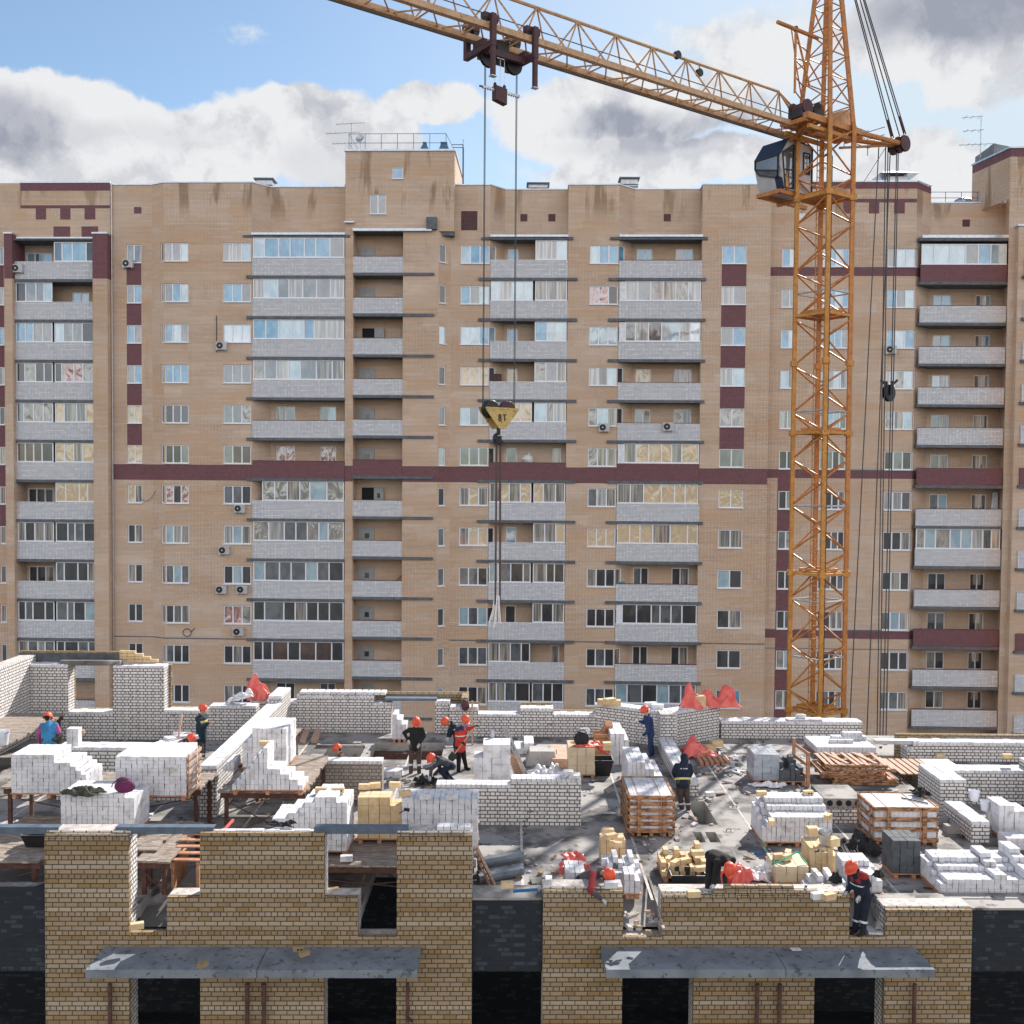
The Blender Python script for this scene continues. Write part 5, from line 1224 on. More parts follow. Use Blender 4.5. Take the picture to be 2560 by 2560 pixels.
a, b = F(140, 1880, 28.8), F(478, 1880, 28.8); part('partition_wall', a.x, b.x, 28.8, 29.4, .005, 1.5, 'low white wall behind the stacked pallets', along='x')
part('partition_wall', -6.6, -3.6, 29.0, 29.4, .005, 1.12, 'brown brick wall behind the brick tables', m='backing_brick', along='x')
a, m_, b = F(1090, 1960, 26.95), F(1278, 1960, 26.95), F(1453, 1960, 26.95)
part('partition_wall', a.x, m_.x - .003, 26.95, 27.37, .005, 1.08, 'white brick wall casting a shadow across the floor', along='x'); part('partition_wall', m_.x, b.x, 26.95, 27.37, .005, 1.24, 'raised end of the white brick wall', along='x')
g = MB(); g.box(b.x - .32, b.x - .02, 26.97, 27.3, 1.244, 1.33, 'silicate'); g.box(b.x - .45, b.x - .2, 27.0, 27.25, 1.333, 1.42, 'silicate'); g.build('laid_bricks', site)
part('partition_wall', 4.95, 5.42, 29.6, 34.5, .005, .44, 'ankle high white wall running from the bay point')
a, b = F(2062, 2030, 27.3), F(2150, 2030, 27.3); part('partition_wall', a.x, b.x, 27.3, 27.7, .005, .42, along='x', head=False)
g = MB(); g.box(a.x, b.x + .1, 27.35, 28.6, .425, .66, 'screed')
for k in range(4): x = a.x + .14 + k * .25; g.lathe((x, 27.34, .54), [(.08, 0), (.08, .01)], 'void', 12, axis=(0, -1, 0))
g.build('floor_plank', site, label='hollow core floor plank showing its round voids')
part('partition_wall', 11.72, 12.42, 28.07, 29.6, .005, .98, 'stub of the white U shaped wall'); part('partition_wall', 12.43, 14.6, 29.0, 29.6, .005, .98, along='x'); part('partition_wall', 14.61, 15.3, 25.9, 29.6, .005, 1.2)
a, b = F(2400, 2010, 26.6), F(2560, 2010, 26.6); part('partition_wall', a.x, a.x + .45, 25.9, 27.6, .005, .55, 'crooked low white wall under mortar tubs')
part('partition_wall', 12.4, 16, 24.2, 24.6, .005, .5, along='x')
# roof of the corner over the open front
def lb(name, label, cat, fn, group=None):
    g = MB(); fn(g); return tag(g.build(name), label, cat, group)
# steel channels bridging the front openings
for i, (u0, u1, lab) in enumerate(((-60, 149, 'blue grey steel channel running off the edge over the open recess'), (291, 536, 'blue grey steel channel between two yellow piers over the gap'), (786, 1021, 'blue grey steel channel bridging to the tallest yellow pier'))):
    a, b = fx(u0, 2080, .2), fx(u1, 2080, .2); z = fz(2085, (u0 + u1) / 2, .14)
    g = MB(FF.M); g.box(a, b, .14, .16, z + .014, z + .128, 'steel_beam'); g.box(a, b, .14, .34, z + .128, z + .142, 'steel_beam'); g.box(a, b, .14, .34, z, z + .014, 'steel_beam'); tag(g.build('steel_channel'), lab, 'steel beam', 'steel channels over the front openings')
# ---------------- pallets, crates, tables and loose materials ----------------
def pallet_mesh(X0, X1, Y0, Y1, z, m='raw_wood'):
    g = MB(); n = max(4, int((Y1 - Y0) / .17))
    for k in range(3):
        x = X0 + .05 + (X1 - X0 - .18) * k / 2; g.box(x, x + .09, Y0, Y1, z + .002, z + .09, m)
    for k in range(n):
        y = Y0 + (Y1 - Y0) * k / n; g.box(X0, X1, y + .01, y + (Y1 - Y0) / n - .02, z + .092, z + .118, m)
    return g
def stack(label, u0, u1, vb, zb, cols, ch, dc, mat_='silicate', cd=.25, back=None, pallet=True, Y=None, cat='brick pallet', name='brick_pallet', gap=.005, jit=.006, group=None, drop=0.0):
    """courses of single bricks on a pallet; cols = layers per column seen from the front, back = change per row going back"""
    if Y is not None:
        p0 = F(u0, vb, Y); p1 = F(u1, vb, Y)
    else: p0 = G(u0, vb, zb); p1 = G(u1, vb, zb)
    X0, X1 = p0.x, p1.x; Y0 = (p0.y + p1.y) / 2; n = len(cols); cw = (X1 - X0) / n
    back = back or [0] * dc
    zz = zb + (.12 if pallet else .003)
    t = thing(name, label, cat, ((X0 + X1) / 2, Y0 + dc * cd / 2, zb), group)
    if pallet: pallet_mesh(X0 - .02, X1 + .02, Y0 - .02, Y0 + dc * cd + .02, zb).build('pallet', t)
    H = lambda i, j: max(0, (cols[i](j) if callable(cols[i]) else cols[i]) + back[j]) if 0 <= i < n and 0 <= j < dc else 0
    g = MB()
    for i in range(n):
        for j in range(dc):
            h = H(i, j)
            for k in range(h):
                if k < h - 1 and all(H(i + a, j + b) > k for a, b in ((1, 0), (-1, 0), (0, 1), (0, -1))): continue
                if k == h - 1 and RN.random() < drop: continue
                q = [RN.uniform(-jit, jit) for _ in range(4)]
                g.box(X0 + i*cw + gap + q[0], X0 + (i+1)*cw - gap + q[0], Y0 + j*cd + gap + q[1]*2, Y0 + (j+1)*cd - gap + q[1]*2, zz + k*ch, zz + (k+1)*ch - .004, mat_)
    g.build('bricks', t)
    return X0, X1, Y0, Y0 + dc * cd, zz, t
def lbrick(label, u, v, z, mat_='yellow_block', rot=0.0, size=(.25, .12, .088), tilt=(0, 0), holes=False, group='loose bricks on the floor'):
    p = G(u, v, z); g = MB(); g.obox(p + V((0, size[1] / 2, size[2] / 2 + .003)), *size, mat_, rot, tilt)
    if holes:
        for k in (-.07, 0, .07): g.lathe(p + V((k, -.002, size[2] / 2 + .003)), [(.022, 0), (.022, .004)], 'void', 8, axis=(0, -1, 0))
    return tag(g.build('brick'), label, 'brick', group)
def table(label, X0, X1, Y0, Y1, z, plank='old_wood', legs=True, along='x'):
    t = thing('scaffold_table', label, 'scaffold table', ((X0 + X1) / 2, (Y0 + Y1) / 2, .003), 'bricklayers tables')
    g = MB(); n = max(3, int(((Y1 - Y0) if along == 'x' else (X1 - X0)) / .2))
    for k in range(n):
        o = RN.uniform(-.05, .05); q = RN.uniform(-.006, .006)
        if along == 'x': y = Y0 + (Y1 - Y0) * k / n; g.box(X0 + o, X1 + o, y + .006, y + (Y1 - Y0) / n - .006, z - .05, z - .004 + q, plank)
        else: x = X0 + (X1 - X0) * k / n; g.box(x + .006, x + (X1 - X0) / n - .006, Y0 + o, Y1 + o, z - .05, z - .004 + q, plank)
    g.build('deck_boards', t)
    for y in (Y0 + .08, Y1 - .16): g = MB(); g.box(X0 + .02, X1 - .02, y, y + .08, z - .20, z - .058, 'rust'); g.build('frame_beam', t)
    if legs:
        for x in (X0 + .12, X1 - .2):
            for y in (Y0 + .08, Y1 - .16):
                g = MB(); g.box(x, x + .09, y, y + .08, .005, z - .203, 'rust'); g.build('leg', t)
        g = MB()
        for a, b in ((X0 + .16, X1 - .16), (X1 - .16, X0 + .16)): g.bar((a, Y0 + .05, .1), (b, Y0 + .05, z - .25), .014, 'rust', 6)
        g.build('brace', t)
    return t
def gx(u, Y, z):      # world x seen at column u for a point at depth Y, height z
    v = 1195 + (CAMZ - z) * FPX / Y; return F(u, v, Y).x
# tables
table('low rusty legged wooden table carrying two tall white brick pallets', gx(8, 25.8, 1.3), gx(505, 25.8, 1.3), 25.7, 27.1, 1.3)
table('rusty legged table under the tallest stepped white pile', gx(549, 25.6, 1.3), gx(766, 25.6, 1.3), 25.5, 28.9, 1.3)
table('low plank table between the long white cross wall and the brick tower', -7.76, -6.75, 29.3, 33.4, .95, along='y')
stack('short row of white bricks lying beside the long white cross wall', 556, 584, 1992, 1.302, [1,2,2], .13, 3, Y=27.2, pallet=False)
table('short wooden table just behind the outermost yellow pier', gx(118, 22.9, .85), gx(395, 22.9, .85), 22.7, 24.6, .85)
table('dusty wooden table with a black mortar trough, over the open recess', gx(-90, 22.4, .75), gx(108, 22.4, .75), 22.2, 25.2, .75)
table('wooden table below the window gap of the stepped yellow wall', gx(672, 22.4, .72), gx(1188, 22.4, .72), 22.2, 25.2, .72)
table('narrow weathered plank table seen through the gap beside a yellow pier', gx(345, 22.4, .78), gx(432, 22.4, .78), 22.2, 24.8, .78, along='y')
table('large grey plank platform with a bucket at the picture edge', -18.6, gx(4, 29.3, 1.2) - .3, 29.2, 34.2, 1.2)
# white and yellow brick stacks
S = {}
S[1] = stack('white brick pallet stepping down like stairs, on the far table beside the plank platform', 27, 217, 1996, 1.302, [10]*8+[8]*3+[7,6,5], .094, 4)
S[2] = stack('full white brick pallet with an upright slatted wooden end', 287, 466, 2001, 1.302, [10]*13, .094, 4)
x0, x1, y0, y1, zz, t = S[2]
g = MB()
for y in (y0 + .08, y1 - .12): g.box(x1 + .025, x1 + .055, y, y + .06, zz - .1, zz + .97, 'raw_wood')
for k in range(6): g.box(x1 + .057, x1 + .08, y0, y1, zz + k * .17, zz + k * .17 + .08, 'pale_wood')
g.build('end_frame', t)
S[3] = stack('white brick pallet with a purple bag and rolled camouflage cloth on top', 152, 336, 2104, .852, [9]*12+[8,8], .1, 4, Y=23.4)
S[4] = stack('front half of the tallest white pile, left as steep steps', 580, 757, 1987, 1.302, [1,2,3,4,5,6,7,8,4,4,4,3,3,2,2,1], .13, 3)
S[41] = stack('high white brick tower at the back of the steep stepped pile', 606, 716, 1966, 1.302, [5,6,8,8,8,8,8,8,8], .13, 5, Y=27.2)
S[5] = stack('ramp shaped white brick pile behind the stepped yellow wall, yellow bricks on top', 680, 868, 2140, .724, [6,6,6,7,7,8,9,9,10,10,10,10,9,9], .12, 4)
S[6] = stack('tall column of yellow bricks between two white piles at the front', 893, 1003, 2113, .724, [5,5,5,4], .19, 2, 'yellow_block', Y=23.5)
S[7] = stack('broad white brick pallet showing past the tallest yellow pier', 1003, 1193, 2146, .55, [10]*12, .12, 3, Y=23.2)
S[8] = stack('stack of large white blocks stepped in four columns, behind the shadow casting wall', 1183, 1275, 1994, 0.003, [6,8,8,8], .19, 3, pallet=False)
S[9] = stack('cube of yellow bricks in clear wrap with green straps and a black bag on top', 1420, 1487, 1946, 0.003, [3,3,3], .275, 3, 'yellow_wrap', cd=.3)
S[10] = stack('long white brick stack with a smooth flank, stepping down beside the slatted crate', 1570, 1656, 1990, 0.003, [5,5,5,5,4,4,3,3], .195, 7, pallet=False)
S[11] = stack('short white brick stack close to the bay wall, behind the long one', 1526, 1572, 1912, 0.003, [5,5,5,4], .2, 6, pallet=False)
S[12] = stack('cube of grey blocks in shiny wrap with a pale lid', 1885, 1948, 1959, 0.003, [4,4,4], .19, 4, 'wrapped_block')
S[13] = stack('ragged half used pile of black blocks beside the wrapped cube', 1951, 2014, 1963, 0.003, [2,2,3,2,1], .17, 4, 'dark_block', back=[0,1,1,0], drop=.25)
S[14] = stack('wide low layer of white bricks near the rear wall below the crane', 2042, 2190, 1892, 0.003, [1]*13, .2, 6)
x0, x1, y0, y1, zz, t = S[14]
g = MB()
for i in range(9): g.box(x0 + .8 + .13 * i, x0 + .92 + .13 * i, y1 - .55, y1 - .30, zz + .2, zz + .32, 'silicate'); 
for i in range(5): g.box(x0 + 1.2 + .13 * i, x0 + 1.32 + .13 * i, y1 - .5, y1 - .27, zz + .323, zz + .44, 'silicate')
for i in range(3): g.box(x0 + .6 + .27 * i, x0 + .85 + .27 * i, y0 + .55, y0 + .68, zz + .2, zz + .3, 'silicate')
g.build('bricks', t)
S[16] = stack('big white brick pile with four yellow bricks scattered on its steps', 1906, 2079, 2117, 0.003, [3,4,5,5,5,5,5,5,5,5,5,5,5,5,5], .125, 5, back=[0,0,1,2,2])
S[18] = stack('charcoal block pallet with a low step on one side, at the floor front', 2232, 2335, 2197, 0.003, [4,4,4,4,2,1], .19, 3, 'dark_block')
S[19] = stack('broad white brick pallet laid in terraces at the front corner', 2352, 2590, 2248, 0.003, [2,3,3,3,3,3,3,3,3,4,4,3,3,3,5,5], .105, 5, back=[0,0,1,2,2])
S[20] = stack('small wrapped yellow brick cube tied with turquoise straps', 1938, 2021, 2219, 0.003, [2,2,2], .18, 3, 'yellow_wrap', cd=.28)
S[21] = stack('upright yellow brick stack carrying a grey bucket', 2024, 2096, 2194, 0.003, [3,3,3,3,2], .19, 3, 'yellow_block')
S[22] = stack('jumbled white bricks behind the front wall next to the wrapped yellow cube', 2024, 2122, 2262, 0.003, [1,2,3,2,3,2,2], .13, 3, pallet=False, back=[0,1,1], drop=.3, jit=.02)
S[26] = stack('knee high white brick stack behind the worker in the wall gap', 2122, 2206, 2262, 0.003, [3,3,3,3,3,2], .13, 4, back=[0,0,1,1], Y=22.4)
S[23] = stack('untidy yellow brick heap on a pallet near the mortar trough', 1657, 1768, 2206, 0.003, [2,2,1,2,1,2,3,3], .12, 4, 'yellow_block', back=[0,0,0,1], drop=.3, jit=.02)
S[24] = stack('slim yellow brick stack standing alone in the shadow of the crate', 1501, 1563, 2163, 0.003, [3,3,3,3], .2, 2, 'yellow_block', pallet=False)
S[25] = stack('low square of white bricks beside the worker leaning over the wall', 1413, 1463, 2229, 0.003, [3,3,3,3], .14, 3, pallet=False)
S[27] = stack('grey white brick pile behind the leaning worker with a yellow brick on top', 1508, 1602, 2226, 0.003, [3,3,4,3,3,4,3], .13, 3, pallet=False, back=[0,1,1], drop=.2)
S[28] = stack('little white brick stack on a pallet in the gap of the front wall', 1560, 1600, 2277, 0.003, [3,3,2], .14, 2, Y=22.25)
S[29] = stack('small pillar of six white bricks near the crouching worker', 166, 196, 1867, 1.5, [4,4], .12, 1, pallet=False, Y=28.95, name='brick_stack', cat='brick stack')
S[30] = stack('white blocks on a pallet in the rear doorway', 980, 1016, 1858, 0.003, [5,4,3], .17, 3, Y=35.4)
S[31] = stack('low white block layer behind the overturned metal tub', 1285, 1335, 1885, .003, [1,1,2,2], .18, 4, pallet=False)
S[32] = stack('white bricks stacked on the far corner behind the U shaped wall', 2336, 2412, 1908, .02, [1]*7, .13, 5, Y=31.6)
S[33] = stack('shoulder high white bricks on the far corner with mortar tubs', 2498, 2575, 2040, .003, [5,5,5,4,4,4], .15, 3, Y=26.2)
S[34] = stack('short white brick wall piece at the right picture edge', 2518, 2600, 2068, .003, [3]*6, .1, 2, Y=25.4, pallet=False)
lb('brick_slab_pile', 'thin white slabs tipped in a heap behind the low wall', 'slab pile', lambda g: [g.obox(G(u, v, .55 + .03 * k), RN.uniform(.35, .7), .26, .1, 'silicate', RN.uniform(.2, 1.3), (RN.uniform(-.2, .2), RN.uniform(-.35, .15))) for k, (u, v) in enumerate(((398, 1862), (412, 1858), (424, 1852), (436, 1846), (446, 1840), (455, 1834), (462, 1842), (470, 1850), (440, 1858), (425, 1864), (455, 1860)))])
# loose single bricks
for i, (u, v, z, mt, r, lab, hol) in enumerate([(1905, 1991, .95, 'yellow_block', .05, 'yellow brick on the back corner of the big white pile', False), (2022, 1990, .97, 'yellow_block', .1, 'yellow brick with three round holes on the big white pile', True),
        (1930, 2063, .75, 'yellow_block', 1.4, 'yellow brick set low on the steps of the big white pile', False), (2072, 2050, .78, 'yellow_block', .9, 'yellow brick on the outer end of the big white pile', False),
        (802, 1984, 1.93+.02, 'yellow_block', .0, 'lying yellow brick on the ramp shaped white pile', False), (845, 1984, 1.93+.02, 'yellow_block', .05, 'yellow brick showing three holes on the ramp shaped pile', True),
        (660, 1866, 2.36, 'yellow_block', .05, 'single yellow brick on the high white tower', False), (910, 1975, 1.80, 'yellow_block', .0, 'yellow brick at the outer edge of the yellow column', False), (936, 1972, 1.80, 'yellow_block', .3, 'yellow brick set askew beside another on the yellow column', False),
        (986, 1970, 1.80, 'yellow_block', .0, 'thick yellow brick on the yellow column next to the white pallet', False), (1012, 1992, 1.88, 'yellow_block', .5, 'yellow brick fallen onto the edge of the broad white pallet', False),
        (1128, 2000, 1.88, 'silicate', .3, 'white brick standing on the broad white pallet by the tallest pier', False), (1062, 2000, 1.88, 'silicate', .2, 'white brick lying on the broad white pallet', False),
        (865, 2155, .75, 'silicate', .1, 'white brick lying on the shaded table below the window gap', False), (2352, 1855+40, .2, 'yellow_block', .0, 'yellow brick near the white stack on the far corner', False),
        (2520, 1897, 1.2, 'yellow_block', .0, 'yellow brick on top of the U shaped white wall', False), (196, 1836, 1.5, 'pale_wood', .3, 'pinkish brick beside the crouching worker', False),
        (1735, 2245, .7, 'yellow_block', .1, 'pale brick on the front wall by the bending worker', False), (1372, 2212, .80, 'silicate', 1.5, 'white brick standing on end on the short front wall', False),
        (2047, 2250, .80, 'silicate', .2, 'white block on the front wall near the standing worker', False), (2075, 2252, .82, 'yellow_block', .4, 'pale yellow brick beside the white block on the front wall', False), (1528, 2222, .80, 'silicate', .1, 'tiny white piece on the wall under the leaning worker', False),
        (1268, 2222, .62, 'yellow_block', .1, 'yellow brick on the sill of the dark recess', False), (745, 2380, -.48, 'yellow_block', .1, 'yellow brick lying on the back of the shaded canopy', True), (760, 2392, -.48, 'yellow_block', .7, 'yellow brick on the shaded canopy below a second one', False), (505, 2420, -.48, 'yellow_block', 1.0, 'broken brick near the front edge of the shaded canopy', False),
        (830, 2238, .28, 'yellow_block', .3, 'yellow brick in the window opening of the stepped wall', False), (340, 2325, -.2, 'yellow_block', .4, 'yellow brick in the floor level gap beside the outer pier', False), (1512, 2085, .01, 'silicate', 1.2, 'white fragment lying near the slim yellow stack', False), (1775, 1992, .01, 'silicate', .2, 'white brick on the open floor behind the trench', False), (1880, 1925, .01, 'silicate', .3, 'white brick lying on the lit floor near the wrapped cube', False)]):
    if 'canopy' in lab: mt = 'dull_block'
    lbrick(lab, u, v, z, mt, r, holes=hol, size=(.2, .1, .09) if 'canopy' in lab else (.26, .13, .12) if mt != 'pale_wood' else (.3, .15, .1), group=None)
def loose_pile(label, base, pts, m='yellow_block'):
    g = MB()
    for (u, v, z, r) in pts: g.obox(G(u, v, z) + V((0, .06, .06)), .26, .125, .11, m, r, (RN.uniform(-.1, .1), RN.uniform(-.1, .1)))
    return tag(g.build('brick_heap'), label, 'brick heap')
for k, (u, v, z, r) in enumerate([(1520, 2085, .80, .1), (1528, 2098, .80, .5), (1545, 2105, .62, .2), (1540, 2118, .62, -.3)]):
    lbrick(('top', 'second', 'third', 'lowest')[k] + ' loose brick thrown on the slim yellow stack', u, v, z, 'yellow_block', r, (.28, .14, .1))
for k, (u, v, z, r) in enumerate([(1690, 2165, .36, .9), (1712, 2160, .36, .5), (1745, 2140, .62, .1), (1755, 2180, .48, .3)]):
    lbrick(('outer', 'flat', 'highest', 'pale')[k] + ' yellow brick on top of the untidy heap by the trough', u, v, z, 'yellow_block', r, (.28, .14, .1))
for k, (u, v, z, r) in enumerate([(1948, 2150, .50, .2), (1972, 2142, .50, 1.2), (1968, 2152, .5, .6)]):
    lbrick(('lying', 'upright', 'askew')[k] + ' yellow brick on the strapped yellow cube', u, v, z, 'yellow_block', r, (.24, .13, .12))
for k, (u, v, z, r) in enumerate([(2034, 2090, .72, .1), (2085, 2118, .72, .4)]): lbrick(('tall', 'tilted')[k] + ' yellow brick beside the grey bucket', u, v, z, 'yellow_block', r, (.26, .2, .18))
for k, (u, v, z, r) in enumerate([(1775, 1880, .02, .1), (1792, 1868, .1, .3), (1768, 1893, .0, 0.)]): lbrick(('low', 'raised', 'front')[k] + ' yellow brick beside the crumpled red sheet on the floor', u, v, z, 'yellow_block', r, (.4, .25, .2))
lb('brick_pallet', 'small pallet scrap under yellow bricks by the red sheet', 'pallet', lambda g: [g.box(G(1750, 1915).x + k * .17, G(1750, 1915).x + k * .17 + .12, G(1750, 1915).y, G(1750, 1915).y + .8, .004, .12, 'raw_wood') for k in range(6)])
for k, (u, v, z, r) in enumerate([(1510, 1764, 1.2, .2), (1525, 1762, 1.28, .5), (1538, 1766, 1.2, 0), (1750, 1770, 1.2, .1)]): lbrick(('outer', 'upper', 'broken', 'tall')[k] + ' yellow brick on the bay wall ' + ('near its end', 'near its end, on others', 'near its end, beside others', 'between red sheets')[k], u, v, z, 'yellow_block', r, (.4, .25, .2 if k < 3 else .4))
for k, (u, v, z, r) in enumerate([(1628, 1768, 1.21, .2), (1645, 1773, 1.21, -.2)]): lbrick(('far', 'near')[k] + ' white block lying on the bay wall above the worker in blue', u, v, z, 'silicate', r, (.4, .2, .15))
lb('white_slab', 'thin white slab resting on the rear wall below the crane mast', 'slab', lambda g: (g.obox(F(2010, 1797, 36.5), 1.25, .3, .05, 'white_sheet', .05), g.obox(F(2002, 1790, 36.5), .3, .2, .12, 'silicate', .3)))
# slatted crates of white bricks
def crate(label, u0, u1, vb, zb, w, d, h, mat_plank, rows=5, posts=2, side=-1, Y=None):
    p0, p1 = (G(u0, vb, zb), G(u1, vb, zb)); X0, X1 = p0.x, p1.x; Y0 = (p0.y + p1.y) / 2
    t = thing('brick_crate', label, 'brick crate', ((X0 + X1) / 2, Y0 + d / 2, zb))
    pallet_mesh(X0, X1, Y0, Y0 + d, zb, mat_plank).build('pallet', t)
    n = round((X1 - X0) / .125); cw = (X1 - X0 - .06) / n; k = int((h - .12) / .21); ch = (h - .12) / k; g = MB(); dn = round(d / .25)
    for i in range(n):
        for j in range(dn):
            for q in range(k):
                if 0 < i < n-1 and 0 < j < dn-1 and q < k-1: continue
                a = RN.uniform(-.004, .004); g.box(X0 + .03 + i*cw + .003, X0 + .03 + (i+1)*cw - .003, Y0 + .03 + j*(d-.06)/dn + .003 + a, Y0 + .03 + (j+1)*(d-.06)/dn - .003 + a, zb + .12 + q*ch, zb + .12 + (q+1)*ch - .004, 'silicate')
    g.build('bricks', t)
    g = MB()
    for q in range(rows):
        z = zb + .10 + (h - .18) * q / (rows - 1); e = RN.uniform(-.012, .012)
        g.box(X0 - .005, X1 + .005, Y0 - .012, Y0 + .022, z + e, z + .10 + e * .5, mat_plank); g.box(X0 - .005, X1 + .005, Y0 + d - .022, Y0 + d + .012, z, z + .1, mat_plank)
        for x in (X0, X1): g.box(x - .03, x + .0 if x == X0 else x + .03, Y0 + .03, Y0 + d - .03, z + e, z + .10 + e, mat_plank)
    g.build('slats', t)
    for i in range(posts):
        g = MB(); x = X0 + (X1 - X0) * (.22 + .56 * i / max(1, posts - 1)); g.box(x - .05, x + .05, Y0 - .042, Y0 - .014, zb + .02, zb + h + .01, mat_plank); g.build('post', t)
    for y in (Y0 + .15, Y0 + d - .22):
        for x in (X0 - .055, X1 + .032): g = MB(); g.box(x, x + .025, y, y + .09, zb + .02, zb + h + .03, mat_plank); g.build('post', t)
    for x in (.2, .7): g = MB(); xx = X0 + (X1 - X0) * x; g.box(xx, xx + .02, Y0 - .05, Y0 + d + .02, zb + h + .004, zb + h + .008, 'raw_wood'); g.box(xx, xx + .02, Y0 - .052, Y0 - .045, zb + .05, zb + h + .008, 'raw_wood'); g.build('strap', t)
crate('slatted crate of white bricks with two broad dark posts, in the middle of the floor', 1572, 1684, 2091, 0.003, 1.1, 1.7, 1.03, 'bark_wood', 6)
crate('wide slatted crate of white bricks in rough bark edged planks, a black jacket on top', 2185, 2344, 2115, 0.003, 1.6, 1.25, .96, 'bark_wood', 4)
# pile of old pallets
p0, p1 = G(2062, 1962), G(2228, 1962); t = thing('pallet_pile', 'untidy pile of empty wooden pallets near the floor edge', 'pallet pile', (p0.x + 1, p0.y + .8, 0))
for k in range(6):
    g = MB(); o = RN.uniform(-.28, .28); e = RN.uniform(-.1, .1); z = .003 + k * .10; x0, x1, y0, y1 = p0.x + o, p1.x + o - .1 * (k % 2), p0.y + e, p0.y + e + 1.3
    for y in (y0, y0 + .6, y1 - .1): g.box(x0 + .02, x1 - .02, y, y + .1, z, z + .08, 'bark_wood')
    n = 11
    for i in range(n):
        if k == 5 and i in (4, 9): continue
        x = x0 + (x1 - x0) * i / n; g.obox((x + .08, (y0 + y1) / 2, z + .094), .11, 1.3 + RN.uniform(-.1, .15), .022, 'pale_wood' if k >= 4 or i % 3 == 0 else 'raw_wood', RN.uniform(-.05, .05))
    if k == 5:
        for i in (3, 8): g.obox((x0 + (x1-x0)*i/n, (y0+y1)/2, z + .125), .1, 1.3, .03, 'pale_wood', .25)
    g.build('pallet', t)
lb('plank_frame', 'upright red brown plank frame beside the black blocks', 'wooden frame', lambda g: (g.box(G(2022, 1968).x - .06, G(2022, 1968).x + .04, 30.6, 30.7, .003, 1.02, 'raw_wood'), g.box(G(2010, 1968).x - .06, G(2010, 1968).x + .02, 31.6, 31.7, .003, 1.2, 'raw_wood'), [g.obox((G(2016, 1968).x - .02, 31.15, .3 + k * .35), .03, 1.2, .1, 'raw_wood', .08) for k in range(3)]))  # standing frame of planks
# shreds of wrapping, straps and sheets: crumpled grids of cloth
def cloth(name, label, cat, c, sx, sy, h, m_, nx=16, ny=12, seed=1, fn=None, thick=.006):
    rr = random.Random(seed); g = MB(); K = [(rr.uniform(-9, 9), rr.uniform(-9, 9), rr.uniform(0, 6), rr.uniform(.4, 1)) for _ in range(9)]
    nx, ny = int(nx * 1.6), int(ny * 1.6)
    def P(i, j):
        a, b = i / nx - .5, j / ny - .5; ed = max(0, 1 - (2 * max(abs(a), abs(b))) ** 4)
        fold = sum(w * (1 - abs(sin(p * a + r * b + q))) ** 1.5 for p, r, q, w in K) / 3.4
        z = fold * h * (.4 + .6 * ed) + .01
        x = a * sx * (1 + .2 * sin(7 * b + K[0][2])) + .06 * sx * sin(19 * b + K[3][2]); y = b * sy * (1 + .22 * sin(6 * a + K[1][2])) + .06 * sy * sin(17 * a + K[4][2])
        if fn: x, y, z = fn(a, b, x, y, z)
        return V(c) + V((x, y, z))
    vs = [P(i, j) for j in range(ny + 1) for i in range(nx + 1)]; n0 = len(vs)
    vs += [v - V((0, 0, thick)) for v in vs]
    fs = [(j*(nx+1)+i, j*(nx+1)+i+1, (j+1)*(nx+1)+i+1, (j+1)*(nx+1)+i) for j in range(ny) for i in range(nx)]
    fs += [tuple(n0 + k for k in reversed(f)) for f in fs]
    g.add(vs, fs, m_); g.sm = True; return tag(g.build(name), label, cat)
up = lambda kx, kz: (lambda a, b, x, y, z: (x, y * .5, z + kz * max(0, .5 - abs(a - kx)) * (.5 + b)))
cloth('red_sheet', 'red plastic sheet standing up crumpled on the rear wall by the doorway wing', 'plastic sheet', F(642, 1752, 36.9), .85, .9, .5, 'red_film', seed=3, fn=lambda a, b, x, y, z: (x + .2 * z, y * .5, z * (.5 + .5 * cos(pi * b)) + (.30 * math.exp(-((a + .1) / .3) ** 2) + .16 * cos(pi * a)) * cos(pi * b) ** .5))
cloth('white_sheet', 'grey white plastic sheet bunched on the wall below the red one', 'plastic sheet', F(600, 1765, 35.9), .8, .8, .35, 'white_sheet', seed=5, fn=lambda a, b, x, y, z: (x, y * .5, z + .3 * (a + .5)))
cloth('red_sheet', 'red plastic sheet rising to a point on the bay wall', 'plastic sheet', F(1733, 1772, 35.8), .75, .8, .35, 'red_film', seed=8, fn=lambda a, b, x, y, z: (x - .25 * z, y * .5, z * (.5 + .5 * cos(pi * b)) + (.48 * math.exp(-((a + .12) / .22) ** 2) + .16 * cos(pi * a)) * cos(pi * b) ** .6))
cloth('red_sheet', 'long red plastic sheet billowing over the bay wall toward the mast', 'plastic sheet', F(1795, 1768, 36.2), 1.35, .8, .28, 'red_film', seed=12, nx=22, fn=lambda a, b, x, y, z: (x + .3 * (z - .1), y * .5, z * (.4 + .6 * cos(pi * b)) + (.36 * math.exp(-((a + .33) / .14) ** 2) + .52 * math.exp(-((a - .22) / .13) ** 2) + .14 * cos(pi * a)) * cos(pi * b) ** .6))
cloth('red_sheet', 'crumpled red plastic sheet on the floor beside yellow bricks', 'plastic sheet', G(1748, 1893) + V((0, .2, 0)), 1.0, .8, .55, 'red_film', seed=21, fn=lambda a, b, x, y, z: (x, y, z * .55 + (.4 * math.exp(-((a + .22) / .17) ** 2) + .12) * cos(pi * b) ** .5 * cos(pi * a) ** .4))
cloth('red_sheet', 'flat bright red sheet draped beside the worker leaning over the wall', 'plastic sheet', G(1430, 2198) + V((.05, .1, .0)), .62, .75, .12, 'red_film', seed=31, fn=lambda a, b, x, y, z: (x, y * .9, z + .42 * min(1, max(0, (.55 + b)))))
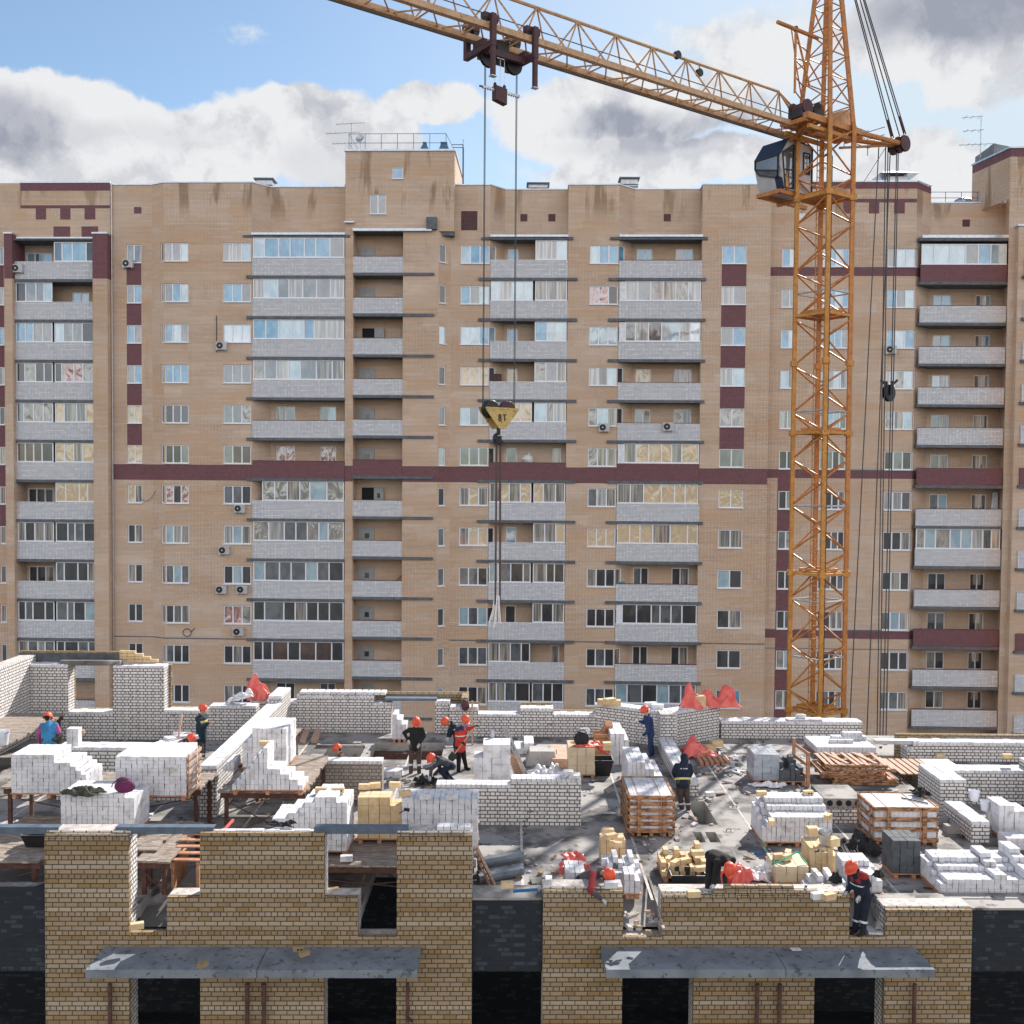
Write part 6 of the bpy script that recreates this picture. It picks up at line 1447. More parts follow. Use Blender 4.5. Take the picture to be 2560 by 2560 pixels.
cloth('red_bag', 'bulging red bag at the feet of the bending worker in black', 'bag', G(1845, 2222) + V((0, .2, 0)), .62, .5, .45, 'red_film', seed=41, fn=lambda a, b, x, y, z: (x, y, z * .6 + .3 * max(0, 1 - 3.8 * (a * a + b * b)) ** .6))
cloth('red_bag', 'small red bag by the hands of the bending worker', 'bag', G(1797, 2226) + V((0, .2, 0)), .32, .4, .35, 'red_film', seed=43, fn=lambda a, b, x, y, z: (x, y, z * .6 + .28 * max(0, 1 - 3.8 * (a * a + b * b)) ** .6))
cloth('white_sheet', 'crumpled white film on the floor between the red bag and yellow cube', 'plastic sheet', G(1893, 2195), .75, .7, .25, 'white_sheet', seed=51)
cloth('white_sheet', 'white plastic heap on the floor in front of the overturned tub', 'plastic sheet', G(1367, 1944), .9, .8, .5, 'white_sheet', seed=52)
cloth('white_sheet', 'strip of clear film trailing from the wrapped grey cube', 'plastic sheet', G(1920, 1968), .9, .35, .2, 'white_sheet', seed=57)
cloth('white_sheet', 'clear film hanging off the strapped yellow cube', 'plastic sheet', G(1937, 2200) + V((-.06, .2, .1)), .16, .5, .2, 'white_sheet', seed=58, fn=lambda a, b, x, y, z: (x, y, z + .34 * (a + .5)))
cloth('red_sheet', 'scrap of red film hanging over the strapped cube with the black bag', 'plastic sheet', G(1472, 1868, .95) + V((.05, .3, 0)), .9, .6, .1, 'red_film', seed=61, fn=lambda a, b, x, y, z: (x, y, z - .25 * max(0, a - .25) * 4))
cloth('camouflage_cloth', 'dark camouflage jacket rolled up on the white pallet', 'jacket', G(205, 1988, 1.86), .85, .4, .22, 'camo', seed=71)
cloth('black_sheet', 'black plastic sheet bunched on the head of the stepped yellow wall', 'plastic sheet', F(700, 2066, 21.75), .55, .3, .14, 'black_cloth', seed=72)
cloth('black_jacket', 'black jacket thrown on the wide slatted crate', 'jacket', G(2300, 1988, .99), .38, .4, .26, 'black_cloth', seed=73)
cloth('black_sheet', 'black film over a heap between the crate and yellow stack', 'plastic sheet', G(2150, 2128), .85, .9, .5, 'black_cloth', seed=74)
cloth('black_cap', 'black cap lying on the white bricks by the standing worker', 'hat', G(2090, 2208, .45), .24, .24, .16, 'black_cloth', seed=75, fn=lambda a, b, x, y, z: (x, y, z + .12 * max(0, 1 - 2 * (a*a+b*b)**.5)))  # a black cap, shaped as crumpled cloth
cloth('black_cap', 'round dark cap on the white stack behind the standing worker', 'hat', G(2196, 2192, .66), .22, .24, .1, 'black_cloth', seed=76, fn=lambda a, b, x, y, z: (x, y, z + .1 * max(0, 1 - 2 * (a*a+b*b)**.5)))
cloth('tool_bag', 'dark bag lying on the floor slab near the squatting worker', 'bag', G(1062, 1958, .01), .6, .4, .25, 'black_cloth', seed=77)
cloth('blue_rag', 'bright blue rag lying in the shadow of the big white pile', 'rag', G(1893, 2132), .28, .2, .02, 'blue_plastic', seed=78)
lb('backpack', 'purple backpack on top of the white brick pallet', 'backpack', lambda g: (g.ball(G(307, 1985, 1.86) + V((0, .12, .14)), .24, .14, .15, 'bag_purple', 14, 9), g.ball(G(305, 1982, 1.86) + V((0, .1, .24)), .17, .1, .1, 'bag_purple', 12, 7), g.tube([G(307, 1985, 1.86) + V((.24 * cos(a), -.03, .17 + .16 * sin(a))) for a in [i * .35 for i in range(10)]], .012, 'black_cloth')))
lb('black_bag', 'black bag standing on the strapped cube', 'bag', lambda g: (g.ball(G(1455, 1866, .96) + V((0, .2, .18)), .24, .18, .22, 'black_cloth', 14, 9, .05), g.tube([G(1455, 1866, .96) + V((.14 * cos(a), .1, .36 + .12 * sin(a))) for a in [i * .4 for i in range(9)]], .014, 'black_cloth')))
lb('white_block', 'white plastic box resting on the black bag', 'box', lambda g: (g.obox(G(1464, 1832, 1.36) + V((0, .2, 0)), .26, .2, .13, 'white_sheet', .1), g.obox(G(1464, 1832, 1.36) + V((0, .2, .08)), .2, .15, .03, 'galv', .1)))
# straps
def straps(label, boxid, m_, xs):
    x0, x1, y0, y1, zz, t = S[boxid]; g = MB(); h = max(v.co.z for v in t.children[1].data.vertices) + WL[t].z
    for k, (a, tl) in enumerate(xs):
        X = x0 + (x1 - x0) * a; g.tube([(X, y0 - .015, zz - .08), (X + tl, y0 - .015, h + .012), (X + tl, y1 + .015, h + .012)], .012, m_, 4)
    return tag(g.build('packing_strap'), label, 'strap')
straps('turquoise packing straps round the small wrapped yellow cube', 20, 'strap_green', ((.12, 0), (.8, 0)))
straps('dark green packing straps across the cube under the black bag', 9, 'strap_green', ((.04, .02), (.5, -.3)))
lb('packing_strap', 'loose turquoise strap trailing from the big white pile', 'strap', lambda g: g.tube([G(1905, 2100, .2), G(1920, 2135, .1), G(1935, 2150, .55), G(1930, 2162, .45), G(1960, 2148, .6), G(1995, 2128, .75), G(2005, 2145, .6), G(2018, 2160, .5)], .012, 'strap_green', 4))
# buckets, tubs, troughs
def bucket(label, p, r=.15, h=.30, m_='galv', handle=True):
    t = thing('bucket', label, 'bucket', p); g = MB(); g.lathe(p, [(r * .75, .003), (r, h), (r * 1.05, h + .012), (r * .93, h), (r * .7, .05)], m_, 18, cap=False); g.lathe(p, [(.001, h * .55), (r * .82, h * .55)], 'mortar_bed', 18, cap=False); g.lathe(p, [(.001, .004), (r * .75, .004)], m_, 18, cap=False); g.build('pail', t)
    if handle: g = MB(); g.tube([p + V((r * cos(a), -.03 - r * .7 * sin(a), h - .02 - .05 * sin(a))) for a in [i * pi / 8 for i in range(9)]], .008, 'black_iron', 5); g.build('handle', t)
bucket('grey bucket of mortar on top of the upright yellow stack', G(2062, 2111, .70), .16, .32)
bucket('white bucket on the grey plank platform at the edge', G(6, 1862, 1.2), .2, .4, 'white_panel')
bucket('small steel can on the low pit wall', G(931, 1935, .21), .07, .2, 'galv', False)
bucket('narrow can on the stepped stack of large white blocks', G(1231, 1843, 1.53), .07, .22, 'galv', False)
bucket('white mortar tub on the low wall at the far corner', G(2435, 2002, .55), .14, .26, 'white_panel', False)
bucket('second white tub on the low wall, nearer the white stack', G(2462, 2026, .55), .12, .24, 'white_panel', False)
def trough(label, c, w, d, h, m_='black_iron', flip=False, fl=.1):
    t = thing('mortar_trough', label, 'mortar trough', c); g = MB(); a, b = (w / 2, w / 2 - fl); e, f = d / 2, d / 2 - fl * .7
    lo, hi = ((b, f), (a, e)) if not flip else ((a, e), (b, f))
    ring = lambda q, z: [c + V((x * q[0], y * q[1], z)) for x, y in ((-1, -1), (1, -1), (1, 1), (-1, 1))]
    o0, o1 = ring(lo, .005), ring(hi, h)
    g.add(o0 + o1, [(0, 1, 5, 4), (1, 2, 6, 5), (2, 3, 7, 6), (3, 0, 4, 7)] + ([(4, 5, 6, 7)] if flip else [(0, 3, 2, 1)]), m_)
    if not flip:
        i0, i1 = [c + V((x * (lo[0] - .015), y * (lo[1] - .015), .02)) for x, y in ((-1, -1), (1, -1), (1, 1), (-1, 1))], [c + V((x * (hi[0] - .015), y * (hi[1] - .015), h)) for x, y in ((-1, -1), (1, -1), (1, 1), (-1, 1))]
        g.add(i0 + i1, [(0, 4, 5, 1), (1, 5, 6, 2), (2, 6, 7, 3), (3, 7, 4, 0), (0, 1, 2, 3)], m_)
        g.add(o1 + i1, [(0, 1, 5, 4), (1, 2, 6, 5), (2, 3, 7, 6), (3, 0, 4, 7)], 'galv')
    g.build('tub', t)
    g = MB()
    for sx in (-1, 1): g.tube([c + V((sx * (w / 2 - fl * (.3 if not flip else .8)) , -d * .18 + k * d * .09, h * .7 + .1 * sin(k * pi / 4))) + V((sx * .05, 0, 0)) for k in range(5)], .012, 'rust', 5)
    g.build('handle', t)
trough('dark metal mortar trough beside the bending worker in black', G(1722, 2226) + V((0, .25, 0)), .78, .55, .34, 'black_iron')
trough('rusty grey mortar tub lying upside down on the floor', G(1355, 1917) + V((0, .45, 0)), 1.02, .85, .46, 'concrete', True, .12)
trough('black mortar trough on the dusty table over the open recess', G(88, 2120, .75) + V((0, .2, 0)), .62, .5, .3, 'black_iron')
trough('dark plastic tub next to the strapped cube with the black bag', G(1508, 1942) + V((0, .3, 0)), .62, .6, .5, 'black_iron')
# timber, ladders, beams
def timber(name, label, cat, bars, m_): g = MB(); [g.bar(p, q, r, m_) for p, q, r in bars]; return tag(g.build(name), label, cat)
timber('level_rail', 'long aluminium rails leaning on the block stack', 'rail', [(G(1318, 1940, .02), G(1264, 1826, 1.62) + V((0, .4, 0)), .03), (G(1310, 1940, .02), G(1258, 1830, 1.62) + V((0, .4, 0)), .02)], 'galv')
timber('boards', 'three upright boards leaning behind the raised end of the white wall', 'boards', [(G(1292 + k * 8, 1940, .02), G(1275 + k * 6, 1895, .8) + V((0, .3, 0)), .045) for k in range(3)], 'pale_wood')
timber('floor_board', 'wide plywood piece lying beside the overturned tub', 'board', [(G(1400, 1917, .03), G(1395, 1880, .03), .25)], 'pale_wood')
timber('floor_board', 'outer of two short planks on the floor near the rear wall', 'board', [(G(757, 1856, .03), G(768, 1830, .03), .10)], 'pale_wood')
timber('floor_board', 'inner of two short planks on the floor near the rear wall', 'board', [(G(786, 1856, .03), G(795, 1830, .03), .11)], 'pale_wood')
timber('floor_board', 'reddish plank on the edge of the shaft with the sitting worker', 'board', [(G(752, 1938, .24), G(884, 1934, .24), .05)], 'raw_wood')
timber('wooden_trestle', 'pale wooden ladder leaning on the tallest yellow pier', 'ladder', [(G(1236, 2212, .02), F(1192, 2120, 22.6), .03), (G(1224, 2212, .02), F(1188, 2130, 22.9), .03)] + [(G(1236, 2212, .02).lerp(F(1192, 2120, 22.6), t), G(1224, 2212, .02).lerp(F(1188, 2130, 22.9), t), .02) for t in (.15, .32, .5, .68, .85)], 'pale_wood')
timber('measuring_staff', 'upright wooden staff against the low rear wall', 'staff', [(G(1181, 1862, .01), F(1181, 1752, 36.2), .03)], 'pale_wood')
timber('timber_post', 'leaning pale batten beside the worker in dark green', 'batten', [(F(446, 1845, 30.6), F(455, 1785, 30.9), .025)], 'pale_wood')
timber('brick_prop', 'dark board leaning against the short white stack', 'board', [(G(1508, 1862, .3), G(1522, 1808, 1.15), .12)], 'raw_wood')
timber('concrete_beam', 'rear of two grey lintel beams lying on the floor at the corner', 'beam', [(G(2346, 2052, .1), G(2502, 2050, .1), .11)], 'concrete')
timber('concrete_beam', 'front of two grey lintel beams lying on the floor at the corner', 'beam', [(G(2362, 2072, .1), G(2520, 2071, .1), .11)], 'concrete')
g = MB(); a = F(1190, 2150, 23.0)
for k, (dx, dz) in enumerate(((0, .0), (.26, .0), (.13, .22), (.4, .02))): g.bar((a.x + .05, 23.0 + k * .2, .13 + dz), (a.x + 1.05, 23.5 + k * .2, .13 + dz), .11, 'canopy_concrete', 8)
tag(g.build('pipe_bundle'), 'bundle of grey pipes on the floor behind the tallest pier', 'pipe bundle')
g = MB()
for k in range(7): p = G(2232 + k * 3, 1912, .25); g.box(p.x - .1 + k * .17, p.x + .05 + k * .17, 31.2, 32.9, .22, .25, 'pale_wood')
tag(g.build('planks'), 'loose pinkish planks bridging the shaft near the far wall', 'planks')
g = MB()
for k in range(4): p = G(2440 + k * 2, 1912, .2); g.box(p.x - .1, p.x + 1.6, 30.6 + k * .2, 30.75 + k * .2, .18, .21, 'pale_wood')
tag(g.build('planks'), 'orange planks lying behind the U shaped wall', 'planks')
g = MB()
for k in range(14): u = 2090 + RN.uniform(0, 40); g.bar(G(u, 2085 + RN.uniform(0, 30), .03), G(u + 30, 2150, .35), .007, 'black_iron', 5)
tag(g.build('rebar_bundle'), 'bundle of thin dark rods sticking out beside the yellow stack', 'rods')
g = MB()
for k in range(5): y = 22.6 + k * .22; g.box(gx(424, 22.6, .55), gx(505, 22.6, .55), y, y + .14, .62 + k * .07, .65 + k * .07, 'raw_wood')
g.box(gx(428, 22.6, .5), gx(436, 22.6, .5), 22.6, 23.6, .01, .6, 'raw_wood'); g.box(gx(490, 22.6, .5), gx(498, 22.6, .5), 22.6, 23.6, .01, .6, 'raw_wood'); tag(g.build('slatted_frame'), 'tilted red slatted frame behind the stepped yellow wall', 'wooden frame')
lb('brick_box', 'wooden box of yellow bricks by the black tub', 'crate', lambda g: ([g.box(G(1492, 1888, .5).x, G(1492, 1888, .5).x + .62, 33.2 + .5 * s, 33.23 + .5 * s, .45 + k * .16, .56 + k * .16, 'raw_wood') for k in range(3) for s in (0, 1)], [g.obox(G(1518, 1880, .8) + V((0, .1, .1 + .12 * k)), .25, .2, .11, 'yellow_block', .2 * k) for k in range(2)], g.box(G(1492, 1888, .5).x, G(1492, 1888, .5).x + .62, 33.2, 33.73, .003, .44, 'raw_wood')))
# tools
lb('spirit_level', 'blue spirit level on the sill of the dark recess', 'spirit level', lambda g: g.bar(G(1283, 2228, .62), G(1345, 2224, .62), .025, 'blue_plastic'))
lb('spirit_level', 'red spirit level lying across the head of the stepped yellow wall', 'spirit level', lambda g: g.bar(F(556, 2079, 21.5) , F(583, 2050, 22.0), .022, 'red_film'))
lb('spirit_level', 'grey spirit level on the tall front wall between two workers', 'spirit level', lambda g: g.bar(F(1950, 2220, 21.55), F(2015, 2221, 21.55), .02, 'galv'))
lb('tape_measure', 'small white tape measure on the front wall', 'tape measure', lambda g: (g.ball(F(2015, 2222, 21.55), .07, .06, .05, 'white_panel', 12, 8), g.lathe(F(2015, 2217, 21.52), [(.03, 0), (.03, .03)], 'black_iron', 10)))
lb('trowel', 'trowel with a pale handle hanging on the yellow stack', 'trowel', lambda g: (g.bar(G(2042, 2118, .71), G(2060, 2128, .71), .012, 'pale_wood', 6), g.obox(G(2062, 2130, .72), .08, .14, .006, 'black_iron', .5)))
lb('hammer', 'brick hammer beside the trowel on the yellow stack', 'hammer', lambda g: (g.bar(G(2034, 2112, .71), G(2042, 2128, .71), .012, 'pale_wood', 6), g.bar(G(2038, 2128, .72), G(2047, 2126, .72), .02, 'black_iron')))
lb('hammer', 'dark hammer lying on the broad white pallet by the yellow column', 'hammer', lambda g: (g.bar(F(998, 2033, 22.95), F(1012, 2025, 22.95), .012, 'bag_purple', 6), g.bar(F(1010, 2023, 22.95), F(1024, 2025, 22.95), .03, 'black_iron')))
lb('round_basket', 'dark red round bag hung on the end of the rear wall', 'bag', lambda g: (g.ball(F(1163, 1763, 36.1), .15, .14, .2, 'trolley_red', 12, 8, .08), g.tube([F(1163, 1752, 36.1) + V((.1 * cos(a), 0, .1 * sin(a))) for a in [i * .4 for i in range(9)]], .012, 'black_cloth')))
lb('iron_bar', 'thin dark iron bar lying on the wide slatted crate', 'iron bar', lambda g: g.bar(G(2253, 1994, .985), G(2320, 2008, .985), .018, 'black_iron', 6))
lb('cable_loop', 'coil of dark wire on the pale slab at the corner', 'wire', lambda g: g.tube([G(2392, 2062, .02), G(2410, 2082, .02)] + [G(2422, 2090, .03) + V((.16 * cos(a), .12 * sin(a), .01)) for a in [i * .5 for i in range(14)]], .015, 'black_iron', 5))
lb('plumb_line', 'thin taut string line above the front wall', 'string', lambda g: g.bar(F(1830, 2120, 22.5), F(1856, 2175, 22.3), .006, 'white_sheet', 4))
lb('paper_scrap', 'white paper scrap on the canopy under the standing worker', 'paper', lambda g: g.obox(FF.M @ V((fx(1995, 2372, -.3), -.15, fz(2366, 1990) + .012)), .22, .1, .01, 'white_sheet', .3, (.1, .1)))
lb('plate', 'white slab with a mortar pyramid at the feet of the standing worker', 'slab', lambda g: (g.obox(F(2190, 2322, 21.8), .42, .5, .05, 'white_sheet', -.1), g.add([F(2196, 2318, 21.75) + V(q) for q in ((-.1, -.1, 0), (.1, -.1, 0), (.1, .1, 0), (-.1, .1, 0), (0, 0, .2))], [(0, 1, 4), (1, 2, 4), (2, 3, 4), (3, 0, 4)], 'concrete')))
# rubble over the floor: uncountable
g = MB(); rr = random.Random(5)
zones = [(1700, 1850, 1880, 1945, 60), (1560, 1700, 2085, 2160, 25), (1280, 1420, 2140, 2230, 40), (560, 700, 1985, 2010, 25), (1690, 1790, 2000, 2070, 45), (1000, 1100, 1950, 1990, 30), (1500, 1560, 2080, 2180, 15), (2080, 2200, 2120, 2200, 25), (1820, 1900, 1930, 1990, 20), (1560, 1660, 2280, 2330, 20), (430, 560, 1910, 1960, 30), (900, 1000, 1860, 1900, 10)]
for u0, u1, v0, v1, n in zones:
    for _ in range(n):
        p = G(rr.uniform(u0, u1), rr.uniform(v0, v1), .0)
        if inh(p.x, p.y): continue
        s = rr.choice((.03, .04, .05, .06, .1)); g.obox(p + V((0, 0, s * .3)), s * rr.uniform(.8, 2.4), s, s * .7, rr.choice(('rubble', 'rubble', 'silicate', 'dull_block', 'pale_wood', 'concrete')), rr.uniform(0, 3), (rr.uniform(-.3, .3), rr.uniform(-.3, .3)))
for _ in range(420):      # finer litter everywhere, thickest toward the walls
    p = V((rr.uniform(-13, 13), 22.3 + 13.5 * rr.random() ** .8, 0))
    if inh(p.x, p.y): continue
    s = rr.choice((.025, .03, .04, .06, .09)); g.obox(p + V((0, 0, s * .3)), s * rr.uniform(.8, 3.5), s, s * .6, rr.choice(('rubble', 'rubble', 'concrete', 'old_wood', 'rust', 'dark_block', 'silicate')), rr.uniform(0, 3), (rr.uniform(-.3, .3), rr.uniform(-.3, .3)))
for k in range(40):
    p = G(*((rr.uniform(1790, 1860), rr.uniform(1885, 1935)) if k < 24 else (rr.uniform(1000, 2100), rr.uniform(1880, 2250))))
    if inh(p.x, p.y): continue
    g.obox(p + V((0, 0, .04)), rr.uniform(.2, .6), .06, .04, rr.choice(('silicate', 'pale_wood', 'white_sheet')), rr.uniform(0, 3), (0, rr.uniform(-.15, .15)))
struct(g.build('debris', origin=(0, 28, 0)), 'stuff', 'broken brick bits and wood splinters strewn over the floor', 'debris')
# ---------------- workers ----------------
for nm, c in (('navy', (.012, .018, .04)), ('black_wear', (.012, .012, .014)), ('red_wear', (.62, .055, .035)), ('dark_red_wear', (.36, .03, .04)), ('royal', (.015, .035, .12)), ('bottle', (.012, .035, .055)),
              ('brown_wear', (.10, .065, .05)), ('sky_vest', (.05, .26, .52)), ('pink_wear', (.45, .10, .32)), ('grey_wear', (.10, .09, .10)), ('trouser_grey', (.085, .085, .095)), ('trouser_brown', (.085, .06, .055)), ('plum', (.05, .02, .045)),
              ('reflect', (.70, .74, .78)), ('hi_yellow', (.75, .72, .25)), ('glove_white', (.62, .63, .66)), ('glove_dark', (.03, .03, .035)), ('boot', (.012, .012, .013)), ('slate', (.06, .065, .085))):
    mat(nm, c, tuple(x * .62 for x in c), scale=5, bump=.5, rough=.9)
def capsule(g, p, q, r1, r2, m_, n=10):
    p, q = V(p), V(q); d = q - p; L = d.length
    if L < 1e-4: g.ball(p, r1, r1, r1, m_, n, 6); return
    Q = V((0, 0, 1)).rotation_difference(d.normalized()); prof = []
    for i in range(1, 4): a = pi / 2 * (1 - i / 3.5); prof.append((r1 * cos(a), -r1 * sin(a)))
    for i in range(3, 0, -1): a = pi / 2 * (1 - i / 3.5); prof.append((r2 * cos(a), L + r2 * sin(a)))
    vs = [p + Q @ V((r * cos(2*pi*k/n), r * sin(2*pi*k/n), z)) for r, z in prof for k in range(n)]
    K = len(prof)
    g.add(vs, [(j*n + i, j*n + (i+1) % n, (j+1)*n + (i+1) % n, (j+1)*n + i) for j in range(K - 1) for i in range(n)] + [tuple(range(n - 1, -1, -1)), tuple(range((K-1)*n, K*n))], m_)
def melt(g, name, parent, voxel=.022, it=3, label=None):
    """join overlapping solids into one smooth continuous skin"""
    o0 = WL[parent]; me = bpy.data.meshes.new('tmp'); me.from_pydata([V(x) - o0 for x in g.v], [], g.f); me.update()
    ob = bpy.data.objects.new('tmp', me); COL.objects.link(ob)
    r = ob.modifiers.new('r', 'REMESH'); r.mode = 'VOXEL'; r.voxel_size = voxel; r.use_smooth_shade = True
    s = ob.modifiers.new('s', 'SMOOTH'); s.factor = .5; s.iterations = it
    dg = bpy.context.evaluated_depsgraph_get(); new = bpy.data.meshes.new_from_object(ob.evaluated_get(dg))
    bpy.data.objects.remove(ob); bpy.data.meshes.remove(me); new.name = name
    new.materials.clear(); new.materials.append(g.mats[0]); new.polygons.foreach_set('material_index', [0] * len(new.polygons)); new.polygons.foreach_set('use_smooth', [True] * len(new.polygons)); new.update()
    return place(name, new, parent, o0, label)
def hand(g, w, d, m_, curl=.7, thumb=1):
    """palm with four curled fingers of unequal length and a side thumb; w wrist, d pointing direction"""
    d = V(d).normalized(); s = d.cross(V((0, 0, 1)) if abs(d.z) < .9 else V((0, 1, 0))).normalized(); n = s.cross(d)
    c = w + d * .045; capsule(g, w, w + d * .085, .032, .036, m_, 8)
    for k, L in enumerate((.072, .082, .078, .06)):
        b = w + d * .085 + s * (-.03 + .02 * k); m1 = b + d * L * .55 - n * L * .25 * curl; m2 = m1 + d * L * .30 * (1 - curl * .6) - n * L * .5 * curl
        capsule(g, b, m1, .0105, .0095, m_, 6); capsule(g, m1, m2, .0095, .008, m_, 6)
    t0 = w + d * .03 - s * .034 * thumb; t1 = t0 + d * .035 - s * .028 * thumb; capsule(g, t0, t1, .013, .011, m_, 6); capsule(g, t1, t1 + d * .03 - n * .012, .011, .009, m_, 6)
def person(label, Y, fa, J, cols, pitch=10, hood=False, gloves='glove_white', helmet='helmet_orange', extra=None, hfa=None, fat=1.0):
    """J: joints as (u, v, depth offset) on the photograph's rays; fa facing angle in degrees (270 = toward the camera)"""
    P = {k: (F(x[0], x[1], Y + x[2]) if len(x) == 3 else F(x[0], x[1], Y)) for k, x in J.items()}
    f = V((cos(rad(fa)), sin(rad(fa)), 0)); side = V((-f.y, f.x, 0))          # side = person's left
    pel, nk, hd = P['pel'], P['nk'], P['hd']; td = (nk - pel).normalized()
    up0 = td
    shL = nk + side * .185 * fat - td * .055; shR = nk - side * .185 * fat - td * .055
    hpL = pel + side * .095; hpR = pel - side * .095
    base = V((pel.x, pel.y, min(P['fL'].z, P['fR'].z) - .05))
    t = thing('person', label, 'person', base, 'workers in helmets' if helmet else None)
    hf2 = V((cos(rad(hfa if hfa is not None else fa)), sin(rad(hfa if hfa is not None else fa)), 0)); hs = V((-hf2.y, hf2.x, 0))
    pr = rad(pitch); hf = hf2 * cos(pr) - V((0, 0, 1)) * sin(pr); hu = hs.cross(hf) * -1
    if hu.dot(V((0, 0, 1))) < 0 and pitch < 90: hu = -hu
    # body: head with nose, chin and ears, neck, trunk and limbs in one skin
    g = MB()
    def H(a, b, c): return hd + hf * a + hs * b + hu * c
    capsule(g, H(-.012, 0, .035), H(.0, 0, .01), .088, .082, 'skin', 12); capsule(g, H(.018, 0, -.04), H(.045, 0, -.085), .062, .04, 'skin', 10)
    capsule(g, H(.085, 0, .0), H(.105, 0, -.028), .012, .017, 'skin', 6)
    for b in (-.083, .083): capsule(g, H(-.005, b, .015), H(-.005, b * 1.03, -.025), .016, .013, 'skin', 6)
    capsule(g, hd - hu * .04, nk - td * .03, .055, .062, 'skin', 10)
    capsule(g, nk - td * .08, pel, .085, .09, 'skin', 10)
    for S_, a, b, c in (('L', shL, P['eL'], P['hL']), ('R', shR, P['eR'], P['hR'])): capsule(g, nk - td * .06, a, .05, .055, 'skin', 8); capsule(g, a, b, .048, .038, 'skin', 8); capsule(g, b, c, .038, .026, 'skin', 8)
    for a, b, c in ((hpL, P['kL'], P['fL']), (hpR, P['kR'], P['fR'])): capsule(g, a, b, .075, .05, 'skin', 8); capsule(g, b, c, .05, .035, 'skin', 8)
    melt(g, 'body', t, .02, 2)
    g = MB()
    for b in (-.03, .03): g.ball(H(.078, b, .012), .011, .011, .009, 'black_wear', 6, 4)
    g.bar(H(.083, -.02, -.062), H(.083, .02, -.062), .006, 'dark_red_wear', 4); g.build('face_detail', t)
    # jacket
    jm, tm = cols[0], cols[1]; g = MB(); w = .115 * fat
    for sg in (-1, 1):
        capsule(g, nk - td * .14 + side * sg * .085 * fat, pel - td * .04 + side * sg * .07, .118 * fat, .118 * fat, jm, 12)
    capsule(g, nk - td * .12, pel - td * .02, .135 * fat, .135 * fat, jm, 12)
    capsule(g, shL - td * .005, shR - td * .005, .078, .078, jm, 12); capsule(g, nk - td * .05, nk + td * .02, .09, .072, jm, 10)
    for a, b, c in ((shL, P['eL'], P['hL']), (shR, P['eR'], P['hR'])): capsule(g, a, b, .078, .062, jm, 10); capsule(g, b, b.lerp(c, .93), .064, .05, jm, 10)
    jk = melt(g, 'jacket', t)
    # trousers
    g = MB(); capsule(g, hpL + td * .03, hpR + td * .03, .115, .115, tm, 12)
    for a, b, c in ((hpL, P['kL'], P['fL']), (hpR, P['kR'], P['fR'])): capsule(g, a, b, .105, .082, tm, 10); capsule(g, b, b.lerp(c, .94), .08, .066, tm, 10)
    tr = melt(g, 'trousers', t)
    for c, k in ((P['fL'], P['kL']), (P['fR'], P['kR'])):
        g = MB(); capsule(g, c + V((0, 0, .03)), c - V((0, 0, .03)) + f * .0, .058, .055, 'boot', 8); capsule(g, c - V((0, 0, .045)) - f * .03, c - V((0, 0, .05)) + f * .15, .05, .043, 'boot', 8); melt(g, 'boot', t, .02, 1)
    for a, c, th in ((P['eL'], P['hL'], 1), (P['eR'], P['hR'], -1)):
        g = MB(); hand(g, c, c - a, gloves or 'skin', thumb=th); g.build('glove' if gloves else 'hand', t, smooth=True)
    if helmet:
        g = MB(); n = 16; prof = [(.128, .0), (.130, .03), (.120, .075), (.095, .115), (.055, .138), (.0, .145)]
        c0 = hd + hu * .03; vs = []
        for r, z in prof:
            for i in range(n): a = 2*pi*i/n; vs.append(c0 + hf * (r * 1.16 * cos(a)) + hs * (r * sin(a)) + hu * z)
        g.add(vs, [(j*n + i, j*n + (i+1) % n, (j+1)*n + (i+1) % n, (j+1)*n + i) for j in range(5) for i in range(n)], helmet)
        br = []
        for ro in (1.0, 1.0):
            for i in range(n): a = 2*pi*i/n; e = 1.1 + .28 * max(0, cos(a)) ** 2; br.append(c0 + hf * (.128 * 1.16 * cos(a)) * (e if ro and len(br) < n else 1) + hs * (.128 * sin(a)) * (1.08 if len(br) < n else 1) - hu * (.012 if len(br) < n else 0))
        g.add(br, [(i, (i+1) % n, n + (i+1) % n, n + i) for i in range(n)], helmet); g.bar(c0 + hu * .143 - hf * .12, c0 + hu * .143 + hf * .10, .012, helmet, 6)
        g.build('helmet', t, smooth=True)
        if hood: g = MB(); capsule(g, hd - hf * .03 + hu * .02, hd - hu * .06 - hf * .02, .1, .09, hood, 10); melt(g, 'hood', t, .02, 1)
        else: g = MB(); capsule(g, hd - hf * .045 + hu * .02, hd - hf * .04 - hu * .035, .082, .06, 'black_wear', 10); melt(g, 'hair', t, .02, 1)
    elif hood: g = MB(); capsule(g, hd - hf * .02 + hu * .05, hd - hu * .05 - hf * .01, .118, .115, hood, 12); capsule(g, hd - hu * .05, nk - td * .02, .1, .11, hood, 10); melt(g, 'hood', t, .022, 2)
    def ring(name, a, b, r, m_, dz=0): g = MB(); capsule(g, a, b, r, r, m_, 12); return g.build(name, t, smooth=True)
    if extra: extra(t, P, f, side, td, shL, shR, ring)
    return t
def band(p0, p1, a, b, r, m_, t, name='reflective_band'):
    g = MB(); d = p1 - p0; q = V((0, 0, 1)).rotation_difference(d.normalized()); n = 14; vs = []
    for k, s in ((0, a), (1, b)):
        for i in range(n): vs.append(p0 + d * s + q @ V((r[0] * cos(2*pi*i/n), r[1] * sin(2*pi*i/n), 0)))
    g.add(vs, [(i, (i+1) % n, n + (i+1) % n, n + i) for i in range(n)], m_); return g.build(name, t, smooth=True)
def legbands(t, P, s=.42, r=.082):
    for k, f_ in (('kL', 'fL'), ('kR', 'fR')): band(P[k], P[f_], s, s + .13, (r, r), 'reflect', t)
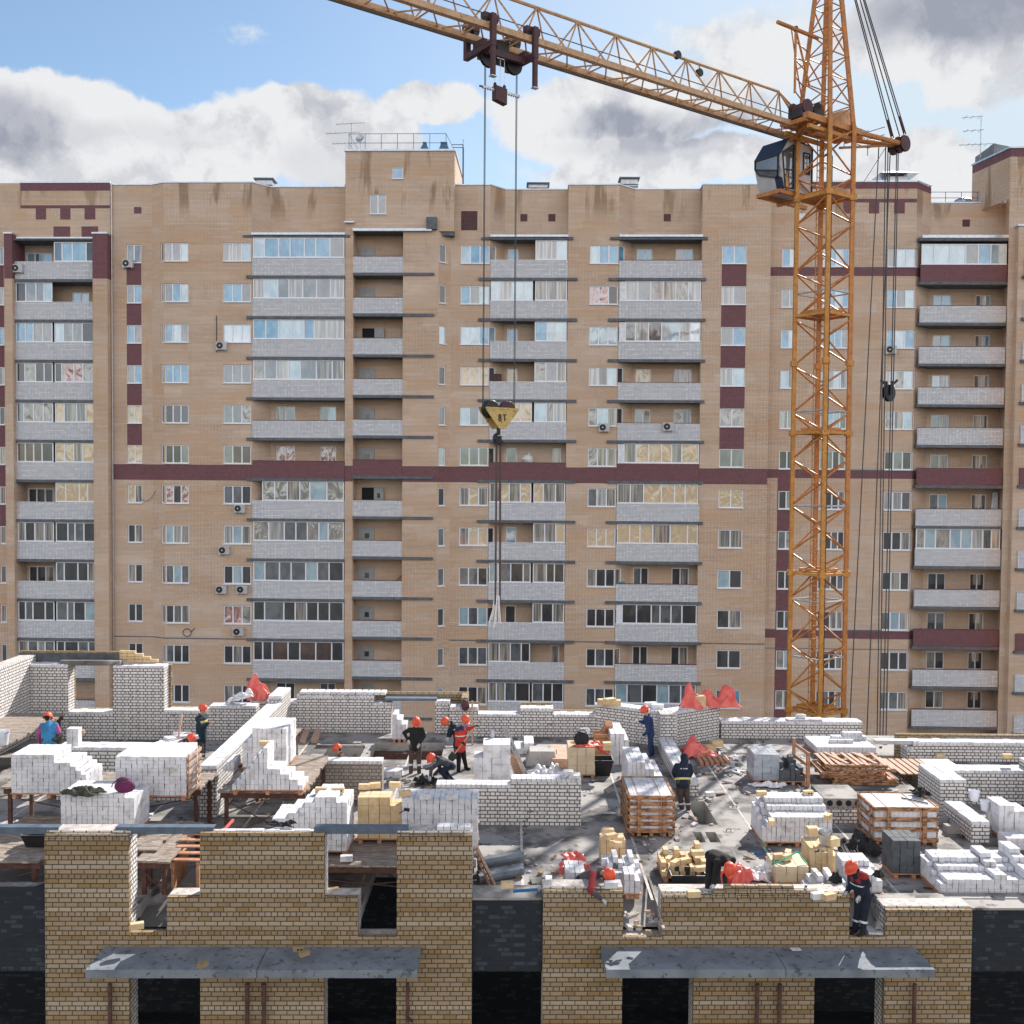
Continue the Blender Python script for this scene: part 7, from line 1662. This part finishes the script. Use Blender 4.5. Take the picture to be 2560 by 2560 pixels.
def torsoband(t, P, side, td, s0, s1, m_, fat=1.0, rx=.225, ry=.138):
    a = P['pel']; n = 18; vs = []; fr_ = side.cross(td)
    L = (P['nk'] - a)
    for s in (s0, s1):
        for i in range(n): an = 2*pi*i/n; vs.append(a + L * s + side * rx * fat * cos(an) + fr_ * ry * fat * sin(an))
    g = MB(); g.add(vs, [(i, (i+1) % n, n + (i+1) % n, n + i) for i in range(n)], m_); g.build('reflective_band', t, smooth=True)
def yoke(t, P, shL, shR, td, m_, drop=.10):
    g = MB(); capsule(g, shL + td * .0, shR + td * .0, .088, .088, m_, 12)
    for s in (-.5, .5): capsule(g, shL.lerp(shR, .5 + s * .5) , shL.lerp(shR, .5 + s * .45) - td * drop, .092, .1, m_, 10)
    capsule(g, shL.lerp(shR, .35) - td * drop, shL.lerp(shR, .65) - td * drop, .135, .135, m_, 10); melt(g, 'yoke', t)
PS = {}
def melt_arm(t, a, b, c, m_='pink_wear'): g = MB(); capsule(g, a.lerp(b, .25), b, .086, .072, m_, 10); capsule(g, b, b.lerp(c, .9), .072, .056, m_, 10); melt(g, 'sleeve', t)
def backmark(t, P, side, td):
    g = MB(); n = (td.cross(side)).normalized(); n = n if n.y < 0 else -n; c = P['nk'] - td * .16 + n * .142
    for i, w in enumerate((.02, .035, 0, .03, .02, .035, .025)):
        if w: g.obox(c + V((-.1 + .032 * i, 0, 0)), w * .7, .006, .03, 'reflect')
    g.build('back_print', t)
table('small rusty stand under the crouching worker', -13.95, -12.66, 28.9, 30.2, 1.22)
PS[1] = person('crouching worker seen from behind in a sky blue vest with pink sleeves', 29.35, 100, dict(pel=(121, 1852, 0), nk=(122, 1808, .12), hd=(119, 1796, .2), eL=(97, 1834, .05), hL=(99, 1857, .2), eR=(146, 1830, .15), hR=(139, 1843, .3), kL=(103, 1856, .3), fL=(113, 1872, .1), kR=(151, 1835, .25), fR=(146, 1868, .15)),
    ('sky_vest', 'camo'), 35, extra=lambda t, P, f, s, td, a, b, ring: (melt_arm(t, a, P['eL'], P['hL']), melt_arm(t, b, P['eR'], P['hR'])))
PS[2] = person('standing worker in a dark green jacket with pale yellow shoulder band, facing sideways', 33.3, 340, dict(pel=(504, 1845, 0), nk=(503, 1788), hd=(507, 1774, -.04), eL=(501, 1817, .2), hL=(521, 1809, .1), eR=(499, 1818, -.22), hR=(522, 1808, -.12), kL=(509, 1872, .1), fL=(508, 1897, .1), kR=(503, 1872, -.1), fR=(502, 1898, -.1)),
    ('bottle', 'trouser_grey'), 5, gloves=None, fat=1.1, extra=lambda t, P, f, s, td, a, b, ring: (torsoband(t, P, s, td, .70, .80, 'hi_yellow', 1.12), legbands(t, P)))
PS[3] = person('bent worker in a plum hood, mostly hidden behind the low white wall', 30.3, 340, dict(pel=(440, 1874), nk=(463, 1853), hd=(476, 1848, -.05), eL=(462, 1880, .1), hL=(474, 1898, .1), eR=(458, 1880, -.2), hR=(472, 1898, -.2), kL=(452, 1905, .1), fL=(440, 1938, .1), kR=(450, 1905, -.1), fR=(438, 1940, -.1)),
    ('plum', 'trouser_grey'), 55, hood='plum')
PS[4] = person('worker in a brown jacket with a white shoulder stripe, waist deep in the brick shaft', 33.2, 185, dict(pel=(857, 1926), nk=(852, 1884), hd=(844, 1873, -.02), eL=(838, 1908, -.2), hL=(828, 1908, -.2), eR=(842, 1909, .18), hR=(830, 1906, .15), kL=(855, 1956, -.1), fL=(857, 1980, -.1), kR=(858, 1956, .1), fR=(859, 1980, .1)),
    ('brown_wear', 'brown_wear'), 25, extra=lambda t, P, f, s, td, a, b, ring: torsoband(t, P, s, td, .62, .72, 'reflect'))
PS[5] = person('worker in a black jacket and brown trousers standing with hands on hips, looking down', 31.7, 275, dict(pel=(1038, 1866), nk=(1040, 1819), hd=(1041, 1806, -.08), eR=(1010, 1832, .06), hR=(1020, 1850, -.06), eL=(1061, 1840, .04), hL=(1049, 1859, -.12), kR=(1028, 1896), fR=(1027, 1936), kL=(1047, 1896), fL=(1048, 1937)),
    ('black_wear', 'trouser_brown'), 40, extra=lambda t, P, f, s, td, a, b, ring: legbands(t, P, .3))
PS[6] = person('worker in a slate grey jacket squatting low and laying a brick on the wall end', 30.6, 205, dict(pel=(1126, 1913, .1), nk=(1095, 1897), hd=(1080, 1897, -.05), eL=(1078, 1922, -.15), hL=(1076, 1940, -.2), eR=(1100, 1922, .2), hR=(1084, 1938, .1), kL=(1102, 1928, -.1), fL=(1122, 1952, -.05), kR=(1112, 1926, .2), fR=(1132, 1952, .15)),
    ('slate', 'navy'), 45)
PS[7] = person('worker in a bright red jacket with blue shoulders holding a long shovel', 32.0, 320, dict(pel=(1151, 1869), nk=(1156, 1815), hd=(1162, 1801, -.06), eR=(1140, 1841, -.1), hR=(1156, 1855, -.3), eL=(1174, 1821, .05), hL=(1187, 1816, -.12), kR=(1147, 1897, -.05), fR=(1146, 1928, -.1), kL=(1160, 1895, .15), fL=(1165, 1916, .2)),
    ('red_wear', 'black_wear'), 30, gloves='glove_dark', fat=1.1, extra=lambda t, P, f, s, td, a, b, ring: (yoke(t, P, a, b, td, 'royal', .04), torsoband(t, P, s, td, .58, .63, 'reflect', 1.12)))
hp_ = [F(1196, 1807, 31.85), F(1187, 1817, 31.85), F(1156, 1856, 31.68), F(1137, 1884, 31.65)]
t_ = thing('shovel', 'long handled shovel held by the worker in the bright red jacket', 'shovel', hp_[3]); g = MB(); g.tube([hp_[0], hp_[3]], .02, 'pale_wood', 8); g.build('handle', t_)
g = MB(); d_ = (hp_[3] - hp_[0]).normalized(); s_ = d_.cross(V((0, 1, 0))).normalized(); g.extr([hp_[3] - s_ * .11, hp_[3] + s_ * .11, hp_[3] + s_ * .11 + d_ * .2, hp_[3] + d_ * .3, hp_[3] - s_ * .11 + d_ * .2], (0, .02, 0), 'black_iron'); g.build('blade', t_)
PS[8] = person('worker in a navy jacket bending behind the one in the bright red jacket', 33.6, 200, dict(pel=(1142, 1837), nk=(1129, 1808), hd=(1115, 1806, -.05), eL=(1123, 1826, -.2), hL=(1120, 1842, -.2), eR=(1132, 1828, .2), hR=(1124, 1842, .2), kL=(1138, 1864, -.1), fL=(1142, 1889, -.1), kR=(1142, 1864, .1), fR=(1146, 1889, .1)),
    ('navy', 'navy'), 40, extra=lambda t, P, f, s, td, a, b, ring: torsoband(t, P, s, td, .6, .66, 'reflect'))
PS[9] = person('worker in dark blue overalls facing the bay wall with a trowel hand raised', 34.0, 195, dict(pel=(1626, 1831), nk=(1621, 1789), hd=(1613, 1777, -.02), eR=(1610, 1806, .15), hR=(1597, 1803, .1), eL=(1620, 1830, -.2), hL=(1607, 1838, -.15), kL=(1625, 1862, -.1), fL=(1628, 1888, -.1), kR=(1629, 1862, .1), fR=(1632, 1888, .1)),
    ('royal', 'royal'), 20)
PS[10] = person('bareheaded worker in a navy hood and yellow belt band, seen from behind', 28.4, 92, dict(pel=(1707, 1958), nk=(1708, 1909, .22), hd=(1711, 1898, .34), eL=(1684, 1930, .15), hL=(1690, 1948, .35), eR=(1729, 1930, .15), hR=(1722, 1948, .35), kL=(1700, 1990, .05), fL=(1705, 2022, .05), kR=(1718, 1990, .0), fR=(1721, 2024, -.05)),
    ('navy', 'trouser_brown'), 50, hood='navy', helmet=None, extra=lambda t, P, f, s, td, a, b, ring: (torsoband(t, P, s, td, .15, .26, 'hi_yellow', 1.04), legbands(t, P, .5), backmark(t, P, s, td)))
PS[11] = person('worker with red sleeves leaning far over the front wall', 22.0, 315, dict(pel=(1459, 2196, .2), nk=(1501, 2177, -.22), hd=(1519, 2187, -.42), eR=(1477, 2228, -.78), hR=(1504, 2248, -.80), eL=(1517, 2205, -.25), hL=(1519, 2218, -.45), kL=(1446, 2232, .5), fL=(1432, 2215, .8), kR=(1440, 2232, .3), fR=(1424, 2222, .6)),
    ('grey_wear', 'navy'), 75, extra=lambda t, P, f, s, td, a, b, ring: (melt_arm(t, b - (P['eR'] - b) * .3, P['eR'], P['eR'].lerp(P['hR'], .2), 'dark_red_wear'), melt_arm(t, a - (P['eL'] - a) * .3, P['eL'], P['hL'], 'dark_red_wear')))
PS[12] = person('worker all in black bending double over the front wall beside a mortar trough', 21.9, 290, dict(pel=(1786, 2140, .2), nk=(1817, 2155, -.1), hd=(1822, 2172, -.25), eL=(1812, 2192, -.25), hL=(1814, 2214, -.3), eR=(1788, 2186, -.2), hR=(1784, 2210, -.3), kR=(1772, 2190, -.1), fR=(1769, 2232, -.25), kL=(1792, 2188, .25), fL=(1800, 2226, .3)),
    ('black_wear', 'black_wear'), 78, fat=1.05)
PS[13] = person('worker in navy overalls with a red yoke standing in the gap of the front wall', 21.62, 215, dict(pel=(2158, 2238), nk=(2142, 2178), hd=(2130, 2171, -.05), eR=(2126, 2215, .15), hR=(2116, 2232, -.05), eL=(2172, 2212, -.16), hL=(2150, 2240, -.24), kR=(2144, 2284, .08), fR=(2138, 2322, .08), kL=(2161, 2286, -.06), fL=(2157, 2328, -.08)),
    ('navy', 'navy'), 35, extra=lambda t, P, f, s, td, a, b, ring: (yoke(t, P, a, b, td, 'dark_red_wear', .1), legbands(t, P, .35, .086), torsoband(t, P, s, td, .50, .56, 'reflect', 1.05)))
